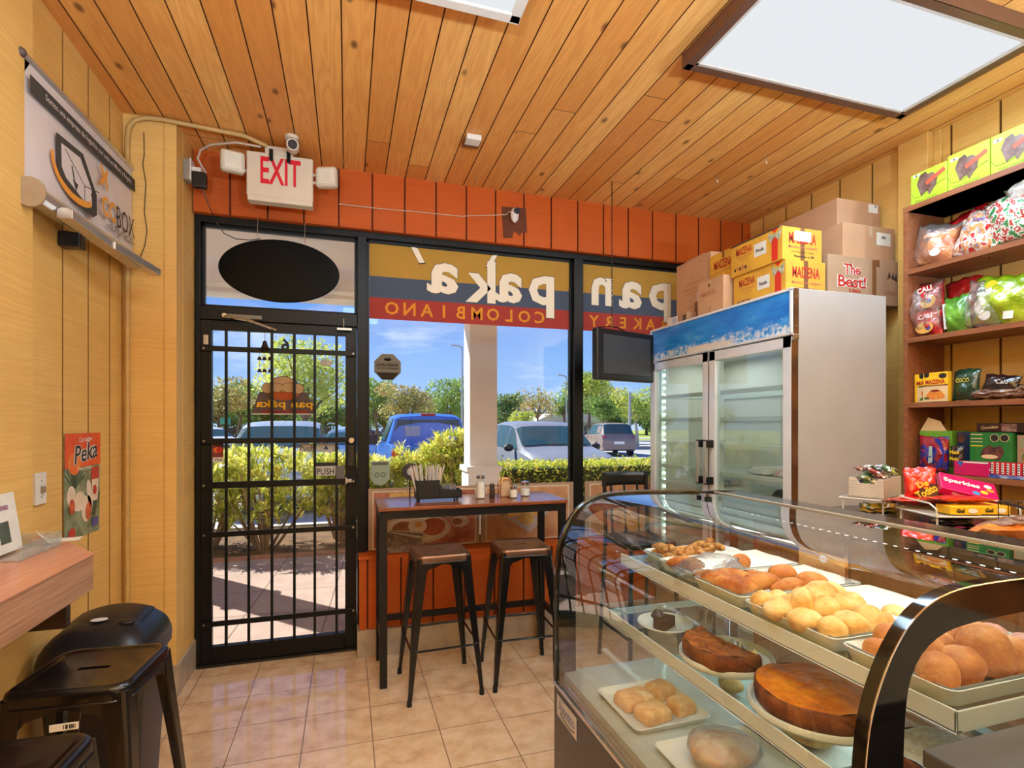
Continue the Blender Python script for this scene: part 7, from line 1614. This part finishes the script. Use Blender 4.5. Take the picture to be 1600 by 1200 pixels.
def car(nm, lab, x, y, rz, S, m_, wheels, group=None, rear=False):
    t = thing(nm, lab, 'car', (x, y, GZ), rz, world=False, group=group)
    mb = MB(); rings = []
    for (yy, zb, zt, hw, ht, zu) in S:
        h = [(-hw * .94, zu), (-hw, zu + (zb - zu) * .35), (-hw * .985, zu + (zb - zu) * .7), (-hw * .96, zb), (-ht, zt - .05 * (zt - zb > .2)), (-ht * .82, zt), (-ht * .4, zt + .015)]
        rings.append([(a, yy, b) for a, b in h] + [(-a, yy, b) for a, b in reversed(h)])
    loft(mb, rings); mb.build('body_shell', m_, t, smooth=38)
    # glazing: side windows, windscreen, rear screen, set just proud of the shell
    def P(i, k, s): return Vector((s * rings[i][k][0], rings[i][k][1], rings[i][k][2]))
    def pane_(a, b, c, d, ins=.08, off=.006, nm_='window_glass'):
        cen = (a + b + c + d) / 4; q = [p + (cen - p) * ins for p in (a, b, c, d)]; nrm = (q[1] - q[0]).cross(q[3] - q[0]).normalized()
        if nrm.dot(cen - Vector((0, S[len(S) // 2][0], .9))) < 0: nrm = -nrm
        MB().add([tuple(p + nrm * off) for p in q], [(0, 1, 2, 3)]).build(nm_, CGL, t)
    cab = [i for i, s in enumerate(S) if s[2] - s[1] > .3]; c0, c1 = cab[0], cab[-1]
    def strip(i, j, nm_, s_):     # a screen that follows the crown of the shell between two stations
        A = [Vector(rings[i][k]) for k in range(4, 10)]; B = [Vector(rings[j][k]) for k in range(4, 10)]; up = Vector((0, s_ * .018, .018))
        A, B = [a + (b - a) * .05 + up for a, b in zip(A, B)], [a + (b - a) * .93 + up for a, b in zip(A, B)]
        MB().add([tuple(p) for p in A + B], [(q, q + 1, 7 + q, 6 + q) for q in range(5)]).build(nm_, CGL, t)
    strip(c0 - 1, c0, 'windscreen', -1); strip(c1 + 1, c1, 'rear_screen', 1)
    for s in (1, -1):
        for i in range(c0, c1): pane_(P(i, 3, s), P(i + 1, 3, s), P(i + 1, 4, s), P(i, 4, s), .09)
        tri = [P(c0 - 1, 3, s), P(c0, 3, s), P(c0, 4, s)]; cen = sum(tri, Vector()) / 3; MB().add([tuple(p + (cen - p) * .15 + Vector((s * -.008, 0, .004))) for p in tri], [(0, 1, 2)]).build('window_glass', CGL, t)
        i = c0; yy = S[i - 1][0] + .25; MB(T(-s * (S[i][3] + .09), yy, S[i][1] + .06)).sphere((0, 0, 0), (.11, .07, .08), 12, 8).build('door_mirror', TRIM, t, smooth='all')
        L = S[-1][0]
        for yy in wheels:
            w = MB().cyl((s * (S[3][3] - .20), yy, .34), (s * (S[3][3] + .012), yy, .34), .345, 28).build('wheel', TYRE, t, bevel=.02); MB().cyl((s * (S[3][3] + .0), yy, .34), (s * (S[3][3] + .02), yy, .34), .21, 20).build('rim', RIM, w)
            mb = MB(); mb.tube([(s * (S[3][3] - .02), yy + .40 * math.cos(a), .34 + .40 * math.sin(a)) for a in [R(10 + 16 * k) for k in range(11)]], .035, 6); mb.build('wheel_arch', TRIM, t)
        MB(T(s * .66, .10, .70 if S is SUV else .62) @ rotz(-s * -.35)).sphere((0, 0, 0), (.20, .08, .07), 14, 8).build('headlamp', LAMPW, t, smooth='all')
        MB(T(s * .70, L - .10, .92)).sphere((0, 0, 0), (.16, .08, .10), 12, 8).build('tail_lamp', LAMPR, t, smooth='all')
        for yy in (1.75, 2.75): MB().box(s * (S[5][3] - .01) - .006, yy + .6, .90, s * (S[5][3] - .01) + .012, yy + .78, .925).build('door_handle', m_, t)
    mb = MB(); mb.box(-.45, -.012, .42, .45, .03, .60); mb.build('front_grille', TRIM, t, bevel=.02)
    mb = MB(); mb.box(-.26, S[-1][0] - .01, .62, .26, S[-1][0] + .012, .76); mb.build('number_plate', WT, t)
    return t
car('grey_suv', 'silver grey sport utility car parked nose in behind the hedge', 4.30, 9.25, 0, SUV, paint('paint_grey', (134, 138, 146)), (.95, 3.65))
car('pale_suv', 'pale blue grey car parked nose in behind the door grille', -1.28, 9.9, 0, SUV, paint('paint_pale', (150, 164, 182)), (.95, 3.65))
o = car('blue_car', 'blue car at the left edge of the wide window, left of the blue pickup', .05, 15.5, 0, SEDAN, paint('paint_blue_car', (50, 96, 150)), (.9, 3.7))
x, y = at(348, 26); car('white_car', 'white car far left in the lot behind the left bars of the door', x, y, R(25), SEDAN, paint('paint_white', (214, 218, 222)), (.9, 3.7))
x, y = at(932, 31); car('brown_suv', 'distant brown sport utility car seen from behind, right of the window post', x, y, R(180 - 12), SUV, paint('paint_brown', (138, 120, 116)), (.95, 3.65))
x, y = at(600, 58)
c0_ = car('parked_car', 'tiny parked car in the distance behind the blue pickup', x, y, R(80), SEDAN, paint('paint_dark', (70, 74, 84)), (.9, 3.7), group='tiny cars parked in the distance')
for px, d, a in ((660, 62, 85), (700, 56, 95), (800, 60, 80), (1150, 44, 60)):
    c = copy_tree(c0_); x, y = at(px, d); c.location = (x, y, GZ); c.rotation_euler.z = R(a)
# pickup, tailgate towards the shop
pk = thing('blue_pickup', 'bright blue pickup truck parked with its tailgate towards the window', 'pickup truck', (1.72, 9.75, GZ), 0, world=False)
PB_ = paint('paint_blue', (24, 104, 196)); W_ = .95
mb = MB(); mb.box(-W_, 0, .50, -W_ + .10, 1.95, 1.22); mb.box(W_ - .10, 0, .50, W_, 1.95, 1.22); mb.box(-W_ + .1, 0, .50, W_ - .1, .07, 1.22); mb.box(-W_ + .1, .07, .62, W_ - .1, 1.95, .70); mb.build('cargo_bed', PB_, pk, bevel=.03)
rings = []
for (yy, zb, zt, hw, ht) in ((1.90, 1.20, 1.30, .94, .84), (2.02, 1.20, 1.78, .94, .72), (2.3, 1.2, 1.84, .94, .71), (3.5, 1.18, 1.85, .94, .71), (3.85, 1.16, 1.80, .94, .72), (4.5, 1.12, 1.20, .94, .80), (5.5, 1.05, 1.12, .92, .80), (5.6, .8, .9, .86, .76)):
    h = [(-hw * .95, .42), (-hw, .7), (-hw, 1.0), (-hw * .97, zb), (-ht, zt - .05), (-ht * .82, zt), (-ht * .3, zt + .02)]; rings.append([(a, yy, b) for a, b in h] + [(-a, yy, b) for a, b in reversed(h)])
mb = MB(); loft(mb, rings); mb.build('cab', PB_, pk, smooth=38)
MB().add([(-.80, 1.925, 1.33), (.80, 1.925, 1.33), (.66, 1.995, 1.72), (-.66, 1.995, 1.72)], [(0, 1, 2, 3)]).build('rear_screen', CGL, pk)
MB().box(-.52, 1.90, 1.36, -.20, 1.91, 1.58).build('pale_notice', M('notice_grey', (176, 174, 176), .7), pk)
MB().box(-.16, 2.0, 1.80, .16, 2.10, 1.85).build('high_brake_lamp', LAMPR, pk, bevel=.01); MB().tube([(.05, 2.4, 1.85), (.07, 2.5, 2.05)], .006, 6).build('aerial', TRIM, pk)
for s in (-1, 1):
    MB().box(min(s * W_, s * (W_ - .17)), -.02, .78, max(s * W_, s * (W_ - .17)), .10, 1.16).build('tail_lamp', LAMPR, pk, bevel=.03)
    for yy in (1.1, 4.8): w = MB().cyl((s * .72, yy, .40), (s * .97, yy, .40), .40, 28).build('wheel', TYRE, pk, bevel=.02); MB().cyl((s * .96, yy, .40), (s * .98, yy, .40), .24, 20).build('rim', RIM, w)
    MB(T(s * 1.12, 3.9, 1.25)).box(-.13, -.05, -.13, .13, .05, .13).build('door_mirror', TRIM, pk, bevel=.03)
    MB().add([(s * .925, 2.25, 1.25), (s * .925, 3.75, 1.22), (s * .735, 3.7, 1.73), (s * .735, 2.35, 1.76)], [(0, 1, 2, 3)]).build('window_glass', CGL, pk)
MB().box(-.95, -.10, .44, .95, 0, .62).build('bumper', M('chrome'), pk, bevel=.02)
quad_on((0, -.002, .95), XP, ZP, .9, .12, 'tailgate_panel', M('tailgate_dark', (20, 60, 120), .3), pk)
# posts, house
POLE = M('pole_grey', (176, 174, 172), .5, .3)
for px, d, h, r_, lab in ((722, 33, 6.2, .07, 'grey lamp post rising beside the white column'), (885, 40, 5.0, .06, 'thin pale lamp post left of the window post'), (984, 32, 3.4, .10, 'pale post in the parking lot island beside the fridge'), (641, 44, 3.0, .07, 'pale post behind the blue pickup'), (609, 46, 2.6, .06, 'short pale post left of the blue pickup')):
    x, y = at(px, d); t = thing('lamp_post', lab, 'post', (x, y, GZ)); MB().tube([(x, y, GZ), (x, y, h)], [r_, r_ * .7], 10).build('pole', POLE, t)
    if h > 4.5: MB().tube([(x, y, h), (x - .25, y, h + .12), (x - .7, y, h + .14)], .05, 8).build('lamp_arm', POLE, t)
x, y = at(352, 40); t = thing('street_sign', 'small green street sign left of the entrance door view', 'sign', (x, y, GZ)); MB().cyl((x, y, GZ), (x, y, 2.0), .04, 8).build('pole', POLE, t); MB().box(x - .35, y - .03, 1.45, x + .35, y, 1.95).build('sign_plate', M('sign_green', (60, 150, 110), .5), t)
x, y = at(441, 42); t = thing('round_sign', 'small round pale sign on a post behind the entrance door', 'sign', (x, y, GZ)); MB().cyl((x, y, GZ), (x, y, 1.5), .04, 8).build('pole', POLE, t); MB().tube([(x, y - .05, 1.5), (x, y, 1.5)], .26, 20).build('sign_plate', WT, t)
x, y = at(880, 66); hs = thing('house', 'low pale house with a light roof in the distance above the grey car', 'house', (x, y, GZ)); MB().box(x - 4.2, y - 2, GZ, x + 4.2, y + 3, 1.7).build('walls', M('house_wall', (196, 184, 166), .8), hs)
MB().prism([(-4.8, 1.65), (4.8, 1.65), (2.6, 2.7), (-2.6, 2.7)], (x, y - 2.5, 0), XP, ZP, YP, 6).build('roof', M('house_roof', (206, 196, 184), .8), hs)
for dx in (-2.4, 0, 2.4): f = MB().box(x + dx - .5, y - 2.03, .6, x + dx + .5, y - 2.0, 1.3).build('window', M('house_window', (70, 76, 80), .3), hs)
x, y = at(1000, 36); mb = MB(); loft(mb, [[(x + a, y + b, z) for a, b in rrect(7.0, 2.4, .8)] for z in (GZ, GZ + .15)]); tag(mb.build('parking_island', M('kerb_concrete')), kind='structure')
